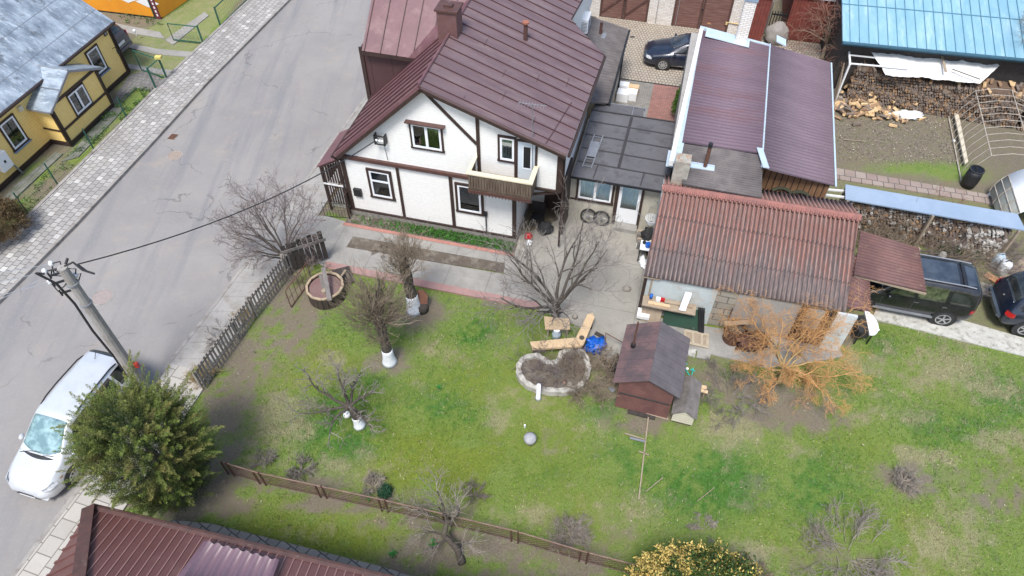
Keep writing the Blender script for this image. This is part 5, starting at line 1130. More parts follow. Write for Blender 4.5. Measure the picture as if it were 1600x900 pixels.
# ---- black estate-shaped off-roader under the carport
wq = G(1466, 508, 0); wf = None; hd = 165.2; o = wq + f_(hd) * 1.38 - f_(hd + 90) * .86
T = [(-2.18, .48, .80, 1.02, .78, 1.45, .62), (-2.12, .42, .86, 1.06, .82, 1.72, .66), (-1.95, .36, .87, 1.07, .83, 1.80, .67), (-1.2, .34, .875, 1.06, .835, 1.84, .68), (.0, .33, .875, 1.05, .835, 1.82, .68), (.45, .33, .875, 1.05, .83, 1.78, .67), (.98, .34, .87, 1.03, .82, 1.22, .74), (1.15, .35, .87, 1.02, .82, 1.12, .76), (1.95, .38, .86, .98, .78, 1.04, .70), (2.2, .42, .80, .88, .70, .92, .6), (2.3, .46, .72, .78, .62, .82, .5)]
v = Car("black_off_roader", "black off-road estate car under the brown carport with spare wheel on its tail", o, hd, T, M['car_black'])
v.screen("windshield", 1.08, .50, M['glass_dark'], .94, .9)
for sg in (1, -1):
    v.side("side_window", sg, -.12, .80, -.05, .35, M['glass_green']); v.side("side_window", sg, -1.12, -.22, -1.08, -.15, M['glass_green']); v.side("side_window", sg, -1.95, -1.25, -1.75, -1.2, M['glass_dark'])
    b = MB(); b.tube([v.F.p(x, sg * .60, 1.88 - .03 * (abs(x + .75) > 1)) for x in np.linspace(-1.85, .35, 7)], .022, 6); part(b, "roof_rail", M['metal_grey'], v.t)
    v.skin("tail_light", M['lamp_red'], sg, np.linspace(-2.17, -2.02, 4), np.linspace(.82, 1.0, 3), .012)
b = MB(); b.fbox(v.F, -1.52, -1.47, -.63, .63, 1.845, 1.875); part(b, "roof_bar", M['black'], v.t)
M['roof_glass'] = cglass('roof_glass', (.03, .04, .055), (.06, .075, .095), .08, 1.2)
v.screen("roof_panel", -1.35, .1, M['roof_glass'], .84, .84, .0); v.screen("rear_roof_panel", -1.92, -1.6, M['roof_glass'], .7, .84, .0)
b = MB(); b.cyl(v.F.p(-2.2, .05, .98), .36, .0, 26, axis=-v.F.ex) if 0 else b.tube([v.F.p(-2.17, .08, .95), v.F.p(-2.19, .08, .95), v.F.p(-2.36, .08, .95), v.F.p(-2.39, .08, .95)], [.30, .35, .35, .27], 28); part(b, "spare_wheel", M['rubber'], v.t, smooth=True)
v.wheels((-1.38, 1.35), .36, spokes=5); v.mirror(.72, 1.12, M['car_black']); lines_on(v, M['seat_grey'], (-.17, .85, -1.16), z1=1.02)
for sg in (1,): v.box("door_handle", -.32, -.15, .868, .885, .93, .96, M['seat_grey']); v.box("door_handle", -1.25, -1.1, .868, .885, .93, .96, M['seat_grey'])
b = MB(); b.fbox(v.F, -1.0, 1.0, .84, .92, .34, .40); part(b, "running_board", M['metal_grey'], v.t)
v.skin("side_lamp", M['lamp_orange'], 1, [1.28, 1.34], [.84, .88], .006)

# ---- dark blue off-roader at the right edge, rear towards the first
wq = G(1594, 524, 0); hd = -12.5; o = wq + f_(hd) * 1.38 + f_(hd + 90) * .88
T = [(-2.30, .42, .62, .72, .58, .74, .5), (-2.26, .38, .84, .80, .78, .86, .6), (-2.20, .38, .89, .98, .80, 1.08, .66), (-2.0, .36, .90, 1.08, .83, 1.55, .64), (-1.78, .35, .905, 1.08, .84, 1.72, .65), (-1.2, .34, .905, 1.07, .845, 1.79, .67), (.2, .34, .905, 1.05, .845, 1.77, .67), (1.0, .34, .9, 1.02, .83, 1.18, .74), (2.1, .38, .86, .9, .76, .96, .66), (2.28, .44, .7, .75, .6, .8, .5)]
v = Car("dark_blue_off_roader", "dark blue off-road car at the right picture edge with red tail light", o, hd, T, M['car_navy'])
v.screen("windshield", .92, .3, M['glass_dark'], .94, .9); v.screen("rear_window", -2.13, -1.84, M['glass_dark'], .86, .9, .0); v.screen("roof_panel", -1.6, .0, M['roof_glass'], .8, .8, .0)
for sg in (1, -1):
    v.side("side_window", sg, -.1, .8, -.05, .3, M['glass_dark']); v.side("side_window", sg, -1.1, -.2, -1.05, -.15, M['glass_dark']); v.side("side_window", sg, -1.9, -1.2, -1.7, -1.15, M['glass_dark'])
    v.skin("tail_light", M['lamp_red'], sg, np.linspace(-2.25, -2.0, 6), np.linspace(.80, 1.0, 4), .014)
    b = MB(); b.tube([v.F.p(x, sg * .61, 1.83 - .03 * (abs(x + .7) > .9)) for x in np.linspace(-1.7, .3, 7)], .022, 6); part(b, "roof_rail", M['metal_grey'], v.t)
b = MB(); b.slab([v.F.p(-2.30, -.7, .52), v.F.p(-2.30, .7, .52), v.F.p(-2.40, .6, .52), v.F.p(-2.42, 0, .52), v.F.p(-2.40, -.6, .52)], (0, 0, .14)); part(b, "bumper", M['roof_glass'], v.t)
b = MB(); b.slab([v.F.p(-2.245, -.26, .82), v.F.p(-2.245, .26, .82), v.F.p(-2.20, .26, .93), v.F.p(-2.20, -.26, .93)], -v.F.ex * .02); part(b, "number_plate", M['plate_white'], v.t)
b = MB(); b.cyl(v.F.p(-2.225, 0, 1.02), .045, .02, 16, axis=-v.F.ex); part(b, "emblem", M['chrome'], v.t)
v.wheels((-1.38, 1.45), .37, spokes=5); lines_on(v, M['seat_grey'], (-.15, -1.13), z1=1.02); v.mirror(.7, 1.1, M['car_navy'])

# ---- dark saloon in the back court
wq = G(1034, 110, 0); hd = 170; o = wq - f_(hd) * 1.36 - f_(hd + 90) * .88
T = [(-2.38, .34, .62, .84, .6, .94, .5), (-2.3, .26, .80, .92, .72, 1.0, .6), (-1.75, .22, .89, .95, .80, 1.06, .66), (-1.3, .2, .90, .95, .82, 1.22, .58), (-.7, .2, .91, .95, .83, 1.42, .56), (.0, .2, .91, .94, .83, 1.46, .57), (.45, .2, .91, .93, .83, 1.36, .58), (1.15, .2, .905, .90, .81, 1.00, .70), (1.4, .2, .90, .86, .80, .93, .73), (2.0, .22, .86, .72, .74, .82, .62), (2.25, .24, .74, .60, .62, .70, .48), (2.37, .3, .56, .54, .46, .58, .36)]
v = Car("dark_saloon", "dark blue-black saloon car parked in the paved back court", o, hd, T, M['car_navy'])
v.screen("windshield", 1.12, .28, M['roof_glass'], .94, .92, .2); v.screen("rear_window", -1.5, -.85, M['glass_dark'], .9, .9)
for sg in (1, -1):
    v.side("side_window", sg, -.12, .98, -.08, .3, M['glass_dark']); v.side("side_window", sg, -1.1, -.2, -.7, -.16, M['glass_dark'])
    v.side("window_trim", sg, -1.2, 1.1, -.8, .34, M['chrome'], t0=.93, t1=.99, off=.01); v.side("belt_trim", sg, -1.2, 1.1, -1.2, 1.08, M['chrome'], t0=.0, t1=.05, off=.012)
    v.skin("sill_trim", M['chrome'], sg, np.linspace(-1.0, .95, 8), [.30, .325], .012)
    v.skin("headlight", M['lamp_glass'], sg, np.linspace(1.96, 2.26, 6), np.linspace(.54, .68, 4), .012)
v.wheels((-1.35, 1.36), .32, spokes=9); v.mirror(.86, .99, M['car_navy']); lines_on(v, M['seat_grey'], (-.15, 1.0), z1=.9)
b = MB(); b.fbox(v.F, 2.35, 2.39, -.28, .28, .34, .52); part(b, "grille", M['chrome'], v.t)

# ---- dark people carrier behind the yellow house
rc = G(205, 84, 0); hd = YH.deg + 93; o = rc + f_(hd) * 2.2 + f_(hd + 90) * .35
T = [(-2.2, .42, .70, .72, .66, .76, .55), (-2.17, .34, .84, .95, .78, 1.05, .62), (-2.08, .3, .87, 1.0, .81, 1.4, .6), (-1.85, .26, .88, 1.02, .82, 1.58, .6), (-1.2, .24, .885, 1.02, .83, 1.66, .62), (.4, .24, .885, 1.0, .83, 1.64, .62), (1.2, .24, .88, .95, .8, 1.1, .7), (2.1, .3, .8, .75, .7, .82, .6)]
v = Car("grey_minivan", "dark grey-violet minivan tail showing behind the yellow house corner", o, hd, T, M['car_greyv'])
v.screen("rear_window", -2.10, -1.86, M['glass_dark'], .88, .9, .0); v.wheels((-1.35, 1.3), .32)
for sg in (1, -1):
    v.skin("tail_light", M['lamp_red'], sg, np.linspace(-2.16, -1.98, 5), np.linspace(.84, 1.1, 4), .014); v.side("side_window", sg, -1.85, -1.2, -1.7, -1.15, M['glass_dark']); v.side("side_window", sg, -1.1, .8, -1.0, .4, M['glass_dark'])
b = MB(); b.fbox(v.F, -2.235, -2.20, -.27, .27, .74, .86); part(b, "number_plate", M['plate_white'], v.t); b = MB(); b.fbox(v.F, -2.27, -2.17, -.72, .72, .42, .56); part(b, "bumper", M['car_greyv'], v.t); b = MB(); b.fbox(v.F, -2.205, -2.19, -.7, .7, .61, .63); part(b, "trim_strip", M['chrome'], v.t)
# ================================================================= VEGETATION
class Twigs:
    """numpy collector of thin tapering branches"""
    def __init__(s): s.P = []; s.Q = []; s.r0 = []; s.r1 = []
    def seg(s, p, q, r0, r1): s.P.append(p); s.Q.append(q); s.r0.append(r0); s.r1.append(r1)
    def mesh(s, n):
        P = np.array(s.P); Q = np.array(s.Q); r0 = np.array(s.r0); r1 = np.array(s.r1); d = Q - P; d /= (np.linalg.norm(d, axis=1, keepdims=True) + 1e-9)
        up = np.where(np.abs(d[:, 2:3]) < .9, np.array([[0, 0, 1.]]), np.array([[1., 0, 0]])); a = np.cross(d, up); a /= np.linalg.norm(a, axis=1, keepdims=True); b = np.cross(d, a)
        V = np.zeros((len(P), 2 * n, 3))
        for k in range(n):
            t = 2 * math.pi * k / n; o = a * math.cos(t) + b * math.sin(t); V[:, k] = P + o * r0[:, None]; V[:, n + k] = Q + d * (r1[:, None] * .5) + o * r1[:, None]
        base = (np.arange(len(P)) * 2 * n)[:, None]; F = np.concatenate([np.concatenate([base + k, base + (k + 1) % n, base + n + (k + 1) % n, base + n + k], 1) for k in range(n)])
        return V.reshape(-1, 3), F
def perp(r, d):
    v = np.array([r.gauss(0, 1), r.gauss(0, 1), r.gauss(0, 1)]); v -= d * (v @ d); return nrm(v)
MINR = [1.0]
def grow(tw, r, p, d, L, rad, lev, spec):
    """spec[lev] = (segments, wiggle, upward pull, children, spread, length factor, radius factor)"""
    ns, wig, pull, nch, spr, lf, rf = spec[lev]; big = tw[0] if rad > .022 else tw[1]
    pts = [p]; ds = [d]; q = p
    for i in range(ns):
        d = nrm(d + perp(r, d) * wig + np.array([0, 0, pull])); q2 = q + d * L / ns
        if q2[2] < .05: q2[2] = .05
        ra, rb = rad * (1 - .75 * i / ns), rad * (1 - .75 * (i + 1) / ns)
        (tw[0] if ra > .022 else tw[1]).seg(q, q2, max(ra, .0065 * MINR[0]), max(rb, .0055 * MINR[0])); q = q2; pts.append(q); ds.append(d)
    if lev + 1 < len(spec):
        for k in range(nch):
            t = (.25 + .75 * (k + r.random() * .8) / nch) * ns; t = min(t, ns - .01); i = int(t); f = t - i; o = pts[i] * (1 - f) + pts[i + 1] * f
            dd = nrm(ds[i + 1] + perp(r, ds[i + 1]) * spr * (.7 + .6 * r.random())); grow(tw, r, o, dd, L * lf * (.6 + .6 * r.random()) * (1.15 - .4 * t / ns), rad * rf * (1.1 - .5 * t / ns), lev + 1, spec)
def finish_tree(t, tw, mb_, mt, n0=6, n1=3):
    loc, deg = ROOT[t.name]
    for w_, nm, m, n in ((tw[0], "limb", mb_, n0), (tw[1], "crown", mt, n1)):
        if not w_.P: continue
        V, F = w_.mesh(n); me = np_mesh(nm, toloc(V, loc, deg), F, True); link(me, nm, m, t)
def trunk(t, pts, rad, m, n=12, name="trunk"):
    b = MB(); pts = [np.array(p, float) for p in pts]; P = []; Rr = []
    for i in range(len(pts) - 1):
        for k in range(6):
            f = k / 6; P.append(pts[i] * (1 - f) + pts[i + 1] * f); Rr.append((rad[i] * (1 - f) + rad[i + 1] * f) * (1 + .09 * math.sin(7.3 * len(P))))
    P.append(pts[-1]); Rr.append(rad[-1]); b.tube(P, Rr, n); return part(b, name, m, t, smooth=True)

# ---- lawn blades: uncountable, one object
def blades():
    N = 300000; x = nr.uniform(-14, 24, N); y = nr.uniform(4.5, 20.5, N)
    g_ = inpoly(x, y, garden)
    hx = (x - HM.o[0]) * HM.ex[0] + (y - HM.o[1]) * HM.ex[1]; hy = (x - HM.o[0]) * HM.ey[0] + (y - HM.o[1]) * HM.ey[1]
    keep = g_ & ~((hx > 11.9) & (hx < 19.2) & (hy > -3.4)) & ~((hx > -2) & (hy > -3.05) & (hx < 8))
    for poly in ([(803, 372), (1010, 350), (1010, 500), (995, 530), (975, 590), (940, 570), (905, 510), (842, 483)], [(1000, 490), (1318, 550), (1300, 562), (1200, 577), (1000, 540)], [(430, 330), (520, 338), (512, 420), (478, 400)], [(268, 812), (330, 818), (760, 940), (760, 960), (262, 870)]): keep &= ~inpoly(x, y, xy(poly))
    x, y = x[keep], y[keep]; z = zones(x, y); pr = nr.random(len(x)); ok = pr > z[:, SOIL] * 1.02; x, y, z = x[ok], y[ok], z[ok]; n = len(x)
    h = nr.uniform(.03, .075, n) * (1 + .5 * z[:, LUSH]); w = nr.uniform(.008, .016, n); a = nr.uniform(0, 6.283, n); lx = nr.normal(0, .03, n); ly = nr.normal(0, .03, n)
    V = np.zeros((n, 3, 3)); V[:, 0] = np.stack([x - np.cos(a) * w, y - np.sin(a) * w, np.full(n, -.035)], 1); V[:, 1] = np.stack([x + np.cos(a) * w, y + np.sin(a) * w, np.full(n, -.035)], 1); V[:, 2] = np.stack([x + lx, y + ly, h - .03], 1)
    me = np_mesh("lawn_grass", V.reshape(-1, 3), np.arange(3 * n).reshape(-1, 3))
    G1 = np.array([.09, .205, .02]); G2 = np.array([.19, .30, .04]); DR = np.array([.36, .33, .19]); LU = np.array([.07, .16, .03]); MO = np.array([.19, .24, .045])
    k = nr.random(n)[:, None]; c = G1 * (1 - k) + G2 * k; c = c * (1 - z[:, MOSS:MOSS + 1] * .6) + MO * z[:, MOSS:MOSS + 1] * .6; c = c * (1 - z[:, LUSH:LUSH + 1] * .8) + LU * z[:, LUSH:LUSH + 1] * .8
    dr = np.clip(z[:, DRY:DRY + 1] * 1.0 + .07, 0, 1) > nr.random(n)[:, None]; c = np.where(dr, DR * nr.uniform(.6, 1.1, n)[:, None], c) * nr.uniform(.6, 1.35, n)[:, None]
    at = me.attributes.new("tint", 'FLOAT_COLOR', 'POINT'); at.data.foreach_set("color", np.repeat(np.concatenate([c, np.ones((n, 1))], 1), 3, axis=0).astype(np.float32).ravel())
    t = NT('blade'); aa = t.n("Attribute", _attribute_name="tint"); m = t.out(aa.outputs[0], .7, spec=.15); o = link(me, "lawn_grass", m); tag(o, "short patchy garden grass with straw and moss between blades", "grass", kind='stuff'); print('blades', n)
blades()

# ---- leaf cloud helper
def leaves(name, C, size, m, parent, tilt=None, aspect=.5, tint=None, D=None):
    n = len(C); d = nr.normal(0, 1, (n, 3)) if D is None else D + nr.normal(0, .35, (n, 3)); d /= np.linalg.norm(d, axis=1, keepdims=True)
    s_ = np.cross(d, nr.normal(0, 1, (n, 3))); s_ /= np.linalg.norm(s_, axis=1, keepdims=True); sz = size * nr.uniform(.6, 1.4, n)[:, None]
    V = np.stack([C - d * sz, C + s_ * sz * aspect, C + d * sz, C - s_ * sz * aspect], 1).reshape(-1, 3)
    me = np_mesh(name, toloc(V, *ROOT[parent.name]), np.arange(4 * n).reshape(-1, 4))
    if tint is not None:
        at = me.attributes.new("tint", 'FLOAT_COLOR', 'POINT'); at.data.foreach_set("color", np.repeat(np.concatenate([tint, np.ones((n, 1))], 1), 4, axis=0).astype(np.float32).ravel())
    return link(me, name, m, parent)
def tintmat(name, rough=.6):
    t = NT(name); aa = t.n("Attribute", _attribute_name="tint"); return t.out(aa.outputs[0], rough, spec=.25)
M['leaf_tint'] = tintmat('leaf_tint')

# ---- big evergreen beside the pole: ragged feathery sprays
def evergreen():
    c = G(284, 768, 0); t = thing("evergreen_tree", "large dark green conifer with ragged feathery sprays beside the silver minivan", "tree", c)
    trunk(t, [c, c + (0.1, 0, 1.8), c + (-.1, .1, 3.6)], [.16, .12, .04], M['bark'])
    r = random.Random(5); C = []; D = []; T_ = []; tw = [Twigs(), Twigs()]
    def spray(p, d, L, tone, wmax=.17):
        n = int(74 * L / .6); q = np.array(p); dd = np.array(d)
        for i in range(n):
            f = i / n; dd = nrm(dd + np.array([0, 0, -.012 * f]) + perp(r, dd) * .02); q = q + dd * L / n; wd = wmax * (1 - f) ** .7 + .012
            for k in range(3):
                o = perp(r, dd) * wd * r.random() ** .6; C.append(q + o + np.array([0, 0, -.25 * wd * r.random()])); D.append(nrm(dd * 1.0 + nrm(o) * .9)); g = r.random()
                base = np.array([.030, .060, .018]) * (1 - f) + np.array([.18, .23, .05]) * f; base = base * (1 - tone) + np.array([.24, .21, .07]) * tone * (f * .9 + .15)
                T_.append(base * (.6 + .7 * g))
    H_ = 4.2
    def prof(z): return float(np.interp(z, [0, .8, 1.8, 2.9, 3.8, 4.8], [.85, 1.15, 1.5, 1.65, 1.3, .4]))
    H_ = 4.8
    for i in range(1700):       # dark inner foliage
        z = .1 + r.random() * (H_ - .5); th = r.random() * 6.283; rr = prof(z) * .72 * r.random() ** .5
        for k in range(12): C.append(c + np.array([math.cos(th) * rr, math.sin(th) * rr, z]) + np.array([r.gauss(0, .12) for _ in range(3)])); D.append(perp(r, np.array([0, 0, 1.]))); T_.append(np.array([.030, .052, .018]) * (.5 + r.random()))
    for i in range(780):
        z = .05 + r.random() ** .85 * (H_ - .6); th = r.random() * 6.283
        pr_ = prof(z) * (1 + .30 * noise.noise(Vector((math.cos(th) * 1.8, math.sin(th) * 1.8, z * .9))))
        rr = pr_ * (.40 + .42 * r.random()); p = c + np.array([math.cos(th) * rr, math.sin(th) * rr, z]); out = nrm(np.array([math.cos(th), math.sin(th), .9 + 1.6 * r.random()]))
        spray(p, nrm(out + perp(r, out) * .22), .45 + .55 * r.random() ** 1.5, 0.0 if r.random() < .5 else r.random(), .10 + .07 * r.random())
    for i in range(110):        # upright plumes closing the top
        z = 3.0 + r.random() * 1.4; th = r.random() * 6.283; rr = prof(z) * .7 * r.random() ** .7; p = c + np.array([math.cos(th) * rr, math.sin(th) * rr, z]); spray(p, nrm(np.array([math.cos(th) * .45, math.sin(th) * .45, 1.3])), .45 + .4 * r.random(), .5 * r.random(), .13)
    for i in range(75):         # long plumes standing out of the top and the shoulder
        th = r.random() * 6.283; z = 2.0 + r.random() * 2.0; rr = prof(z) * (.3 + .5 * r.random()); p = c + np.array([math.cos(th) * rr, math.sin(th) * rr, z]); spray(p, nrm(np.array([math.cos(th) * .8, math.sin(th) * .8, .8 + .9 * r.random()])), .9 + .6 * r.random(), .1 + .6 * r.random(), .15)
    for i in range(8): th = r.random() * 6.283; tw[0].seg(c + (0, 0, .5 + i * .35), c + np.array([math.cos(th) * 1.1, math.sin(th) * 1.1, 1.0 + i * .36]), .04, .015)
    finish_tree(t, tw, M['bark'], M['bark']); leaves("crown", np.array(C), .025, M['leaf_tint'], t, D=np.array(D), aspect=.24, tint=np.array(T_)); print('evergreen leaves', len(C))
evergreen()

# ---- bushes made of small leaves
def bush(name, label, cat, px, py, rx, ry, rz, n, size, tints, w, group=None, cz=None, twigm=None, seed=1, shell=.75, topfn=None):
    c = G(px, py, 0); t = thing(name, label, cat, c, 0, group); r = random.Random(seed)
    u = nr.random(n) ** (1 / 3); u = shell + (1 - shell) * u if shell else u; th = nr.uniform(0, 6.283, n); ph = np.arccos(nr.uniform(-.6, 1, n)); d = np.stack([np.sin(ph) * np.cos(th), np.sin(ph) * np.sin(th), np.cos(ph)], 1)
    bump = np.array([1 + .26 * noise.noise(Vector(q * 2.2) + Vector((seed, 0, 0))) + .26 * noise.noise(Vector(q * 6.5)) + .10 * noise.noise(Vector(q * 17)) for q in d])
    u = 1 - (1 - shell) * nr.random(n) ** 1.5; C = c + np.array([0, 0, rz * .62]) + d * np.array([rx, ry, rz * .62]) * (u * bump)[:, None]; C[:, 2] = np.maximum(C[:, 2], .04)
    tt = np.array(tints)[nr.choice(len(tints), n, p=w)] * nr.uniform(.65, 1.3, n)[:, None]
    if topfn is not None: tt = topfn(C - c, d, tt)
    leaves("crown", C, size, M['leaf_tint'], t, tint=tt)
    b = MB(); 
    for k in range(7): a_ = k * .9 + r.random(); b.tube([c + (math.cos(a_) * .08, math.sin(a_) * .08, 0), c + (math.cos(a_) * rx * .4, math.sin(a_) * ry * .4, rz * .5), c + (math.cos(a_) * rx * .6, math.sin(a_) * ry * .6, rz * .9)], [.025, .018, .008], 5)
    part(b, "stem", M['bark'], t); return t
def goldtop(P, d, tt):
    k = np.array([noise.noise(Vector(q * 1.9) + Vector((3, 7, 1))) for q in P]); gold = (d[:, 0] < -.55) | (k + .55 * d[:, 1] - .2 * d[:, 2] > .32); n = len(P)
    g = np.array([.54, .40, .12]) * nr.uniform(.6, 1.25, n)[:, None]; mixk = (nr.random(n) < np.where(gold, .78, .10))[:, None]; return np.where(mixk, g, tt)
bush("golden_bush", "dense evergreen bush with golden yellow leaf edges at the bottom of the picture", "bush", 1072, 948, 1.75, 1.15, 1.8, 26000, .038, [(.025, .055, .012), (.05, .09, .02), (.30, .27, .05)], [.5, .4, .1], seed=3, topfn=goldtop)
bush("clipped_hedge", "clipped brown leafless hedge below the yellow house meter box", "hedge", 0, 372, 1.25, 1.15, 1.5, 42000, .024, [(.13, .075, .035), (.08, .06, .03), (.17, .12, .05)], [.4, .35, .25], seed=5)
bush("small_thuja", "small bright green conifer in the court beside the long outbuilding", "bush", 1060, 187, .38, .38, 1.5, 8000, .03, [(.06, .13, .02), (.09, .18, .03)], [.5, .5], seed=9)
bush("ivy_patch", "green leafy groundcover beside the black off-roader and brush heap", "ground cover", 1500, 398, 1.0, .45, .35, 4500, .035, [(.03, .08, .02), (.05, .11, .03)], [.5, .5], seed=11, shell=.3)
bush("dark_cushion", "dark green cushion plant by the mesh fence post", "plant", 602, 772, .22, .22, .3, 1600, .025, [(.015, .06, .03), (.03, .09, .04)], [.5, .5], seed=13, shell=.3)
# flower bed along the house: tulip leaves and a cabbage-like plant
def bed_plants():
    t = thing("flower_bed_plants", "green bulb leaves growing along the white house wall", "bedding plants", HM.p(3, -.4), HM.deg); t['kind'] = 'stuff'
    n = 5200; x = nr.uniform(.1, 6.9, n); dens = np.clip((x - .6) / 4.5, .12, 1); k = nr.random(n) < dens; x = x[k]; y = nr.uniform(-.56, -.08, len(x)); y = y - 0; C = HM.o + HM.ex * x[:, None] + HM.ey * y[:, None] + np.array([0, 0, .10]) * nr.uniform(.3, 1.6, len(x))[:, None]
    D = np.tile([0, 0, 1.], (len(x), 1)) + nr.normal(0, .5, (len(x), 3)); tt = np.array([.045, .14, .022]) * nr.uniform(.6, 1.5, len(x))[:, None]
    leaves("leaf_mass", C, .075, M['leaf_tint'], t, D=D, aspect=.2, tint=tt)
bed_plants()
bed = MB(); bed.fbox(HM, -.1, 7.0, -.598, -.055, -.1, .042); single(bed, "flower_bed", M['soil'], None, None, kind='structure', deg=HM.deg, loc=HO)
# green weeds in the yellow house beds
def weeds(name, label, poly, n, sz=.045):
    P = xy(poly); xs = [p[0] for p in P]; ys = [p[1] for p in P]; x = nr.uniform(min(xs), max(xs), n); y = nr.uniform(min(ys), max(ys), n); k = inpoly(x, y, P); x, y = x[k], y[k]
    nn = lowfreq(x, y, 2.2, 3.3); k = nn > -.05; x, y = x[k], y[k]; c = np.array([np.mean(xs), np.mean(ys), 0]); t = thing(name, label, "weeds", c); t['kind'] = 'stuff'
    C = np.stack([x, y, nr.uniform(.0, .14, len(x))], 1); tt = np.array([.07, .13, .035]) * nr.uniform(.5, 1.6, len(x))[:, None]; leaves("leaf_mass", C, sz, M['leaf_tint'], t, tint=tt)
weeds("bed_weeds", "low green weeds in the bed right of the yellow porch", [(212, 137), (242, 140), (190, 190), (168, 205), (128, 248), (110, 244), (172, 172)], 5000)
weeds("front_weeds", "low green weeds in the dark bed left of the yellow porch", [(122, 232), (130, 245), (50, 330), (20, 345), (10, 325), (100, 245)], 1800)
weeds("hosta_patch", "pale green rosette plants in the bed before the orange building", [(180, 8), (252, 34), (255, 40), (200, 38), (178, 20)], 900, .06)

# ---- leafless trees
def bare_tree(name, label, base, tp, tr, limbs, spec, mb_, mt, seed, white=None, group=None, cat="tree"):
    base = np.array(base, float); t = thing(name, label, cat, base, 0, group); r = random.Random(seed)
    pts = [base] + [base + np.array(p, float) for p in tp]; trunk(t, pts, tr, mb_ if not isinstance(mb_, str) else M[mb_])
    tw = [Twigs(), Twigs()]
    for (f, az, el, L, rad) in limbs:
        k = f * (len(pts) - 1); i = min(int(k), len(pts) - 2); o = pts[i] + (pts[i + 1] - pts[i]) * (k - i)
        d = np.array([math.cos(R(az)) * math.cos(R(el)), math.sin(R(az)) * math.cos(R(el)), math.sin(R(el))]); grow(tw, r, o, d, L, rad, 0, spec)
    finish_tree(t, tw, mb_, mt)
    if white:
        b = MB(); P = [pts[0] + (pts[1] - pts[0]) * f for f in (0, .1, .5, 1.0)]; h, r0, r1 = white; d = nrm(pts[1] - pts[0]); n = 16; P = []; Rr = []
        for k in range(7): f = k / 6; P.append(pts[0] + d * h * f); Rr.append(r0 * (1 + .30 * (1 - f) ** 4) + (r1 - r0) * f + .012)
        b.tube(P, Rr, n); part(b, "whitewash_band", M['whitewash'], t, smooth=True)
    return t
r_ = random.Random(21)
# yard tree (grey, vase shaped)
yb_ = G(866, 508, 0)
MINR[0] = .8
S_ = [(7, .14, .035, 7, .75, .55, .5), (5, .2, .03, 6, .75, .55, .5), (4, .26, .03, 4, .7, .55, .6), (3, .25, .02, 0, 0, 0, 0)]
bare_tree("leafless_yard_tree", "leafless grey branching tree rising above the plank bench", yb_, [(.02, .05, .55), (.05, .1, 1.0)], [.16, .14, .12], [(.95, 100 + 40 * k + r_.uniform(-12, 12), 50 + r_.uniform(-14, 16), 2.9 + r_.uniform(-.5, .4), .062) for k in range(9)], S_, M['bark'], M['twig_grey'], 3)
# pollarded pair with white painted feet
P_ = [(5, .10, .14, 5, .55, .6, .6), (5, .12, .08, 3, .5, .55, .8), (3, .12, .05, 0, 0, 0, 0)]
pa = G(609, 566, 0); top1_ = np.array([-.12, .25, 2.7])
bare_tree("pollarded_tree", "nearer pollarded tree with brushy twigs and whitewashed foot", pa, [(0, .0, .7), (-.05, .1, 1.7), (-.15, .2, 2.8)], [.19, .165, .16, .15], [(.62 + .38 * r_.random(), r_.uniform(0, 360), r_.uniform(5, 65), 1.25 + r_.uniform(-.5, .35), .018) for k in range(95)] + [(.3 + .3 * r_.random(), r_.uniform(0, 360), r_.uniform(0, 40), .7, .012) for k in range(16)] + [(1, 40, 55, 1.0, .06), (.95, 140, 50, .9, .05)], P_, M['bark'], M['twig_tan'], 8, white=(.75, .20, .17))
pb2 = G(648, 484, 0)
bare_tree("pollarded_tree", "further pollarded tree with cut thick top beside the red-brown stump", pb2, [(-.03, 0, .8), (-.1, .1, 1.6), (-.15, .15, 2.5)], [.22, .2, .19, .17], [(.6 + .4 * r_.random(), r_.uniform(0, 360), r_.uniform(20, 80), 1.1 + r_.uniform(-.4, .4), .015) for k in range(60)], P_, M['bark'], M['twig_tan'], 9, white=(.85, .24, .20))
# apple tree with ball
A_ = [(7, .24, .015, 6, .9, .5, .5), (5, .3, .01, 5, .9, .5, .5), (4, .34, 0, 3, .9, .5, .6), (3, .3, 0, 0, 0, 0, 0)]
ab = G(562, 665, 0)
bare_tree("gnarled_apple_tree", "gnarled grey apple tree with whitewashed foot on the lawn", ab, [(-.05, .05, .5), (-.15, .05, 1.1)], [.15, .12, .10], [(1, a_, e_, L_, .055) for a_, e_, L_ in [(100, 35, 1.5), (150, 20, 1.9), (190, 15, 1.9), (225, 10, 1.3), (60, 30, 1.3), (20, 20, 1.2), (-30, 10, 1.2), (-70, 5, 1.0), (130, 50, 1.3)]], A_, M['bark'], M['twig_grey'], 12, white=(.45, .15, .13))
# purple-brown street shrub
SB = [(6, .16, .03, 7, .75, .55, .5), (5, .24, .03, 6, .8, .55, .5), (4, .28, .02, 4, .8, .55, .6), (3, .25, .02, 0, 0, 0, 0)]
bare_tree("street_shrub", "wide leafless purplish shrub over the picket fence by the road", G(452, 418, 0), [(0, 0, .35), (-.05, .05, .7)], [.14, .12, .1], [(.6 + .4 * r_.random(), a_, e_, L_, .04) for a_, e_, L_ in [(85, 50, 2.6), (110, 55, 2.6), (135, 45, 2.6), (160, 40, 2.4), (185, 35, 2.3), (210, 35, 2.0), (60, 50, 2.3), (30, 45, 2.0), (95, 70, 2.4), (150, 65, 2.2), (240, 35, 1.5), (0, 40, 1.6)]], SB, M['bark'], M['twig_purple'], 14)
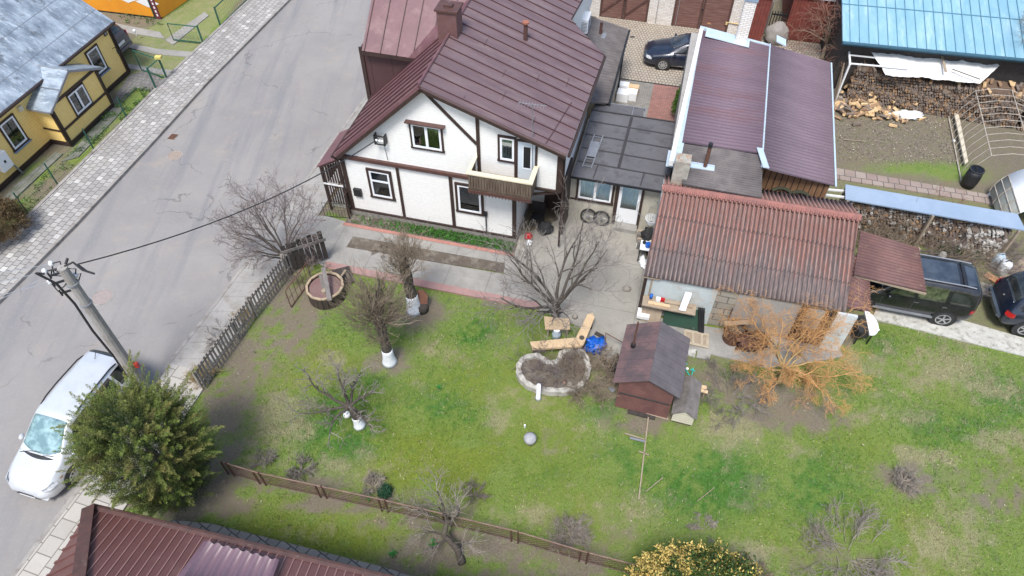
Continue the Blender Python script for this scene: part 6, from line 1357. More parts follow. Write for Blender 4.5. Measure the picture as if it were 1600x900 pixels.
# corkscrew willow
WL = [(9, .30, .0, 9, 1.0, .42, .36), (6, .42, -.04, 8, 1.0, .52, .5), (5, .45, -.08, 5, 1.0, .6, .8), (4, .5, -.1, 0, 0, 0, 0)]
MINR[0] = .52
wb_ = G(1216, 598, 0)
bare_tree("corkscrew_willow", "orange leafless corkscrew willow before the grey workshop wall", wb_, [(.02, .05, .4), (.0, .08, .8)], [.09, .07, .06], [(.6 + .4 * r_.random(), a_, e_, L_, .032) for a_, e_, L_ in [(95, 60, 2.9), (120, 45, 2.5), (75, 48, 2.6), (150, 28, 2.2), (180, 15, 1.7), (40, 30, 2.0), (10, 8, 1.9), (-15, 10, 2.2), (-40, 20, 1.6), (-80, 30, 1.3), (-110, 30, 1.2), (215, 8, 1.5), (88, 72, 2.6), (100, 75, 3.3), (80, 60, 3.1), (110, 55, 3.0), (20, 25, 2.2), (-25, 20, 2.4), (195, 25, 2.0)]], WL, M['limb_yellow'], M['twig_orange'], 17)
MINR[0] = .85
# tangled shrub, top right
TG = [(7, .3, -.0, 7, .9, .6, .5), (6, .35, -.06, 5, .9, .6, .6), (5, .4, -.1, 0, 0, 0, 0)]
bare_tree("tangled_shrub", "tangled reddish leafless shrub in front of the red board shed", G(1285, 92, 0), [(.0, .1, .5), (.05, .15, .9)], [.14, .11, .08], [(.7 + .3 * r_.random(), 60 + k * 31, 40 + r_.uniform(-25, 35), 2.4 + r_.uniform(-.5, .4), .04) for k in range(24)], TG, M['twig_tan'], M['twig_red'], 19)
bare_tree("barn_side_tree", "slender leafless tree against the pale blue barn roof at right", G(1592, 172, 0), [(0, 0.1, 1.2), (-.05, .3, 2.4)], [.09, .07, .06], [(.95, 60 + k * 50, 55 + r_.uniform(-20, 20), 2.4, .035) for k in range(9)], SB, M['bark'], M['twig_grey'], 23)
# shrubs
SH = [(4, .25, .05, 6, .8, .6, .6), (4, .3, .03, 5, .8, .6, .8), (3, .3, .0, 0, 0, 0, 0)]
def shrub(name, label, px, py, R_, n, m, seed, el=(20, 75), rad=.012, group=None, L=None, cat="shrub", spec=None, spread=.3):
    c = G(px, py, 0); t = thing(name, label, cat, c, 0, group); r = random.Random(seed); tw = [Twigs(), Twigs()]
    R0 = R_
    for k in range(int(n * .75)):
        a_ = r.random() * 6.283; e_ = R(r.uniform(*el)); d = np.array([math.cos(a_) * math.cos(e_), math.sin(a_) * math.cos(e_), math.sin(e_)]); R_ = R0; o = c + np.array([math.cos(a_) * r.random() * R_ * spread, math.sin(a_) * r.random() * R_ * spread, 0.02])
        grow(tw, r, o, d, R_ * .72 * (.6 + .5 * r.random()), rad, 0, spec or SH)
    finish_tree(t, tw, m, m); return t
shrub("planter_thicket", "tan leafless thicket spilling right of the kidney-shaped planter", 925, 592, 1.15, 70, M['twig_tan'], 31, (15, 70), spread=.7)
shrub("planter_shrub", "thin dark leafless shrub inside the kidney-shaped planter", 862, 580, 1.1, 22, M['twig_purple'], 32, (25, 80), spread=.6)
shrub("fence_shrub", "bushy leafless shrub by the mesh fence left of the golden bush", 890, 838, .75, 48, M['twig_pale'], 33, (20, 75))
shrub("low_shrub", "low leafless shrub on the lawn near the fence gate corner", 742, 775, .6, 16, M['twig_purple'], 34)
shrub("dark_tuft", "dark matted tuft by the left end of the mesh fence", 470, 735, .55, 30, M['twig_grey'], 35, (5, 50))
shrub("dark_tuft_small", "small dark tuft in the lawn corner beside the conifer", 412, 722, .45, 24, M['twig_grey'], 36, (5, 50))
shrub("brown_tussock", "brown dried tussock beside the dark cushion plant", 585, 760, .5, 30, M['twig_pale'], 37, (5, 50))
shrub("withered_perennial", "withered straw perennial clump in its bare soil circle", 1412, 753, .45, 40, M['twig_pale'], 38, (2, 25), L=.5)
shrub("prunings_pile", "flat pile of grey prunings at the bottom right of the lawn", 1325, 868, 1.2, 60, M['twig_pale'], 39, (0, 22), spread=.8)
shrub("grey_prunings", "small pile of grey twigs on the lawn above the golden bush", 1100, 828, .4, 16, M['twig_pale'], 40, (0, 22), spread=.8)
shrub("bush_by_golden", "brown leafless bush right of the golden bush", 1178, 895, .6, 26, M['twig_tan'], 41, (15, 60))
shrub("pavement_shrub", "leafless grey shrub leaning out of the picket fence over the side path", 350, 528, .85, 12, M['twig_grey'], 42, (20, 60))
shrub("straw_grass_tuft", "straw coloured ornamental grass by the lower end of the picket fence", 322, 588, .6, 60, M['limb_yellow'], 43, (30, 80)) if 0 else None
M['twig_straw'] = mat('twig_straw', (.42, .32, .16), (.3, .22, .11), 4, .9)
shrub("straw_tuft", "straw coloured grass tuft on the pavement side of the picket fence", 318, 590, .6, 45, M['twig_straw'], 44, (25, 75))
shrub("straw_tuft_upper", "smaller straw coloured tuft by the middle of the picket fence", 385, 498, .45, 35, M['twig_straw'], 45, (25, 75))
shrub("brush_heap", "large brown brush heap in front of the birch firewood stack", 1435, 408, 2.0, 190, M['twig_tan'], 46, (5, 55), spread=1.0)
shrub("brush_heap_end", "brown brush heap near the blue canisters", 1512, 402, 1.5, 90, M['twig_purple'], 47, (5, 55), spread=1.0)
shrub("brush_heap_start", "brown brush tangle beside the carport roof", 1385, 385, 1.1, 60, M['twig_tan'], 48, (5, 60), spread=.8)
shrub("red_stem_shrub", "thin red-stemmed shrub behind the grey-blue wood shelter roof", 1480, 345, 1.3, 12, M['twig_red'], 49, (35, 80), spread=.8)
shrub("ground_thicket", "dark flattened thicket between kennel and willow", 1140, 620, 1.0, 50, M['twig_grey'], 50, (2, 28), spread=.9)
shrub("well_shrub", "dark leafless shrub behind the round barrel well", 476, 428, .9, 30, M['twig_purple'], 51, (20, 70), spread=.6)
shrub("bed_dry_plants", "withered stalks in the straight bed between the two garden walks", 620, 392, .5, 26, M['twig_tan'], 52, (20, 70), spread=1.5)
# bent old tree over the mesh fence
tb = G(762, 868, 0)
OT = [(6, .3, .06, 8, .9, .6, .45), (5, .25, .08, 6, .8, .6, .6), (4, .22, .05, 0, 0, 0, 0)]
bare_tree("bent_old_tree", "bent old leafless tree with crooked trunk beside the mesh fence", G(722, 880, 0), [(-.15, .30, .35), (-.5, .55, .6), (-.4, .9, .95)], [.11, .09, .08, .06], [(.95, 100, 30, 1.3, .04), (.9, 170, 25, 1.4, .04), (.9, 30, 25, 1.4, .04), (.7, 200, 10, .9, .04), (.95, 60, 60, 1.1, .03), (.6, 230, 0, .8, .04), (.98, 130, 60, 1.1, .03), (.5, -20, 25, 1.2, .03)], OT, M['bark'], M['twig_pale'], 27)
# rosettes
for k, (px, py, s_) in enumerate([(614, 866, .14), (676, 852, .16), (686, 606, .07), (578, 780, .08)]):
    c = G(px, py, 0); t = thing("green_rosette", ["bright green leafy rosette on the lower lawn by the setts", "bright green leafy rosette beside the bent old tree", "tiny green rosette in the middle of the lawn", "tiny green sprout at the mesh fence foot"][k], "plant", c)
    n = 60; a_ = nr.uniform(0, 6.28, n); C = c + np.stack([np.cos(a_) * s_ * nr.random(n), np.sin(a_) * s_ * nr.random(n), nr.uniform(.02, .1, n)], 1); leaves("leaf", C, .05, M['leaf_tint'], t, D=np.stack([np.cos(a_), np.sin(a_), np.full(n, .6)], 1), aspect=.25, tint=np.array([.04, .20, .04]) * nr.uniform(.7, 1.3, n)[:, None])
# ================================================================= POLE, FENCES, GARDEN THINGS
# ---- concrete utility pole (leans slightly with the line of the photo)
ptop = None
pbase = G(214, 590, 0)
def foot_top(b, px, py):      # highest point over foot b seen at px, py
    r = ray(px, py); t_ = (b[:2] @ r[:2]) / (r[:2] @ r[:2]); return C0 + r * t_
pbase = G(228, 612, 0); ptop = foot_top(pbase, 97, 418); print('pole', ptop, pbase)
ptop = np.array([ptop[0], ptop[1], ptop[2]])
t = thing("utility_pole", "concrete utility pole with cables and white insulators over the evergreen", "utility pole", pbase)
M['pole_conc'] = mat('pole_conc', (.36, .34, .31), (.27, .25, .23), 5, .9, bump=.5, c3=(.17, .14, .11), sc3=2, t3=(.5, .7), stretch=(1, 1, .4))
b = MB(); b.tube([pbase, ptop - (ptop - pbase) * .15, ptop], [.19, .135, .13], 12); po = part(b, "shaft", M['pole_conc'], t, smooth=False)
ax = nrm(ptop - pbase)
b = MB()
for f in (.11, .80, .25, .87): q = pbase + (ptop - pbase) * (1 - f if f > .5 else 1 - f); b.ring(q, .13, .165, .06, 14, ax)
part(b, "clamp_band", M['metal_grey'], t)
sd_ = nrm(np.array([-.8, -.35, 0])); b = MB()
for dz, L_ in ((.15, .38), (.45, .42), (.85, .40)): q = ptop - ax * dz; b.beam(q, q + sd_ * L_ - (0, 0, .02), .05); b.beam(q + sd_ * L_ + (0, 0, .1), q + sd_ * L_ - (0, 0, .12), .035)
b.beam(ptop - ax * .1, ptop - ax * .1 + (0.05, .3, .15), .05); part(b, "bracket", M['black'], t)
b = MB()
INS = []
for (px, py) in ((80, 412), (70, 424), (78, 440), (118, 430)): q = foot_top(pbase, px, py); q = np.array([q[0], q[1], min(q[2], ptop[2])]); q = G(px, py, ptop[2] - .2 if py < 430 else ptop[2] - .5); b.ball(q, (.07, .07, .1), 10, 8); INS.append(q)
part(b, "insulator", M['pvc'], t)
rC = random.Random(4)
b = MB()
cab = [ptop + sd_ * .45 - ax * .05, ptop + sd_ * .62 + (0, 0, .05), ptop + sd_ * .35 - ax * .5, ptop + sd_ * .26 - ax * 1.4, ptop + sd_ * .28 - ax * 2.6, ptop + sd_ * .2 - ax * 4.0, pbase + sd_ * .2]; b.tube(cab, .035, 7)
for k in range(8): a0 = ptop - ax * rC.uniform(0, .8); a3 = INS[k % 4]; m1_ = (a0 + a3) / 2 + np.array([rC.uniform(-.25, .25), rC.uniform(-.25, .25), rC.uniform(-.35, .25)]); b.tube([a0, (a0 + m1_) / 2 + np.array([0, 0, rC.uniform(-.1, .15)]), m1_, a3], .018, 5)
b.tube([ptop + (.05, .05, 0), ptop + (.3, .1, .1), ptop + (.5, 0, -.1), ptop + (.75, 0, -.25), ptop + (.5, .1, -.25), G(121, 413, ptop[2] - .2)], .03, 6); part(b, "cable_loop", M['rubber'], t)
b = MB(); q = pbase + (ptop - pbase) * .08; part(mb_box(Fr([q[0] + .2, q[1], q[2] + 1], 0), 0, .12, 0, .1, -.1, .1), "marker", M['lamp_red'], t)
def wire(name, label, A, B, sag, r, m=None, n=14, wob=0):
    b = MB(); A = np.array(A, float); B = np.array(B, float); P = []
    for i in range(n + 1): f = i / n; P.append(A * (1 - f) + B * f - np.array([0, 0, sag * 4 * f * (1 - f)]))
    b.tube(P, r, 5); return single(b, name, m or M['rubber'], label, "cable")
xg, zg = H.fy(596, 211)
wire("service_cable", "thick black twisted cable hanging from the pole to the white house gable", G(121, 413, ptop[2] - .2), H.p(xg - .1, -.27, zg - .05), .55, .02)
for k, (a_, e_) in enumerate((((80, 412), (-60, 432)), ((70, 424), (-60, 450)), ((78, 440), (-60, 474)), ((60, 438), (-60, 492)))):
    z_ = ptop[2] - .25; wire("overhead_wire", ["top thin overhead wire leaving the pole to the left", "second thin overhead wire leaving the pole to the left", "third thin overhead wire leaving the pole to the left", "lowest thin overhead wire leaving the pole to the left"][k], G(*a_, z_), G(*e_, z_ - .1), .05, .010, M['metal_grey']).__setitem__('group', "overhead wires")

# ---- picket fence
def pickets(name, label, A, B, h, gap, wd, m, cat="picket fence", rails=(.3, .85), post=2.2, low=.05, group=None, pm=None, tilt=0):
    A = np.array(A, float); B = np.array(B, float); L_ = np.linalg.norm((B - A)[:2]); F = Fr([A[0], A[1], 0], math.degrees(math.atan2(B[1] - A[1], B[0] - A[0]))); t = thing(name, label, cat, F.o, F.deg, group); r = random.Random(int(L_ * 100)); b = MB(); x = 0
    while x < L_: hh = h + r.uniform(-.03, .03); b.obb(F.p(x, 0, low), F.ex * wd, F.ey * .022, F.ez * (hh - low) + F.ex * r.uniform(-.02, .02)); x += gap
    part(b, "pickets", m, t)
    for z in rails: part(mb_box(F, 0, L_, .024, .07, h * z - .035, h * z + .035), "rail", m, t)
    x = 0
    while x <= L_ + .1: part(mb_box(F, x - .05, x + .05, .072, .17, 0, h * .98), "post", pm or m, t); x += post
    return F, t
M['picket'] = mat('picket', (.36, .33, .29), (.18, .155, .14), 2.5, .85, bump=.3)
A_, B_ = G(322, 608, 0), G(400, 500, 0); C_ = G(470, 412, 0)
pickets("picket_fence", "weathered picket fence section nearest the evergreen, bordering the pavement", A_, B_, 1.15, .155, .075, M['picket'])
pickets("picket_fence", "weathered picket fence section below the wide purplish street shrub", B_ + (.05, .1, 0), C_, 1.15, .155, .075, M['picket'])
# dark board gate beside the well, wrought metal frame gate
g0, g1 = G(450, 408, 0), G(510, 402, 0)
GB = Fr(G(438, 432, 0), math.degrees(math.atan2(*(G(512, 408, 0) - G(438, 432, 0))[[1, 0]]))); t = thing("dark_board_screen", "broad dark plank screen standing behind the barrel well", "board screen", GB.p(1, 0), GB.deg)
b = MB()
for k in range(8): b.fbox(GB, .35 + k * .2, .35 + k * .2 + .17, 0, .03, .15, 1.45 + .12 * (k / 8) + .05 * (k % 2))
part(b, "boards", M['plank_dark'], t); part(mb_box(GB, .3, 2.0, -.04, -.002, 1.1, 1.22), "rail", M['plank_grey'], t)
def framegate(name, label, pts, h, m, bars=5, r=.018, cat="gate", group=None):
    A, B = [np.array(p, float) for p in pts]; t = thing(name, label, cat, A, math.degrees(math.atan2(B[1] - A[1], B[0] - A[0])), group); z = np.array([0, 0, 1.]); b = MB(); b.tube([A, A + z * h, B + z * h, B, A], r, 6, False); part(b, "frame", m, t); b = MB()
    for k in range(1, bars): q = A + (B - A) * k / bars; b.tube([q, q + z * h], r * .5, 4)
    b.tube([A + z * h * .5, B + z * h * .5], r * .5, 4); part(b, "bars", m, t); return t
framegate("iron_gate", "thin rusty iron frame gate standing left of the barrel well", (G(455, 480, 0), G(487, 436, 0)), .9, M['iron_rust'], 6, .02)
framegate("porch_fence", "low thin iron railing before the street entrance screen", (G(508, 338, 0), G(545, 340, 0)), .75, M['black'], 8, .015, "railing")
framegate("porch_gate", "narrow dark gate at the house corner", (G(547, 343, 0), G(556, 322, 0)), 1.3, M['dark_trim'], 5, .03)

# ---- mesh fence at the bottom
posts = [(362, 742), (411, 757), (506, 778), (602, 799), (700, 822), (804, 847), (910, 879), (1010, 905)]
gp = [G(x, y, 0) for x, y in posts]
t = thing("mesh_fence", "low brown metal mesh fence crossing the lawn", "fence", gp[0])
b = MB()
for i in range(len(gp) - 1): b.tube([gp[i] + (0, 0, .82), gp[i + 1] + (0, 0, .82)], .019, 6)
M['rail_tan'] = mat('rail_tan', (.27, .18, .14), (.18, .11, .085), 4, .7)
part(b, "top_rail", M['rail_tan'], t); b = MB()
for i in range(len(gp) - 1): b.tube([gp[i] + (0, 0, .12), gp[i + 1] + (0, 0, .12)], .014, 5)
part(b, "bottom_rail", M['brown_trim'], t)
for i in range(len(gp)):
    b = MB(); dd_ = nrm(gp[min(i + 1, 7)] - gp[max(i - 1, 0)]); 
    for s_ in (-.10, .10): b.beam(gp[i] + dd_ * s_, gp[i] + dd_ * s_ + (0, 0, .88 if s_ > 0 else .8), .042); part(b, "post", M['brown_trim'], t); b = MB()
b = MB()
for i in range(len(gp) - 1):
    A, B = gp[i], gp[i + 1]; L_ = np.linalg.norm(B - A); n = int((L_ + .7) / .16)
    for k in range(n):
        for s_ in (1, -1):
            x0 = k * .16 - (.0 if s_ < 0 else .7) ; x1 = x0 + .7 * s_ if s_ > 0 else x0 - .7
            lo_, hi_ = x0, x1; u0, u1 = .12, .82
            if s_ < 0: lo_, hi_ = x0, x0 - .7
            def cl(xa, ua, xb, ub):
                P = []
                for (xx, uu, xo, uo) in ((xa, ua, xb, ub), (xb, ub, xa, ua)):
                    if xx < 0: f = (0 - xx) / (xo - xx); uu = uu + (uo - uu) * f; xx = 0
                    if xx > L_: f = (L_ - xx) / (xo - xx); uu = uu + (uo - uu) * f; xx = L_
                    P.append((xx, uu))
                return P
            if max(lo_, hi_) <= 0 or min(lo_, hi_) >= L_: continue
            (xa, ua), (xb, ub) = cl(lo_, u0, hi_, u1)
            if abs(xb - xa) > .02: b.tube([A + (B - A) * (xa / L_) + (0, 0, ua), A + (B - A) * (xb / L_) + (0, 0, ub)], .0065, 3, False)
part(b, "mesh", M['iron_rust'], t)

# ---- green fence posts, gates and wire before the yellow house and orange building
gpst = [(95, 289), (147, 233), (198, 185)]
gpst = [(44, 334), (90, 288), (147, 234), (199, 186)]
t = thing("green_wire_fence", "thin green post and wire fence along the yellow house bed", "fence", G(44, 334, 0))
for i, (x, y) in enumerate(gpst): b = MB(); q = G(x, y, 0); b.tube([q, q + (0, 0, 1.15)], .03, 6); part(b, "post", M['green_metal'], t)
b = MB()
for z in (.15, .5, .85, 1.12): b.tube([G(x, y, z) * 0 + np.array([*G(x, y, 0)[:2], z]) for x, y in gpst] + [np.array([*G(244, 140, 0)[:2], z])], .006, 3)
part(b, "wire", M['green_metal'], t)
def bigframe(name, label, A, B, h, r=.035, diag=False, group="green gate frames"):
    A = np.array(A, float); B = np.array(B, float); z = np.array([0, 0, 1.]); t = thing(name, label, "gate", A, math.degrees(math.atan2(B[1] - A[1], B[0] - A[0])), group); b = MB(); b.tube([A + z * .08, A + z * h, B + z * h, B + z * .08, A + z * .08], r, 6, False); part(b, "frame", M['green_metal'], t)
    b = MB(); L_ = np.linalg.norm(B - A); n = int(L_ / .2)
    for k in range(1, n): q = A + (B - A) * k / n; b.tube([q + z * .1, q + z * h], .004, 3)
    for k in range(1, 5): b.tube([A + z * (.1 + k * (h - .1) / 5), B + z * (.1 + k * (h - .1) / 5)], .004, 3)
    part(b, "wire_mesh", M['green_metal'], t)
    for P in (A,): b = MB(); b.beam(P, P + z * (h + .06), .07); part(b, "post", M['green_metal'], t)
    return t
bigframe("green_gate", "small green gate with a pale box on its post, nearest the yellow house", G(245, 141, 0), G(262, 125, 0), 1.2)
bigframe("green_gate", "green gate leaf opened inwards beside the wheel tracks", G(262, 125, 0), G(222, 111, 0), 1.15)
bigframe("green_gate", "low wide green gate leaf before the small gravel bed", G(318, 69, 0), G(272, 64, 0), 1.0)
bigframe("green_fence_panel", "green fence panel along the pavement before the orange building", G(345, 42, 0), G(392, -4, 0), 1.1)
b = MB(); q = G(262, 125, 0); b.obb(q + (-.15, -.1, 1.2), (.3, 0, 0), (0, .22, 0), (0, 0, .12)); single(b, "gate_box", mat('box_yellow', (.65, .55, .15)), "pale yellow box on top of the green gate post", "box")
b = MB(); q = G(216, 62, 0); b.tube([q, q + (0, 0, .45)], .012, 5); b.ball(q + (0, 0, .52), .09, 10, 8); single(b, "garden_lamp", M['pvc'], "small white globe garden lamp near the dark violet minivan", "garden lamp", smooth=True)

# ---- barrel well
wc = G(512, 462, 0); t = thing("barrel_well", "round dark stave planter with pale log rim and round inner cover", "planter", wc)
M['stave'] = mat('stave', (.075, .055, .042), (.045, .033, .027), 5, .8, lines=None, bump=.3)
Rw = .66
for_w = MB()
for k in range(22): a_ = k * 2 * math.pi / 22; d = np.array([math.cos(a_), math.sin(a_), 0]); s_ = np.array([-d[1], d[0], 0]); for_w.obb(wc + d * (Rw - .03) - s_ * .085, s_ * .17, d * .045, (0, 0, .52))
part(for_w, "staves", M['stave'], t)
M['rim_wood'] = mat('rim_wood', (.42, .33, .22), (.32, .24, .16), 4, .7, bump=.3)
b = MB()
for k in range(12): a_ = k * 2 * math.pi / 12; a2 = a_ + 2 * math.pi / 12 * .97; p_, q_ = [wc + np.array([math.cos(x), math.sin(x), 0]) * Rw for x in (a_, a2)]; b.beam(p_ + (0, 0, .56), q_ + (0, 0, .56), .085, .05)
part(b, "rim", M['rim_wood'], t)
b = MB(); b.cyl(wc + (0, 0, .3), Rw - .07, .18, 26); part(b, "cover", mat('cover_brown', (.16, .09, .08), (.2, .13, .12), 2, .7), t)
b = MB(); b.cyl(wc + (.02, -.25, .48), .09, .12, 12); part(b, "knob", M['old_wood'], t)
b = MB(); b.beam(G(515, 470, .62), G(505, 418, 1.1), .16, .03) ; b.beam(G(512, 478, .0), G(500, 428, 1.0), .10, .05); part(b, "plank", M['plank_grey'], t)
sq = Fr(G(522, 440, 0), 20); t2 = thing("trestle_poles", "two pale poles resting on a dark pallet behind the barrel well", "pallet", sq.o, 20)
part(mb_box(sq, -.3, .7, -.35, .5, .05, .12), "deck", M['plank_dark'], t2); b = MB(); b.tube([G(523, 445, .25), G(540, 422, .35)], .04, 6); part(b, "pole", M['old_wood'], t2); b = MB(); b.tube([G(512, 434, .3), G(518, 424, .35)], .04, 6); part(b, "pole", M['old_wood'], t2)
# ---- stump with red-brown top
sc_ = G(660, 484, 0); t = thing("stump_seat", "tree stump with red-brown upright slab beside the whitewashed pollard", "stump", sc_)
b = MB(); b.cyl(sc_, .24, .32, 14, .2); part(b, "stump", M['bark'], t, smooth=True); b = MB(); b.slab([sc_ + (-.2, 0, .3), sc_ + (.2, 0, .3), sc_ + (.24, .12, .62), sc_ + (.1, .2, .82), sc_ + (-.12, .2, .82), sc_ + (-.2, .12, .62)], (0, .08, -.02)); part(b, "top_slab", mat('slab_red', (.25, .11, .07), (.18, .08, .05), 6, .8), t)

# ---- plank bench, board table, milk can, blue bag, kidney planter
t = thing("plank_bench", "L-shaped bench of fresh split planks at the yard edge", "bench", G(880, 540, 0))
zb2 = .45
def px_slab(pts, z, th): b = MB(); b.slab(PZ(pts, z), (0, 0, -th)); return b
part(px_slab([(828, 534), (902, 527), (912, 538), (908, 541), (832, 545)], zb2, .09), "seat", M['fresh_wood'], t)
part(px_slab([(899, 529), (918, 491), (926, 489), (929, 496), (912, 538), (905, 540)], zb2 + .04, .08), "seat", M['fresh_wood'], t)
b = MB()
for x, y in ((838, 541), (900, 538), (922, 500)): q = G(x, y, zb2); b.cyl(np.array([q[0], q[1], 0]), .11, zb2 - .1, 12)
part(b, "leg", M['bark'], t)
b = MB(); b.cyl(G(909, 528, zb2 + .035), .09, .03, 12); part(b, "knot", M['bark'], t)
t = thing("board_table", "square pale board table fixed around the yard tree trunk", "table", G(870, 516, 0))
part(px_slab([(850, 494), (889, 498), (891, 514), (852, 514)], .55, .06), "top", M['fresh_wood'], t)
b = MB()
for x, y in ((856, 500), (886, 502), (886, 512), (857, 511)): q = G(x, y, .5); b.beam(np.array([q[0], q[1], 0]), q, .05)
part(b, "leg", M['old_wood'], t)
c = G(869, 528, 0); t = thing("milk_can", "small pale metal can standing under the board table edge", "can", c); b = MB(); b.tube([c, c + (0, 0, .3), c + (0, 0, .38), c + (0, 0, .45)], [.16, .16, .10, .11], 16); part(b, "body", M['galv'], t, smooth=True); b = MB(); b.cyl(c + (0, 0, .455), .12, .04, 16); part(b, "lid", M['pvc'], t)
def lump(name, label, cat, px, py, r3, m, seed=1, jit=.5, ns=2.5, group=None, z=0):
    c = G(px, py, z) + (0, 0, r3[2] * .75); b = MB(); b.ball(c, r3, 22, 14, jit, seed, ns); return single(b, name, m, label, cat, group, smooth=True)
M['blue_plastic'] = mat('blue_plastic', (.01, .13, .55), (.01, .08, .38), 6, .35, bump=.6, bsc=8)
lump("blue_sack", "crumpled bright blue plastic sack beside the plank bench", "sack", 929, 545, (.33, .26, .24), M['blue_plastic'], 3, .9, 3.2)
# kidney planter wall
M['planter_stone'] = mat('planter_stone', (.50, .48, .43), (.36, .34, .30), 5, .9, bump=.5, c3=(.2, .18, .14), sc3=3, t3=(.55, .7))
K = [(812, 585), (811, 570), (820, 559), (838, 555), (851, 562), (860, 567), (872, 563), (878, 551), (893, 545), (908, 549), (917, 562), (919, 580), (911, 597), (897, 607), (872, 610), (845, 607), (824, 599)]
KP = [G(x, y, .22) for x, y in K]; n = len(KP); cs = []
for i in range(n):
    for k in range(4):
        f = k / 4; p0, p1, p2, p3 = KP[i - 1], KP[i], KP[(i + 1) % n], KP[(i + 2) % n]; cs.append(.5 * ((2 * p1) + (-p0 + p2) * f + (2 * p0 - 5 * p1 + 4 * p2 - p3) * f * f + (-p0 + 3 * p1 - 3 * p2 + p3) * f ** 3))
kc = G(868, 600, 0); t = thing("kidney_planter", "kidney-shaped raised planter ring of pale stone on the lawn", "planter", kc); b = MB(); m_ = len(cs); V = []
for i in range(m_):
    tn = nrm(cs[(i + 1) % m_] - cs[i - 1]); s_ = np.array([-tn[1], tn[0], 0]); w_ = .085 + .02 * math.sin(i * 2.1); zt2 = .24 + .012 * math.sin(i * 1.7)
    for a_, z in ((-w_, 0), (-w_, zt2), (w_, zt2), (w_, 0)): q = cs[i] + s_ * a_; V.append((q[0], q[1], z))
F = [(i * 4 + k, i * 4 + (k + 1) % 4, ((i + 1) % m_) * 4 + (k + 1) % 4, ((i + 1) % m_) * 4 + k) for i in range(m_) for k in range(4)]
b.add(V, [f[::-1] for f in F]); part(b, "ring_wall", M['planter_stone'], t)
b = MB(); b.slab([np.array([q[0], q[1], .12]) for q in cs], (0, 0, -.1)); part(b, "soil", M['soil'], t)
for k, (x, y, r_s) in enumerate([(882, 601, .09), (876, 604, .07), (890, 603, .12)]): lump("garden_stone", ["pinkish stone on the planter rim", "small red-white stone on the planter rim", "round grey-brown stone on the planter rim"][k], "stone", x, y, (r_s, r_s, r_s * .8), [mat('stone_pink', (.5, .25, .2)), mat('stone_white', (.6, .45, .4)), M['stone']][k], k, .3)
c = G(841, 622, 0); tp_ = foot_top(c, 841, 598); b = MB(); b.tube([c, c + (0, 0, .08), c + (0, 0, .8)], [.12, .075, .065], 12); single(b, "white_stake", M['whitewash'], "short white painted stub standing at the front of the kidney planter", "post", smooth=True)
# leaning thin red bar, spade, dark planks by the little shed
b = MB(); b.tube([G(946, 542, 0), G(946, 520, .5), G(978, 538, .4), G(978, 545, 0)], .02, 5); single(b, "red_rail", M['iron_rust'], "thin rusty tube rail between blue sack and brown shed", "rail")
t = thing("spade", "old spade leaning against the brown garden shed wall", "spade", G(958, 600, 0)); b = MB(); b.tube([G(955, 606, .05), G(968, 588, .8)], .02, 6); part(b, "handle", M['old_wood'], t); b = MB(); b.slab([G(950, 606, .05), G(957, 603, .2), G(962, 610, .15), G(956, 614, .02)], (0, 0, .015)); part(b, "blade", M['metal_grey'], t)
lump("dark_bag", "dark plastic bag behind the spade against the brown shed", "bag", 966, 583, (.22, .35, .35), M['rubber'], 4, .8, 3)
for k, (x0, y0, x1, y1, z) in enumerate(((930, 520, 942, 526, .05), (940, 560, 960, 585, .06))): b = MB(); b.beam(G(x0, y0, z), G(x1, y1, z), .14, .04); single(b, "dark_plank", M['plank_dark'], ["short dark plank lying beside the blue sack", "dark plank lying left of the brown garden shed"][k], "plank")

# ---- little brown garden shed
zt_s, ze_s = 2.05, 1.5
SF = None
a_f, a_b = G(1014, 595, zt_s), G(1033, 502, zt_s)          # ridge front, back
eLf, eLb = G(968, 594, ze_s), G(986, 500, ze_s); eRf, eRb = G(1056, 615, ze_s), G(1073, 521, ze_s)
dg = math.degrees(math.atan2(*(a_b - a_f)[[1, 0]])) - 90; SF = Fr([a_f[0], a_f[1], 0], dg); print('shed', [np.round(SF.l(q), 2) for q in (a_f, a_b, eLf, eLb, eRf, eRb)])
Ls = SF.l(a_b)[1]; wl_, wr_ = SF.l(eLf)[0], SF.l(eRf)[0]; wl_, wr_ = -1.05, 1.05
t = thing("garden_shed", "little brown garden shed with grey and maroon felt gable roof", "shed", SF.p(0, Ls / 2), dg)
M['felt_maroon'] = mat('felt_maroon', (.17, .10, .095), (.12, .075, .075), 2, .85, c3=(.08, .06, .062), sc3=1.2, t3=(.45, .6), bump=.3, lines=('y', .33, .014, .6))
M['felt_grey'] = mat('felt_grey', (.085, .075, .08), (.12, .105, .11), 2.5, .85, bump=.3, lines=[('y', .30, .014, .55), ('x', .28, .008, .8)])
b = MB(); b.slab([SF.p(0, 0, zt_s), SF.p(wl_, 0, ze_s), SF.p(wl_, Ls, ze_s), SF.p(0, Ls, zt_s)], (0, 0, -.04)); part(b, "roof", M['felt_maroon'], t, label="maroon left slope")
b = MB(); b.slab([SF.p(0.002, 0, zt_s), SF.p(wr_, 0, ze_s), SF.p(wr_, Ls, ze_s), SF.p(.002, Ls, zt_s)], (0, 0, -.04)); part(b, "roof", M['felt_grey'], t, label="grey right slope")
b = MB(); b.slab([SF.p(-.85, .12, 0), SF.p(.85, .12, 0), SF.p(.85, .12, ze_s + .03), SF.p(0, .12, zt_s - .06), SF.p(-.85, .12, ze_s + .03)], SF.ey * (Ls - .3)); part(b, "wall", mat('felt_wall', (.20, .090, .078), (.15, .068, .06), 2, .75, c3=(.11, .05, .05), sc3=1.3, t3=(.5, .7), bump=.5, bsc=7), t)
b = MB(); b.fbox(SF, -.8, .8, .09, .118, .85, .90); b.fbox(SF, -.4, .5, -.03, .1, 0, .06); part(b, "batten", M['plank_dark'], t)
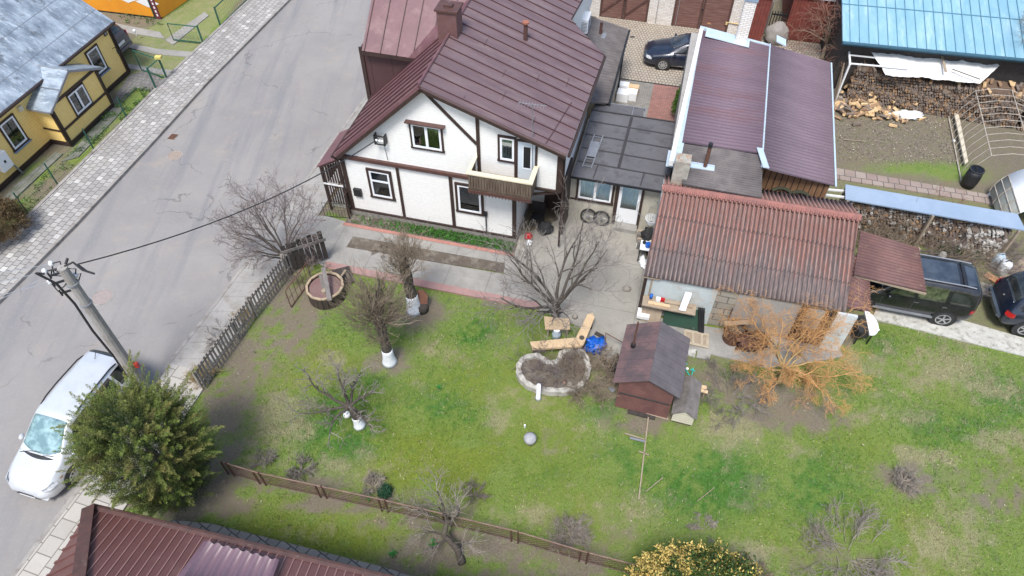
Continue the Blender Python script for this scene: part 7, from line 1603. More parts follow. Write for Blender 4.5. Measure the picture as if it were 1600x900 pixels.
q = G(989, 541, 1.75); b = MB(); b.tube([q - (0, 0, .1), q + (.0, .0, 1.25)], .03, 8); pp_ = part(b, "pipe", M['iron_rust'], t); b = MB(); b.cyl(q - (0, 0, .0), .08, .12, 10); part(b, "pipe_collar", M['black'], pp_)
# kennel
kf = G(1063, 640, 0); KF = Fr(SF.p(1.32, .0), dg); t = thing("dog_kennel", "small grey-roofed kennel with cream gable against the brown shed", "kennel", KF.o, dg)
b = MB(); b.slab([KF.p(-.33, .05, .12), KF.p(.33, .05, .12), KF.p(.33, .05, .62), KF.p(0, .05, .86), KF.p(-.33, .05, .62)], KF.ey * 1.3); part(b, "body", mat('kennel_cream', (.62, .58, .45), (.55, .5, .4), 3, .8, lines=('z', .12, .01, .6)), t)
b = MB(); b.slab([KF.p(0, -.03, .93), KF.p(-.4, -.03, .62), KF.p(-.4, 1.4, .62), KF.p(0, 1.4, .93)], (0, 0, -.03)); b.slab([KF.p(0, -.03, .93), KF.p(.4, -.03, .62), KF.p(.4, 1.4, .62), KF.p(0, 1.4, .93)], (0, 0, -.03)); part(b, "roof", M['plank_grey'], t)
b = MB(); b.fbox(KF, -.3, .3, .1, 1.3, 0, .11); part(b, "base", M['black'], t)
# teal bike frame / clothes airer thing
q0 = G(1074, 590, 0); t = thing("teal_scooter", "turquoise kick scooter frame leaning at the brown shed side", "scooter", q0)
b = MB(); P_l = [(1069, 575), (1074, 562)]; b.tube([G(1068, 590, .1), G(1070, 572, .6), G(1072, 560, .75)], .028, 6); b.tube([G(1070, 576, .5), G(1080, 590, .4), G(1083, 575, .5)], .024, 6); b.tube([G(1066, 573, .7), G(1074, 568, .8)], .022, 6); b.tube([G(1079, 577, .6), G(1086, 580, .6)], .022, 6); b.tube([G(1080, 590, .4), G(1078, 598, .1)], .022, 6); part(b, "frame", mat('teal', (.02, .45, .42), None, 3, .4), t)
b = MB(); b.ring(G(1078, 599, .0), .10, .14, .03, 16); b.ball(G(1074, 576, .75), .05, 8, 6); part(b, "wheel", M['pvc'], t)
b = MB(); b.tube([G(1066, 566, 0), G(1066, 552, .7)], .05, 8); single(b, "green_bottle", mat('green_plastic', (.05, .2, .1)), "slim green plastic tube leaning on the brown shed side", "tube")
t = thing("plank_trestle", "small trestle of two pale planks by the kennel", "trestle", G(1095, 612, 0)); b = MB(); b.beam(G(1080, 601, .5), G(1104, 606, .5), .13, .04); b.beam(G(1080, 606, .48), G(1106, 613, .48), .11, .04); part(b, "planks", M['fresh_wood'], t); b = MB(); b.beam(G(1098, 622, 0), G(1101, 610, .5), .06); b.beam(G(1084, 612, 0), G(1084, 603, .5), .06); part(b, "leg", M['old_wood'], t)
# planks and debris in front of the shed
for k, (a_, e_, w_, lab) in enumerate([((1010, 645), (1044, 655), .08, "pale thin plank lying along the brown shed front"), ((1013, 652), (998, 780), .035, "long straight pale rod lying on the lawn below the brown shed"), ((976, 677), (1009, 687), .04, "short pale rod crossing the long rod at its upper end"), ((984, 684), (1008, 690), .07, "grey flat stick under the short pale rod"), ((998, 705), (1014, 711), .035, "shortest pale rod crossing the middle of the long rod"), ((1009, 768), (1036, 746), .02, "thin bent twig lying right of the long rod"), ((1090, 783), (1116, 762), .015, "thin pale twig alone on the lawn right of the rods")]):
    b = MB(); b.beam(G(*a_, .05), G(*e_, .05), w_, .025); single(b, "lawn_rod", M['old_wood'] if k != 3 else M['metal_grey'], lab, "rod", "rods and sticks lying on the lawn")
# stone ball / birdbath, football and bottle
c = G(828, 692, 0); t = thing("stone_birdbath", "round grey stone bowl with thin stick standing alone on the lawn", "birdbath", c); b = MB(); b.tube([c, c + (0, 0, .1), c + (0, 0, .2), c + (0, 0, .34), c + (0, 0, .42), c + (0, 0, .44)], [.10, .11, .19, .20, .12, .03], 18); part(b, "bowl", mat('pale_stone', (.42, .42, .43), (.3, .3, .31), 8, .9, bump=.5), t, smooth=True)
b = MB(); b.cyl(G(820, 668, 0), .03, .16, 8); single(b, "small_bottle", M['pvc'], "tiny white bottle on the grass above the stone birdbath", "bottle")
M['football'] = None
tt_ = NT('football'); vo_ = tt_.n("TexVoronoi", Vector=tt_.coord(), Scale=9.0).outputs[0]; M['football'] = tt_.out(tt_.mix(tt_.step(vo_, .30, .34), (.02, .02, .03), (.8, .8, .8)), .4)
b = MB(); b.ball(G(542, 648, .11), .12, 18, 12); single(b, "football", M['football'], "black and white football beside the gnarled apple tree foot", "ball", smooth=True)
b = MB(); b.ball(G(545, 625, .9), .06, 10, 8); single(b, "pale_cut_end", M['fresh_wood'], None, None) if 0 else None

# ---- things along the workshop wall
sh_y = yw2
t = thing("work_shelf", "long wooden shelf fixed to the pale workshop wall", "shelf", HM.p(13, sh_y - .3), HM.deg)
x0s, x1s = H.fy(1005, 488, sh_y - .3)[0], H.fy(1095, 497, sh_y - .3)[0]
part(mb_box(H, 12.15, 14.0, sh_y - .5, sh_y - .02, .92, .97), "board", M['old_wood'], t)
for xx in (12.2, 13.1, 13.9): b = MB(); b.beam(H.p(xx, sh_y - .45, .92), H.p(xx, sh_y - .03, .4), .05); part(b, "bracket", M['old_wood'], t)
for k, (x0, x1, y0, y1, z0, z1, m, lab, nm, cat) in enumerate([(12.35, 13.1, -.42, -.3, .972, 1.03, 'fresh_wood', "pale offcut plank on the front of the work shelf", "shelf_plank", "plank"), (12.9, 13.85, -.25, -.12, .972, 1.05, 'old_wood', "brown offcut plank at the back of the work shelf", "shelf_plank", "plank"), (13.35, 13.6, -.48, -.08, 1.06, 1.12, 'pvc', "white flat panel lying across the work shelf", "white_sheet", "panel"), (12.75, 12.9, -.2, -.08, .972, 1.08, 'lamp_red', "small red box on the work shelf", "red_box", "box"), (12.6, 12.75, -.22, -.1, .972, 1.1, 'pvc', "small white box beside the red box on the shelf", "white_box", "box")]):
    b = MB(); b.fbox(H, x0, x1, sh_y + y0, sh_y + y1, z0, z1) if k != 2 else b.obb(H.p(13.42, sh_y - .5, 1.07), H.ex * .22, H.ey * .1, H.ez * .55 + H.ex * .08 + H.ey * .3); single(b, nm, M[m], lab, cat, deg=HM.deg)
b = MB(); b.cyl(H.p(12.42, sh_y - .12, .972), .055, .2, 14); single(b, "blue_can", M['blue_plastic'], "blue can on the left end of the work shelf", "can", smooth=True)
b = MB(); b.obb(H.p(13.0, sh_y - .42, .05), H.ex * 1.35, H.ey * .32 + H.ez * .72, H.ey * .03 - H.ez * .01); t = single(b, "green_board", mat('green_board', (.012, .06, .035), (.02, .045, .03), 4, .6, c3=(.12, .13, .11), sc3=3, t3=(.62, .75)), "dark green board leaning on the workshop wall under the shelf", "board", deg=HM.deg)
b = MB(); b.obb(H.p(12.2, sh_y - .45, .05), H.ex * .7, H.ey * .3 + H.ez * .7, H.ey * .03); single(b, "leaning_board", M['old_wood'], "grey-brown board leaning under the left end of the shelf", "board", deg=HM.deg)
b = MB(); b.fbox(H, 12.06, 12.5, sh_y - .5, sh_y - .1, .2, .34); single(b, "white_carton", M['white_paint'], "white box end showing beneath the shelf at the wall corner", "box", deg=HM.deg)
for k in range(4): b = MB(); b.beam(H.p(14.3 + k * .05, sh_y - .5, .1), H.p(14.1 + k * .06, sh_y - .1, .95), .04); single(b, "dark_stick", M['black'], ["dark slat leaning right of the green board, nearest it", "second dark slat leaning right of the green board", "third dark slat leaning right of the green board", "last dark slat leaning beside the rusty drum"][k], "slat", "dark slats by the green board", deg=HM.deg)
# wooden door lying, slabs
dp = PZ([(1070, 517), (1108, 524), (1107, 543), (1071, 535)], .06); t = thing("lying_door", "old wooden panel door lying on the ground before the green board", "door", dp[0], HM.deg)
b = MB(); b.slab(dp, (0, 0, -.04)); part(b, "panel", M['old_wood'], t); cx_ = sum(dp) / 4; b = MB()
for f in (0, .33, .7, .94): a0 = dp[0] + (dp[1] - dp[0]) * f; a1 = dp[3] + (dp[2] - dp[3]) * f; b.beam(a0 + (0, 0, .01), a1 + (0, 0, .01), .09, .03)
b.beam(dp[0] + (0, 0, .012), dp[1] + (0, 0, .012), .1, .034); b.beam(dp[3] + (0, 0, .012), dp[2] + (0, 0, .012), .1, .034); part(b, "stile", mat('pale_old', (.45, .38, .28), (.36, .3, .22), 4, .85), t)
for k, pts_ in enumerate([[(1072, 542), (1088, 546), (1086, 558), (1070, 553)], [(1090, 547), (1112, 550), (1108, 562), (1088, 558)]]): b = MB(); b.slab(PZ(pts_, .05), (0, 0, -.06)); single(b, "concrete_slab", [M['concrete_light'], M['concrete']][k], ["pale small concrete slab below the lying door", "darker concrete slab right of the pale one below the lying door"][k], "slab")
# rusty drum with scrap
dc = G(1143, 530, 0); t = thing("rusty_drum", "rusty open drum with boards on top beside the willow", "drum", dc); b = MB(); b.ring(dc, .30, .33, .75, 20); part(b, "shell", M['iron_rust'], t); b = MB(); b.cyl(dc + (0, 0, .55), .29, .02, 18); part(b, "fill", M['soil'], t); b = MB(); b.beam(dc + (-.4, .1, .78), dc + (.5, .15, .78), .18, .03); part(b, "board", M['old_wood'], t)
b = MB(); b.tube([dc + (-.2, .35, 0), dc + (-.2, .35, 1.3)], .02, 6); single(b, "iron_rod", M['iron_rust'], "upright iron rod behind the rusty drum", "rod")
lump("scrap_heap", "reddish-brown scrap heap between rusty drum and willow trunk", "heap", 1172, 540, (.55, .35, .35), mat('scrap', (.14, .06, .04), (.08, .045, .035), 7, .9, bump=.8), 6, .9, 3.5)
M['pebble'] = mat('pebble', (.60, .58, .55), (.45, .43, .4), 12, .8, bump=.8, bsc=14)
for k, (x, y) in enumerate(((1206, 520), (1202, 538))): lump("pale_stone_pile", ["upper pile of pale stones by the workshop wall behind the willow", "lower pile of pale stones on the apron behind the willow"][k], "stones", x, y, (.26, .2, .2), M['pebble'], 8 + k, .6, 5, "pale stone piles")
# basin and dark frame right of the end wall
c = G(1350, 513, 0); t = thing("basin_table", "white oval basin on dark legs beside the slatted end wall", "basin", c); b = MB(); P_ = [G(1349, 497, .75)]; q = G(1356, 503, .72); pl = []
for k in range(14): a_ = -1.9 + k * math.pi * 1.05 / 13; pl.append(q + np.array([math.cos(a_) * .33, math.sin(a_) * .55, 0]))
b.slab(pl, (0, 0, -.07)); part(b, "basin", M['pvc'], t); b = MB(); b.obb(q + (-.42, -.42, -.35), (.4, 0, 0), (0, .75, 0), (0, 0, .33)); part(b, "crate", M['rubber'], t); b = MB()
for dx, dy in ((-.35, -.4), (.1, -.4), (.1, .3), (-.35, .3)): b.beam(np.array([q[0] + dx, q[1] + dy, 0]), q + (dx, dy, -.08), .04)
part(b, "leg", M['black'], t)
lump("white_stone", "tiny white stone on the grass right of the basin", "stone", 1372, 516, (.04, .04, .04), M['pvc'], 2)

# ---- annexe wall things
for k, (x, y) in enumerate(((919, 345), (939, 348))):
    xx, zz = H.fy(x, y, 1.95); cw = H.p(xx, 1.9, .36); tw_ = thing("spoked_wheel", ["left one of two old wheels leaning on the annexe wall", "right one of two old wheels leaning on the annexe wall"][k], "wheel", H.p(xx, 1.9), HM.deg, "old wheels at the annexe wall")
    b = MB(); b.ring(cw, .27, .34, .05, 26, -H.ey + H.ez * .2); part(b, "tyre", M['rubber'], tw_); b = MB(); 
    for j in range(9): a_ = j * .698; b.tube([cw, cw + (H.ex * math.cos(a_) + H.ez * math.sin(a_)) * .28], .01, 4)
    b.cyl(cw, .05, .06, 10, axis=-H.ey); part(b, "spokes", M['metal_grey'], tw_)
xx, zz = H.fy(1010, 318, 1.9); t = thing("wire_basket", "round white wire basket hung above black sacks by the annexe", "basket", H.p(11.95, 1.4, .95), HM.deg); cb = H.p(11.95, 1.35, 1.05); b = MB()
for k in range(6): b.ring(cb + (0, 0, .05 * k - .0), .13 + .022 * k, .14 + .022 * k, .012, 20)
for k in range(14): a_ = k * .449; b.tube([cb + (math.cos(a_) * .13, math.sin(a_) * .13, 0), cb + (math.cos(a_) * .25, math.sin(a_) * .25, .27)], .008, 4)
part(b, "basket_wires", M['pvc'], t)
b = MB(); q = H.p(11.75, 1.95, 1.25); b.ring(q, .42, .435, .015, 30, -H.ey + H.ez * .3); b.ring(H.p(12.1, 1.9, 1.2), .3, .315, .015, 26, -H.ey); single(b, "wire_hoops", M['metal_grey'], "thin wire hoops leaning on the annexe wall right of its door", "hoops")
for k, (dx, dy, z) in enumerate(((11.98, 1.25, .45), (12.02, .98, .40))): c = H.p(dx, dy, z); b = MB(); b.ball(c, (.27, .24, .38), 20, 12, .7, k + 2, 3); single(b, "black_sack", M['rubber'], ["black plastic sack under the white wire basket", "black plastic sack in front, beside the white table"][k], "sack", "black sacks by the annexe", smooth=True)
tf = H.g(1003, 383, 0); t = thing("white_table", "small white-topped table with black legs beside the workshop roof", "table", H.p(12.0, .35), HM.deg)
part(mb_box(H, 11.72, 12.35, .25, .75, .62, .66), "top", M['pvc'], t); b = MB()
for xx, yy in ((11.75, .28), (12.3, .28), (11.75, .72), (12.3, .72)): b.beam(H.p(xx - .03, yy - .08, 0), H.p(xx, yy, .62), .035)
b.beam(H.p(11.73, .22, .12), H.p(12.3, .22, .12), .03); part(b, "leg", M['black'], t)
for k, (x, y, r_, h_, m, lab) in enumerate([(12.0, .45, .10, .17, 'blue_plastic', "blue paint pot on the white table"), (11.85, .6, .07, .08, 'black', "black cup on the white table"), (12.1, .62, .08, .14, 'rail_cream', "tan pot behind the blue one on the white table")]): b = MB(); b.cyl(H.p(x, y, .662), r_, h_, 14); single(b, "pot", M[m], lab, "pot", smooth=False)
lump("white_bundle", "white cloth bundle on the yard beside the workshop roof corner", "bundle", 1004, 412, (.13, .32, .12), M['pvc'], 5, .7, 3)
lump("yard_stone", "brown round stone lying on the concrete yard", "stone", 979, 453, (.17, .12, .1), M['stone'], 3, .3)
lump("yard_stone", "small grey stone on the yard beside the tree board", "stone", 898, 497, (.1, .1, .12), M['stone'], 6, .3)
for k in range(4): b = MB(); b.fbox(H, 11.5 + .03 * k, 11.75 + .02 * k, 1.5 - .22 * k, 1.68 - .22 * k, 0, .3 + .12 * (k % 2)); single(b, "wood_block", [M['old_wood'], M['plank_grey']][k % 2], ["wooden block against the annexe wall right of the door", "second wooden block from the annexe wall beside the door step", "third wooden block beside the black sacks", "wooden block nearest the yard beside the black sacks"][k], "block", "wood blocks by the annexe door", deg=HM.deg)
b = MB(); b.cyl(H.p(11.62, 1.0, .0), .06, .16, 10); single(b, "small_jar", M['pvc'], "small white jar on the yard beside the wooden blocks", "jar")
# porch recess clutter
for k, (x, y, r3, m, lab) in enumerate([(7.35, .35, (.16, .14, .2), 'lamp_red', "red and dark bag in the porch recess"), (7.45, .05, (.14, .12, .14), 'pvc', "white bag at the porch post foot"), (7.9, .9, (.3, .25, .3), 'rubber', "dark heap in the porch recess")]): c = H.p(x, y, r3[2] * .7); b = MB(); b.ball(c, r3, 14, 10, .6, k, 3); single(b, "porch_bag", M[m], lab, "bag", "bags in the porch recess", smooth=True)
t = thing("porch_chair", "dark folding chair in the porch recess", "chair", H.p(7.5, 1.2), HM.deg); part(mb_box(H, 7.25, 7.75, 1.0, 1.45, .42, .47), "seat", M['black'], t); part(mb_box(H, 7.2, 7.75, 1.5, 1.54, .5, 1.0), "backrest", M['black'], t)
for xx, yy in ((7.28, 1.03), (7.7, 1.03), (7.28, 1.42), (7.7, 1.42)): part(mb_box(H, xx, xx + .04, yy, yy + .04, 0, .42), "leg", M['black'], t)
b = MB(); b.fbox(H, 5.72, 5.76, -.09, -.04, .3, 1.35); b.fbox(H, 5.66, 5.80, -.12, -.02, 1.3, 1.48); single(b, "house_tap_post", M['black'], "thin dark post with small box on the white house wall below the window", "post", deg=HM.deg)

# ---- back court: boxes, pallets
for k, (px, py, w_, d_, h_, m, lab) in enumerate([(971, 160, .55, .5, .45, 'pvc', "white box front left of the court boxes"), (985, 158, .5, .45, .42, 'pvc', "white box front right of the court boxes"), (972, 148, .5, .4, .5, 'pvc', "white box at the back of the court boxes"), (988, 150, .5, .3, .48, 'fresh_wood', "open cardboard box behind the white court boxes")]):
    q = G(px, py, 0); b = MB(); b.obb(q - H.ex * w_ / 2, H.ex * w_, H.ey * d_, (0, 0, h_)); single(b, "court_box", M[m], lab, "box", "boxes in the paved court", deg=HM.deg)
M['pallet_wood'] = mat('pallet_wood', (.62, .47, .22), (.52, .38, .18), 4, .75)
M['board_orange'] = mat('board_orange', (.62, .33, .16), (.52, .26, .12), 4, .75)
pq = H.g(1136, 34, .3)
for k in range(3):
    t = thing("wooden_pallet", ["bottom pale wooden pallet of the stack before the garages", "middle pale wooden pallet of the stack before the garages", "top pale wooden pallet, lying askew on the stack before the garages"][k], "pallet", H.p(pq[0], pq[1] - .2 * k, k * .17), HM.deg, "stacked pallets")
    PF = Fr(H.p(pq[0] - .3 + .1 * k, pq[1] - .5 - .1 * k, .1 + k * .19), HM.deg + [0, 4, -3][k]); b = MB()
    for j in range(6): b.fbox(PF, 0, 1.5, j * .17, j * .17 + .11, .12, .145)
    part(b, "top_boards", M['pallet_wood'], t); b = MB()
    for x in (0, .7, 1.4): b.fbox(PF, x, x + .1, 0, .96, .0, .118)
    part(b, "bearer", M['pallet_wood'], t)
for k in range(4): b = MB(); q = H.p(pq[0] - 1.4 + .12 * k, pq[1] - .35 - .1 * k, .12 + .09 * k); b.obb(q, H.ex * (1.7 + .1 * k) + H.ey * .15 * (k - 1), H.ey * .2, (0, 0, .05)); single(b, "orange_board", M['board_orange'], ["lowest orange board beside the pallet stack", "second orange board beside the pallet stack", "third orange board beside the pallet stack", "uppermost orange board beside the pallet stack"][k], "board", "orange boards by the pallets", deg=HM.deg)
for k, (px_, py_) in enumerate(((1078, 37), (1092, 42))): pass
b = MB(); b.ball(G(988, 58, .01), (.3, .14, .012), 12, 6); single(b, "leaf_litter", M['rubber'], "small dark oily rag on the back court paving", "rag", smooth=True)

# ================================================================= FIREWOOD CORNER
def log_mesh(L_, r, seed):
    b = MB(); rr = random.Random(seed); n = rr.choice([3, 4, 4, 5]); V = []
    for x in (-L_ / 2, L_ / 2):
        for k in range(n): a_ = 2 * math.pi * k / n + .4; V.append((x, math.cos(a_) * r * rr.uniform(.8, 1.15), math.sin(a_) * r * rr.uniform(.8, 1.15)))
    b.add(V, [tuple(range(n - 1, -1, -1)), tuple(range(n, 2 * n))] + [(k, (k + 1) % n, n + (k + 1) % n, n + k) for k in range(n)]); return b
M['split_pale'] = mat('split_pale', (.66, .47, .26), (.52, .35, .18), 5, .8, stretch=(.5, 5, 5)); M['split_mid'] = mat('split_mid', (.36, .23, .13), (.27, .17, .10), 5, .85, stretch=(.5, 5, 5)); M['split_grey'] = mat('split_grey', (.23, .18, .145), (.14, .11, .09), 5, .9, stretch=(.5, 5, 5)); M['split_brown'] = mat('split_brown', (.16, .10, .065), (.10, .07, .05), 5, .9)
M['birch'] = mat('birch', (.62, .60, .56), (.40, .37, .33), 6, .85, c3=(.06, .05, .045), sc3=9, t3=(.58, .62), stretch=(2, 1, 1))
LG = {}
for key in ('split_pale', 'split_mid', 'split_grey', 'split_brown', 'birch'):
    LG[key] = []
    for s_ in range(4):
        b = log_mesh(.36, .075, s_ * 7 + len(key)); V = np.concatenate(b.v); me = bpy.data.meshes.new("firewood_log"); me.from_pydata(V.tolist(), [], b.f); me.materials.append(M[key]); LG[key].append(me)
nlog = 0
def log(p, rz, ry, key, label, group, sc=1.0, rx=0):
    global nlog
    o = bpy.data.objects.new("firewood_log", LG[key][nlog % 4]); COL.objects.link(o); o.location = tuple(float(v) for v in p); o.rotation_euler = (rx, ry, rz); o.scale = (sc, sc, sc); tag(o, label, "log", group); nlog += 1
rl = random.Random(77)
WF = HM
# loose heap: measured ground outline, pyramid of logs
def heap(cpx, n, spread, hgt, keys, label, group, zbase=0):
    c = G(*cpx, 0)
    for k in range(n):
        u, v_ = rl.gauss(0, .42), rl.gauss(0, .42); d = math.sqrt(u * u + v_ * v_); z = zbase + max(.06, hgt * (1 - d * 1.25) * rl.uniform(.6, 1)); log(c + H.ex * u * spread[0] + H.ey * v_ * spread[1] + (0, 0, z), rl.uniform(0, 6.28), rl.uniform(-.35, .35), rl.choices(keys[0], keys[1])[0], label, group, rl.uniform(.8, 1.15), rl.uniform(0, 6))
heap((1350, 172), 62, (1.9, 1.1), .45, (('split_pale', 'split_mid', 'split_grey'), (5, 3, 2)), "split firewood log lying loose on the ground before the woodstack", "loose split logs before the woodstack")
heap((1385, 182), 26, (1.7, .8), .25, (('split_pale', 'split_mid', 'split_grey'), (6, 3, 2)), "split firewood log lying loose on the ground before the woodstack", "loose split logs before the woodstack")
heap((1320, 178), 22, (.9, .9), .35, (('split_mid', 'split_grey'), (1, 2)), "split firewood log lying loose on the ground before the woodstack", "loose split logs before the woodstack")
heap((1368, 150), 50, (1.9, .9), .9, (('split_pale', 'split_mid'), (5, 2)), "pale split log heaped against the left end of the woodstack", "pale split logs against the woodstack", .25)
# stacked wall of firewood: outer face logs are one mass too many to single out, nearest rows built singly
sA, sB = G(1385, 168, 0), G(1600, 207, 0); sd2 = nrm(sB - sA); bk2 = np.array([-sd2[1], sd2[0], 0]); angs = math.atan2(sd2[1], sd2[0])
def stackmass(name, label, A, u, w, hgt, dep, keys_m, r=.058, L_=.36, back=None, rows=3, lean=.0, seed=1):
    back = nrm(back if back is not None else np.array([-u[1], u[0], 0])); rr = random.Random(seed); bs = [MB() for _ in keys_m]; nx = int(w / (r * 1.9)); nz = int(hgt / (r * 1.75))
    for j in range(nz):
        for i in range(nx):
            c = A + u * (i * r * 1.9 + (j % 2) * r * .95 + rr.uniform(-.02, .02)) + np.array([0, 0, r + j * r * 1.75 + .05 * math.sin(i * .3 + j)]) + back * (rr.uniform(-.05, .05) + lean * j * r)
            n = rr.choice([3, 4, 4, 5, 6]); b = bs[rr.randrange(len(bs))]; V = []; a0 = rr.uniform(0, 6.28); d = nrm(back + u * rr.uniform(-.12, .12)); R_ = r * rr.uniform(.8, 1.15)
            for y in (0, L_):
                for k in range(n): a_ = a0 + 2 * math.pi * k / n; V.append(c + d * y + (u * math.cos(a_) + np.array([0, 0, math.sin(a_)])) * R_ * (1 + .12 * math.sin(k * 3 + i)))
            b.add(V, [tuple(range(n - 1, -1, -1)), tuple(range(n, 2 * n))] + [(k, (k + 1) % n, n + (k + 1) % n, n + k) for k in range(n)])
    t = thing(name, label, "woodstack", A); t['kind'] = 'stuff'
    for b, m in zip(bs, keys_m): part(b, "stacked_logs", m, t)
    b = MB(); b.obb(A + back * L_ + u * .05, u * (w - .1), back * dep, (0, 0, hgt - .1)); part(b, "inner_stack", M['split_brown'], t)
    return t
M['split_tan'] = mat('split_tan', (.27, .21, .16), (.2, .155, .12), 5, .9)
SM = [M['split_grey'], M['split_mid'], M['split_brown'], M['split_grey'], M['split_tan']]
stackmass("firewood_stack", "long high stack of old split firewood under the white tarpaulin", sA + bk2 * .1 - sd2 * 1.9, sd2, 7.6, 1.5, 1.2, SM, seed=2, lean=.35)
stackmass("firewood_stack", "firewood stack behind the bare greenhouse hoops", sA + bk2 * .1 + sd2 * 5.8, sd2, 4.5, 1.4, 2.2, SM + [M['split_pale']], seed=3, lean=.3)
stackmass("firewood_stack", "low front row of firewood behind the greenhouse hoops", G(1530, 182, 0), sd2, 3.5, .65, .8, SM, seed=4, lean=.3)
# single logs topping the stack rows (nearest, largest in view)
for k in range(70):
    f = rl.random(); p = sA + bk2 * (.25 + rl.uniform(0, 1.2)) + sd2 * (-1.8 + 12 * f) + (0, 0, 1.5 if f < .63 else 1.42); log(p, angs + 1.57 + rl.uniform(-.4, .4), rl.uniform(-.1, .1), rl.choices(('split_mid', 'split_grey', 'split_pale'), (3, 3, 2))[0], "split log lying on top of the long firewood stack", "logs on top of the firewood stack", 1.0)
# white frame shelter and tarpaulin
tt0 = [G(x, y, 2.0) for x, y in ((1326, 72), (1372, 76), (1376, 104), (1328, 100))]
t = thing("shelter_frame", "white slatted pallet-like frame over the left end of the firewood", "frame", G(1325, 150, 0))
b = MB(); b.beam(tt0[0], tt0[3], .08); b.beam(tt0[0], G(1410, 84, 2.0), .07, .05)
for f in (.28, .5, .97): b.beam(tt0[0] * (1 - f) + tt0[3] * f, G(1420, 84, 2.0) * (1 - f) + G(1420, 108, 2.0) * f, .08, .04)
b.beam(tt0[0], np.array([*tt0[0][:2], 0]), .07); b.beam(tt0[3], np.array([*tt0[3][:2], 0]), .07); part(b, "rail", M['white_paint'], t)
for k in range(12): b = MB(); q = G(1322 - k * 1.0, 76 + k * 5.0, 1.75 - .05 * k); b.tube([np.array([q[0] + .12, q[1] - .1, 0]), q + (.1, .1, 0)], .03, 5); single(b, "leaning_pole", M['old_wood'], "thin wooden pole leaning at the left side of the firewood shelter", "pole", "poles leaning by the firewood shelter")
TP = [(1358, 76), (1372, 78), (1402, 85), (1420, 79), (1445, 83), (1468, 87), (1492, 89), (1505, 93), (1521, 86), (1535, 94), (1549, 91), (1562, 102), (1531, 131), (1492, 127), (1465, 124), (1430, 121), (1385, 116), (1376, 104), (1368, 92)]
def tarp():
    top = [(1358, 76), (1385, 80), (1402, 85), (1420, 79), (1445, 83), (1470, 87), (1495, 89), (1505, 93), (1521, 86), (1537, 94), (1549, 90), (1562, 102)]; bot = [(1384, 116), (1395, 118), (1408, 119), (1420, 120), (1436, 121), (1452, 122), (1466, 124), (1480, 125), (1495, 127), (1508, 128), (1520, 129.5), (1531, 131)]
    nu, nv = 12, 7; NU, NV = 55, 14; V = []
    for j in range(NV + 1):
        v_ = j / NV
        for i in range(NU + 1):
            u = i / NU * (nu - 1); a_ = min(nu - 2, int(u)); f = u - a_; T_ = np.array(top[a_]) * (1 - f) + np.array(top[a_ + 1]) * f; B_ = np.array(bot[a_]) * (1 - f) + np.array(bot[a_ + 1]) * f; p = T_ * (1 - v_) + B_ * v_
            z = 2.15 - .35 * v_; q = G(p[0], p[1], z); z_ = .07 * noise.noise(Vector((q[0] * 1.3, q[1] * 1.3, 0))) + .04 * noise.noise(Vector((q[0] * 5 + q[1] * 2, q[1] * 1.5, 3))) + .02 * noise.noise(Vector((q[0] * 11, q[1] * 11, 3))); V.append(q + (0, 0, z_))
    W_ = NU + 1; K_ = len(V); V += [q - np.array([0, 0, .015]) for q in V]; F = []
    for j in range(NV):
        for i in range(NU): a_ = j * W_ + i; F.append((a_, a_ + W_, a_ + W_ + 1, a_ + 1)); F.append((K_ + a_, K_ + a_ + 1, K_ + a_ + W_ + 1, K_ + a_ + W_))
    b = MB(); b.add(V, F); return b
M['tarp'] = mat('tarp', (.82, .80, .76), (.74, .72, .68), 2, .7, c3=(.5, .44, .36), sc3=1.6, t3=(.62, .85), bump=.3, bsc=8)
single(tarp(), "white_tarpaulin", M['tarp'], "creased white tarpaulin spread over the firewood stack", "tarpaulin", smooth=True)
b = MB(); b.beam(G(1470, 79, 2.3), G(1478, 112, 2.12), .10, .04); single(b, "tarp_board", M['old_wood'], "short brown board weighing down the middle of the tarpaulin", "board")
b = MB(); b.beam(G(1488, 108, 2.1), G(1532, 124, 2.08), .05, .03); single(b, "tarp_stick", M['plank_grey'], "thin stick lying on the right part of the tarpaulin", "stick")
b = MB(); b.beam(G(1441, 160, .1), G(1462, 130, 1.35), .06); single(b, "stack_prop", M['plank_dark'], "dark prop leaning on the middle of the firewood stack", "prop")
b = MB(); b.beam(G(1307, 146, .12), G(1372, 153, .12), .08, .05); single(b, "dark_beam", M['plank_dark'], "dark beam lying between loose logs and the pale heap", "beam")
# white plastic on the ground, dark tyre heap, plank
b = MB(); c = sum(PZ([(1400, 178), (1439, 184), (1430, 187), (1398, 181)], 0)) / 4; b.ball(c + (0, 0, .1), (.75, .26, .16), 24, 12, .8, 4, 3); single(b, "white_plastic_sheet", M['tarp'], "crumpled white plastic sheet on the soil right of the loose logs", "plastic sheet", smooth=True, deg=0)
lump("dark_bucket_heap", "small black bag at the foot of the firewood stack", "bag", 1477, 170, (.28, .22, .22), M['rubber'], 3)
b = MB(); b.slab(PZ([(1491, 176), (1497, 173), (1513, 252), (1508, 256)], .25), (0, 0, -.08)); single(b, "pale_plank", mat('pale_plank', (.6, .54, .42), (.5, .44, .33), 4, .8), "pale plank lying along the left side of the greenhouse hoops", "plank")
lump("white_scrap", "tiny white scrap on the soil left of the pale plank", "scrap", 1490, 221, (.06, .06, .05), M['pvc'], 2)
b = MB(); b.tube([G(1318, 218, .03), G(1352, 221, .03)], .018, 5); single(b, "soil_stick", M['old_wood'], "thin stick on the dark soil in the firewood yard", "stick")
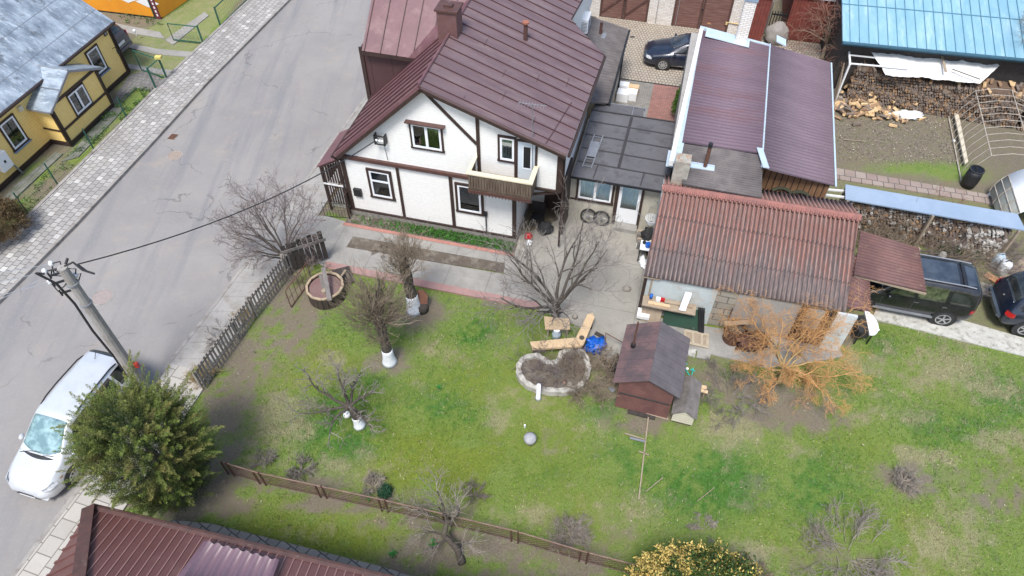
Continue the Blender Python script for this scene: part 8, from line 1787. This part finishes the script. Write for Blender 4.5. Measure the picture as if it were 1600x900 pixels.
# greenhouse hoops
GH = Fr(G(1494, 176, 0), HM.deg + 0); 
t = thing("greenhouse_frame", "bare greenhouse skeleton of thin pale hoops", "greenhouse", G(1540, 250, 0), HM.deg)
near, far_ = G(1516, 288, 0), G(1512, 132, 0); n = 11
gl0 = H.l(G(1523, 286, 0)); gl1 = H.l(G(1520, 135, 0)); xg0 = gl0[0]; yg0, yg1 = gl0[1], H.l(G(1500, 140, 0))[1]; yg1 = yg0 + 6.6
M['hoop'] = mat('hoop', (.55, .50, .42), (.34, .30, .25), 4, .6)
sL = H.l(G(1549, 243, 1.45)); sT = H.l(G(1524, 142, 1.45)); print('hoops', gl0, sL, sT)
for k in range(n):
    f = k / (n - 1); y = sL[1] + (sT[1] - sL[1]) * f; xs_ = sL[0] + (sT[0] - sL[0]) * f; P = [H.p(xs_ - .55, y - .1, 0), H.p(xs_ - .35, y, .8), H.p(xs_, y, 1.45), H.p(xs_ + .7, y, 1.68), H.p(xs_ + 1.4, y, 1.72), H.p(xs_ + 2.1, y, 1.5), H.p(xs_ + 2.5, y, .8), H.p(xs_ + 2.65, y, 0)]
    b = MB(); b.tube(P, .012, 5); b.ball(P[2], .025, 6, 5); part(b, "hoop", M['hoop'], t)
for dx, z in ((0, 1.45), (1.4, 1.72), (2.1, 1.5)): b = MB(); b.tube([H.p(sL[0] + dx, sL[1], z + .02), H.p(sT[0] + dx, sT[1], z + .02)], .018, 5); part(b, "rail", M['hoop'], t)
b = MB(); b.tube([H.p(sL[0] - .55, sL[1] - .1, .05), H.p(sT[0] - .55, sT[1] - .1, .05)], .025, 5); part(b, "ground_rail", M['hoop'], t)
# black barrel
bc = G(1511, 290, 0); t = thing("black_barrel", "open black water barrel at the corner of the greenhouse frame", "barrel", bc); b = MB(); b.tube([bc, bc + (0, 0, .28), bc + (0, 0, .6), bc + (0, 0, .88)], [.27, .31, .31, .28], 24); part(b, "body", M['black'], t, smooth=True); b = MB(); b.ring(bc + (0, 0, .86), .25, .30, .05, 24); part(b, "rim", M['rubber'], t); b = MB(); b.cyl(bc + (0, 0, .882), .25, .004, 24); part(b, "water", mat('dark_water', (.004, .004, .005), None, 2, .1), t)
# white polytunnel
ty0 = H.g(1535, 345, 0); t = thing("white_polytunnel", "white arched plastic greenhouse with translucent panelled side", "greenhouse", H.p(ty0[0] + 1.4, ty0[1]), HM.deg)
tx, tyy = ty0[0] + .45, ty0[1] - .6; Rt = 1.45; Vr = []; n = 20
M['poly_white'] = mat('poly_white', (.80, .82, .84), (.74, .77, .79), 1, .35)
M['poly_clear'] = mat('poly_clear', (.30, .31, .27), (.42, .43, .39), 1.5, .3)
def arc(f0, f1, y0, y1, r, th=.03, n=12):
    b = MB(); V = []; 
    for y in (y0, y1):
        for rr in (r, r - th):
            for i in range(n + 1): a_ = math.pi * (1 - (f0 + (f1 - f0) * i / n)); V.append(H.p(tx + Rt + math.cos(a_) * rr, y, .25 + math.sin(a_) * rr * 1.08))
    W_ = n + 1
    for i in range(n): b_ = None
    F = []
    for i in range(n): F += [(i, 2 * W_ + i, 2 * W_ + i + 1, i + 1), (W_ + i, W_ + i + 1, 3 * W_ + i + 1, 3 * W_ + i), (i, i + 1, W_ + i + 1, W_ + i), (2 * W_ + i, 3 * W_ + i, 3 * W_ + i + 1, 2 * W_ + i + 1)]
    b.add(V, F); return b
part(arc(.0, .2, tyy, tyy + 2.3, Rt), "side_panel", M['poly_clear'], t, smooth=True); part(arc(.2, 1.0, tyy - .02, tyy + 2.32, Rt + .01), "cover", M['poly_white'], t, smooth=True)
b = MB()
for f in (0, .33, .66, 1.0): y = tyy + 2.3 * f; b.tube([H.p(tx + Rt + math.cos(math.pi * (1 - k / 20)) * (Rt + .02), y, .25 + math.sin(math.pi * k / 20) * (Rt + .02) * 1.08) for k in range(5)], .022, 5)
for fk in (.07, .14, .2): a_ = math.pi * (1 - fk); b.tube([H.p(tx + Rt + math.cos(a_) * (Rt + .02), tyy, .25 + math.sin(a_) * (Rt + .02) * 1.08), H.p(tx + Rt + math.cos(a_) * (Rt + .02), tyy + 2.3, .25 + math.sin(a_) * (Rt + .02) * 1.08)], .018, 5)
part(b, "rib", M['hoop'], t)
b = MB(); V = [H.p(tx + Rt + math.cos(math.pi * (1 - k / 20)) * (Rt - .03), tyy + 2.28, .25 + math.sin(math.pi * k / 20) * (Rt - .03) * 1.08) for k in range(21)]; b.slab(V + [H.p(tx + 2 * Rt, tyy + 2.28, 0), H.p(tx, tyy + 2.28, 0)], H.ey * .03); part(b, "end_wall", M['poly_white'], t)

# ---- birch wood shelter with blue-grey metal roof
zsh = 1.95; P0, P1, P2, P3 = G(1321, 288, zsh), G(1590, 334, zsh), G(1603, 360, zsh - .1), G(1321, 311, zsh - .1)
t = thing("wood_shelter", "long low shelter with smooth blue-grey metal roof over birch firewood", "shelter", G(1460, 370, 0), HM.deg)
M['bluegrey'] = mat('bluegrey', (.22, .29, .38), (.26, .33, .42), .6, .4, c3=(.30, .36, .44), sc3=.5, t3=(.5, .8), spec=.5)
b = MB(); b.slab([P0, P1, P2, P3], (0, 0, -.05)); part(b, "roof", M['bluegrey'], t)
b = MB()
for f in (.02, .5, .97):
    for A_, B_ in ((P3, P2), (P0, P1)): q = A_ + (B_ - A_) * f; b.beam(np.array([q[0], q[1], 0]), q - (0, 0, .06), .09)
part(b, "post", M['old_wood'], t)
lA, lB = H.l(P3), H.l(P2)
stackmass("birch_stack", "grey-brown stacked firewood beneath the blue-grey shelter roof", H.p(lA[0] + .1, lA[1] + .15), H.ex, lB[0] - lA[0] - .6, 1.65, .6, SM + [M['birch']], seed=8, lean=.0, r=.06, rows=2)
stackmass("birch_stack", "white birch logs stacked at the right end of the shelter", H.p(lB[0] - 1.6, lB[1] - .02 + .1), H.ex, 1.4, 1.5, .1, [M['birch'], M['birch'], M['split_grey']], seed=9, r=.07)
for k in range(34):
    f = rl.random(); p = H.p(lA[0] - .9 + rl.uniform(0, 1.2), lA[1] + .3 + rl.uniform(-.3, .5), .25 + 1.0 * rl.random()); log(p, HM.deg / 57.3 + rl.uniform(-1.2, 1.2), rl.uniform(-.3, .3), 'birch', "white birch log piled behind the workshop roof ridge", "white birch logs behind the workshop", .9)
b = MB(); r0_, r1_ = G(1278, 295, 1.7), G(1325, 299, 1.7); b.beam(r0_, r1_, .07); b.beam(G(1278, 303, 1.7), G(1325, 309, 1.7), .07); b.beam(r0_, np.array([*r0_[:2], 0]), .06); b.beam(r1_, np.array([*r1_[:2], 0]), .06); single(b, "white_rack", M['white_paint'], "white two-bar rack joining shelter roof and long outbuilding", "rack")
lump("leaning_log", "pale split log leaning on the brown plank wall", "log", 1230, 300, (.05, .05, .5), M['old_wood'], 2, .1) if 0 else None
b = MB(); b.beam(G(1222, 312, .8), G(1236, 286, 2.0), .08, .05); single(b, "pale_prop", M['fresh_wood'], "pale prop leaning on the brown plank front of the outbuilding", "prop")
# canisters
for k, (px, py, rz_, m) in enumerate(((1553, 415, .0, 'can_blue'), (1563, 426, .3, 'can_white'))):
    if k == 0: M['can_blue'] = mat('can_blue', (.42, .52, .60), (.35, .45, .52), 2, .45); M['can_white'] = mat('can_white', (.70, .73, .74), (.6, .63, .64), 2, .45)
    c = G(px, py, 0); t = thing("plastic_canister", ["pale blue plastic canister at the edge of the brush heap", "white plastic canister in front of the pale blue one"][k], "canister", c, 0, "plastic canisters"); b = MB(); b.tube([c, c + (0, 0, .05), c + (0, 0, .5), c + (0, 0, .58), c + (0, 0, .6)], [.17, .2, .2, .15, .06], 18); part(b, "body", M[m], t, smooth=True)
    b = MB(); b.tube([c + (-.1, 0, .58), c + (-.05, 0, .68), c + (.06, 0, .68), c + (.1, 0, .58)], .02, 6); part(b, "handle", M[m] if k == 0 else M['black'], t)
for k, (x0, y0, x1, y1, w_, m) in enumerate([(1543, 401, 1575, 402, .1, 'old_wood'), (1476, 398, 1520, 400, .06, 'iron_rust'), (1540, 428, 1560, 440, .3, 'board_orange'), (1380, 382, 1500, 402, .04, 'plank_grey')]): b = MB(); b.beam(G(x0, y0, .2 if k != 2 else .05), G(x1, y1, .25 if k != 2 else .05), w_, .04); single(b, "scrap_plank", M[m], ["pale short plank above the canisters", "rusty flat bar in the brush heap", "broad brown board under the canisters", "long thin grey lath in front of the brush heap"][k], "plank", deg=0)
b = MB(); b.slab([G(1553, 440, 0), G(1600, 400, 0), G(1620, 415, 0), G(1570, 452, 0)], (0, 0, .03)); single(b, "brown_ramp", M['old_wood'], "worn brown board ramp at the right edge behind the canisters", "board")
b = MB(); c = G(1464, 412, 0); b.tube([c, c + (0, 0, .4), c + (0, 0, .6)], [.14, .15, .1], 14); single(b, "white_marker", M['planter_stone'], "rounded pale stone post behind the black off-roader", "post", smooth=True)
b = MB(); b.obb(G(1476, 412, .1), (.35, -.1, 0), (.08, .25, 0), (0, 0, .06)); single(b, "grey_slab", M['concrete_light'], "flat grey slab beside the rounded pale post", "slab")
# hand pump wheel covers behind workshop: two round dark tyres
for k, (x, y) in enumerate(((1218, 312), (1246, 318))): b = MB(); b.ring(G(x, y, 2.0), .42, .52, .14, 24, -H.ey + H.ez * .6); single(b, "old_tyre", mat('mossy_tyre', (.05, .055, .03), (.03, .035, .02), 5, .9), ["left large dark tyre rising behind the workshop ridge", "right large dark tyre rising behind the workshop ridge"][k], "tyre", "tyres behind the workshop")
# satellite-like round lamp on the annexe corner
b = MB(); q = G(1042, 290, 2.6); b.ring(q, .05, .18, .04, 18, -H.ey); single(b, "satellite_dish", M['pvc'], "small white round dish at the annexe roof corner beside the concrete chimney", "dish")
# chips of bark and wood littering the firewood yard
n = 2600; P_ = xy([(1305, 185), (1400, 190), (1490, 178), (1510, 255), (1430, 262), (1310, 250)]); x = nr.uniform(min(p[0] for p in P_), max(p[0] for p in P_), n); y = nr.uniform(min(p[1] for p in P_), max(p[1] for p in P_), n); k = inpoly(x, y, P_); x, y = x[k], y[k]
t = thing("wood_chips", "pale chips and bark scattered over the dark soil of the firewood yard", "wood chips", G(1400, 215)); t['kind'] = 'stuff'
tc_ = np.array([[.45, .4, .33], [.2, .16, .12], [.08, .07, .06]])[nr.choice(3, len(x), p=[.3, .3, .4])] * nr.uniform(.7, 1.2, len(x))[:, None]; leaves("chip", np.stack([x, y, np.full(len(x), .02)], 1), .03, M['leaf_tint'], t, D=np.stack([nr.normal(0, 1, len(x)), nr.normal(0, 1, len(x)), np.zeros(len(x))], 1), tint=tc_)
# dry leaves and twigs scattered under the trees
n = 9000; x = nr.uniform(-13, 22, n); y = nr.uniform(5, 20, n); k = inpoly(x, y, garden); x, y = x[k], y[k]; z = zones(x, y); k = nr.random(len(x)) < .10 + .9 * z[:, SOIL]; x, y = x[k], y[k]
t = thing("fallen_leaves", "brown fallen leaves and small twigs strewn over lawn and bare soil", "leaf litter", G(700, 650)); t['kind'] = 'stuff'
tc_ = np.array([[.30, .23, .15], [.18, .13, .09], [.42, .36, .27], [.09, .075, .06]])[nr.choice(4, len(x))] * nr.uniform(.7, 1.3, len(x))[:, None]; leaves("leaf", np.stack([x, y, np.full(len(x), .015)], 1), .034, M['leaf_tint'], t, D=np.stack([nr.normal(0, 1, len(x)), nr.normal(0, 1, len(x)), nr.normal(0, .2, len(x))], 1), aspect=.35, tint=tc_)
print('objects', len(bpy.data.objects), 'logs', nlog)
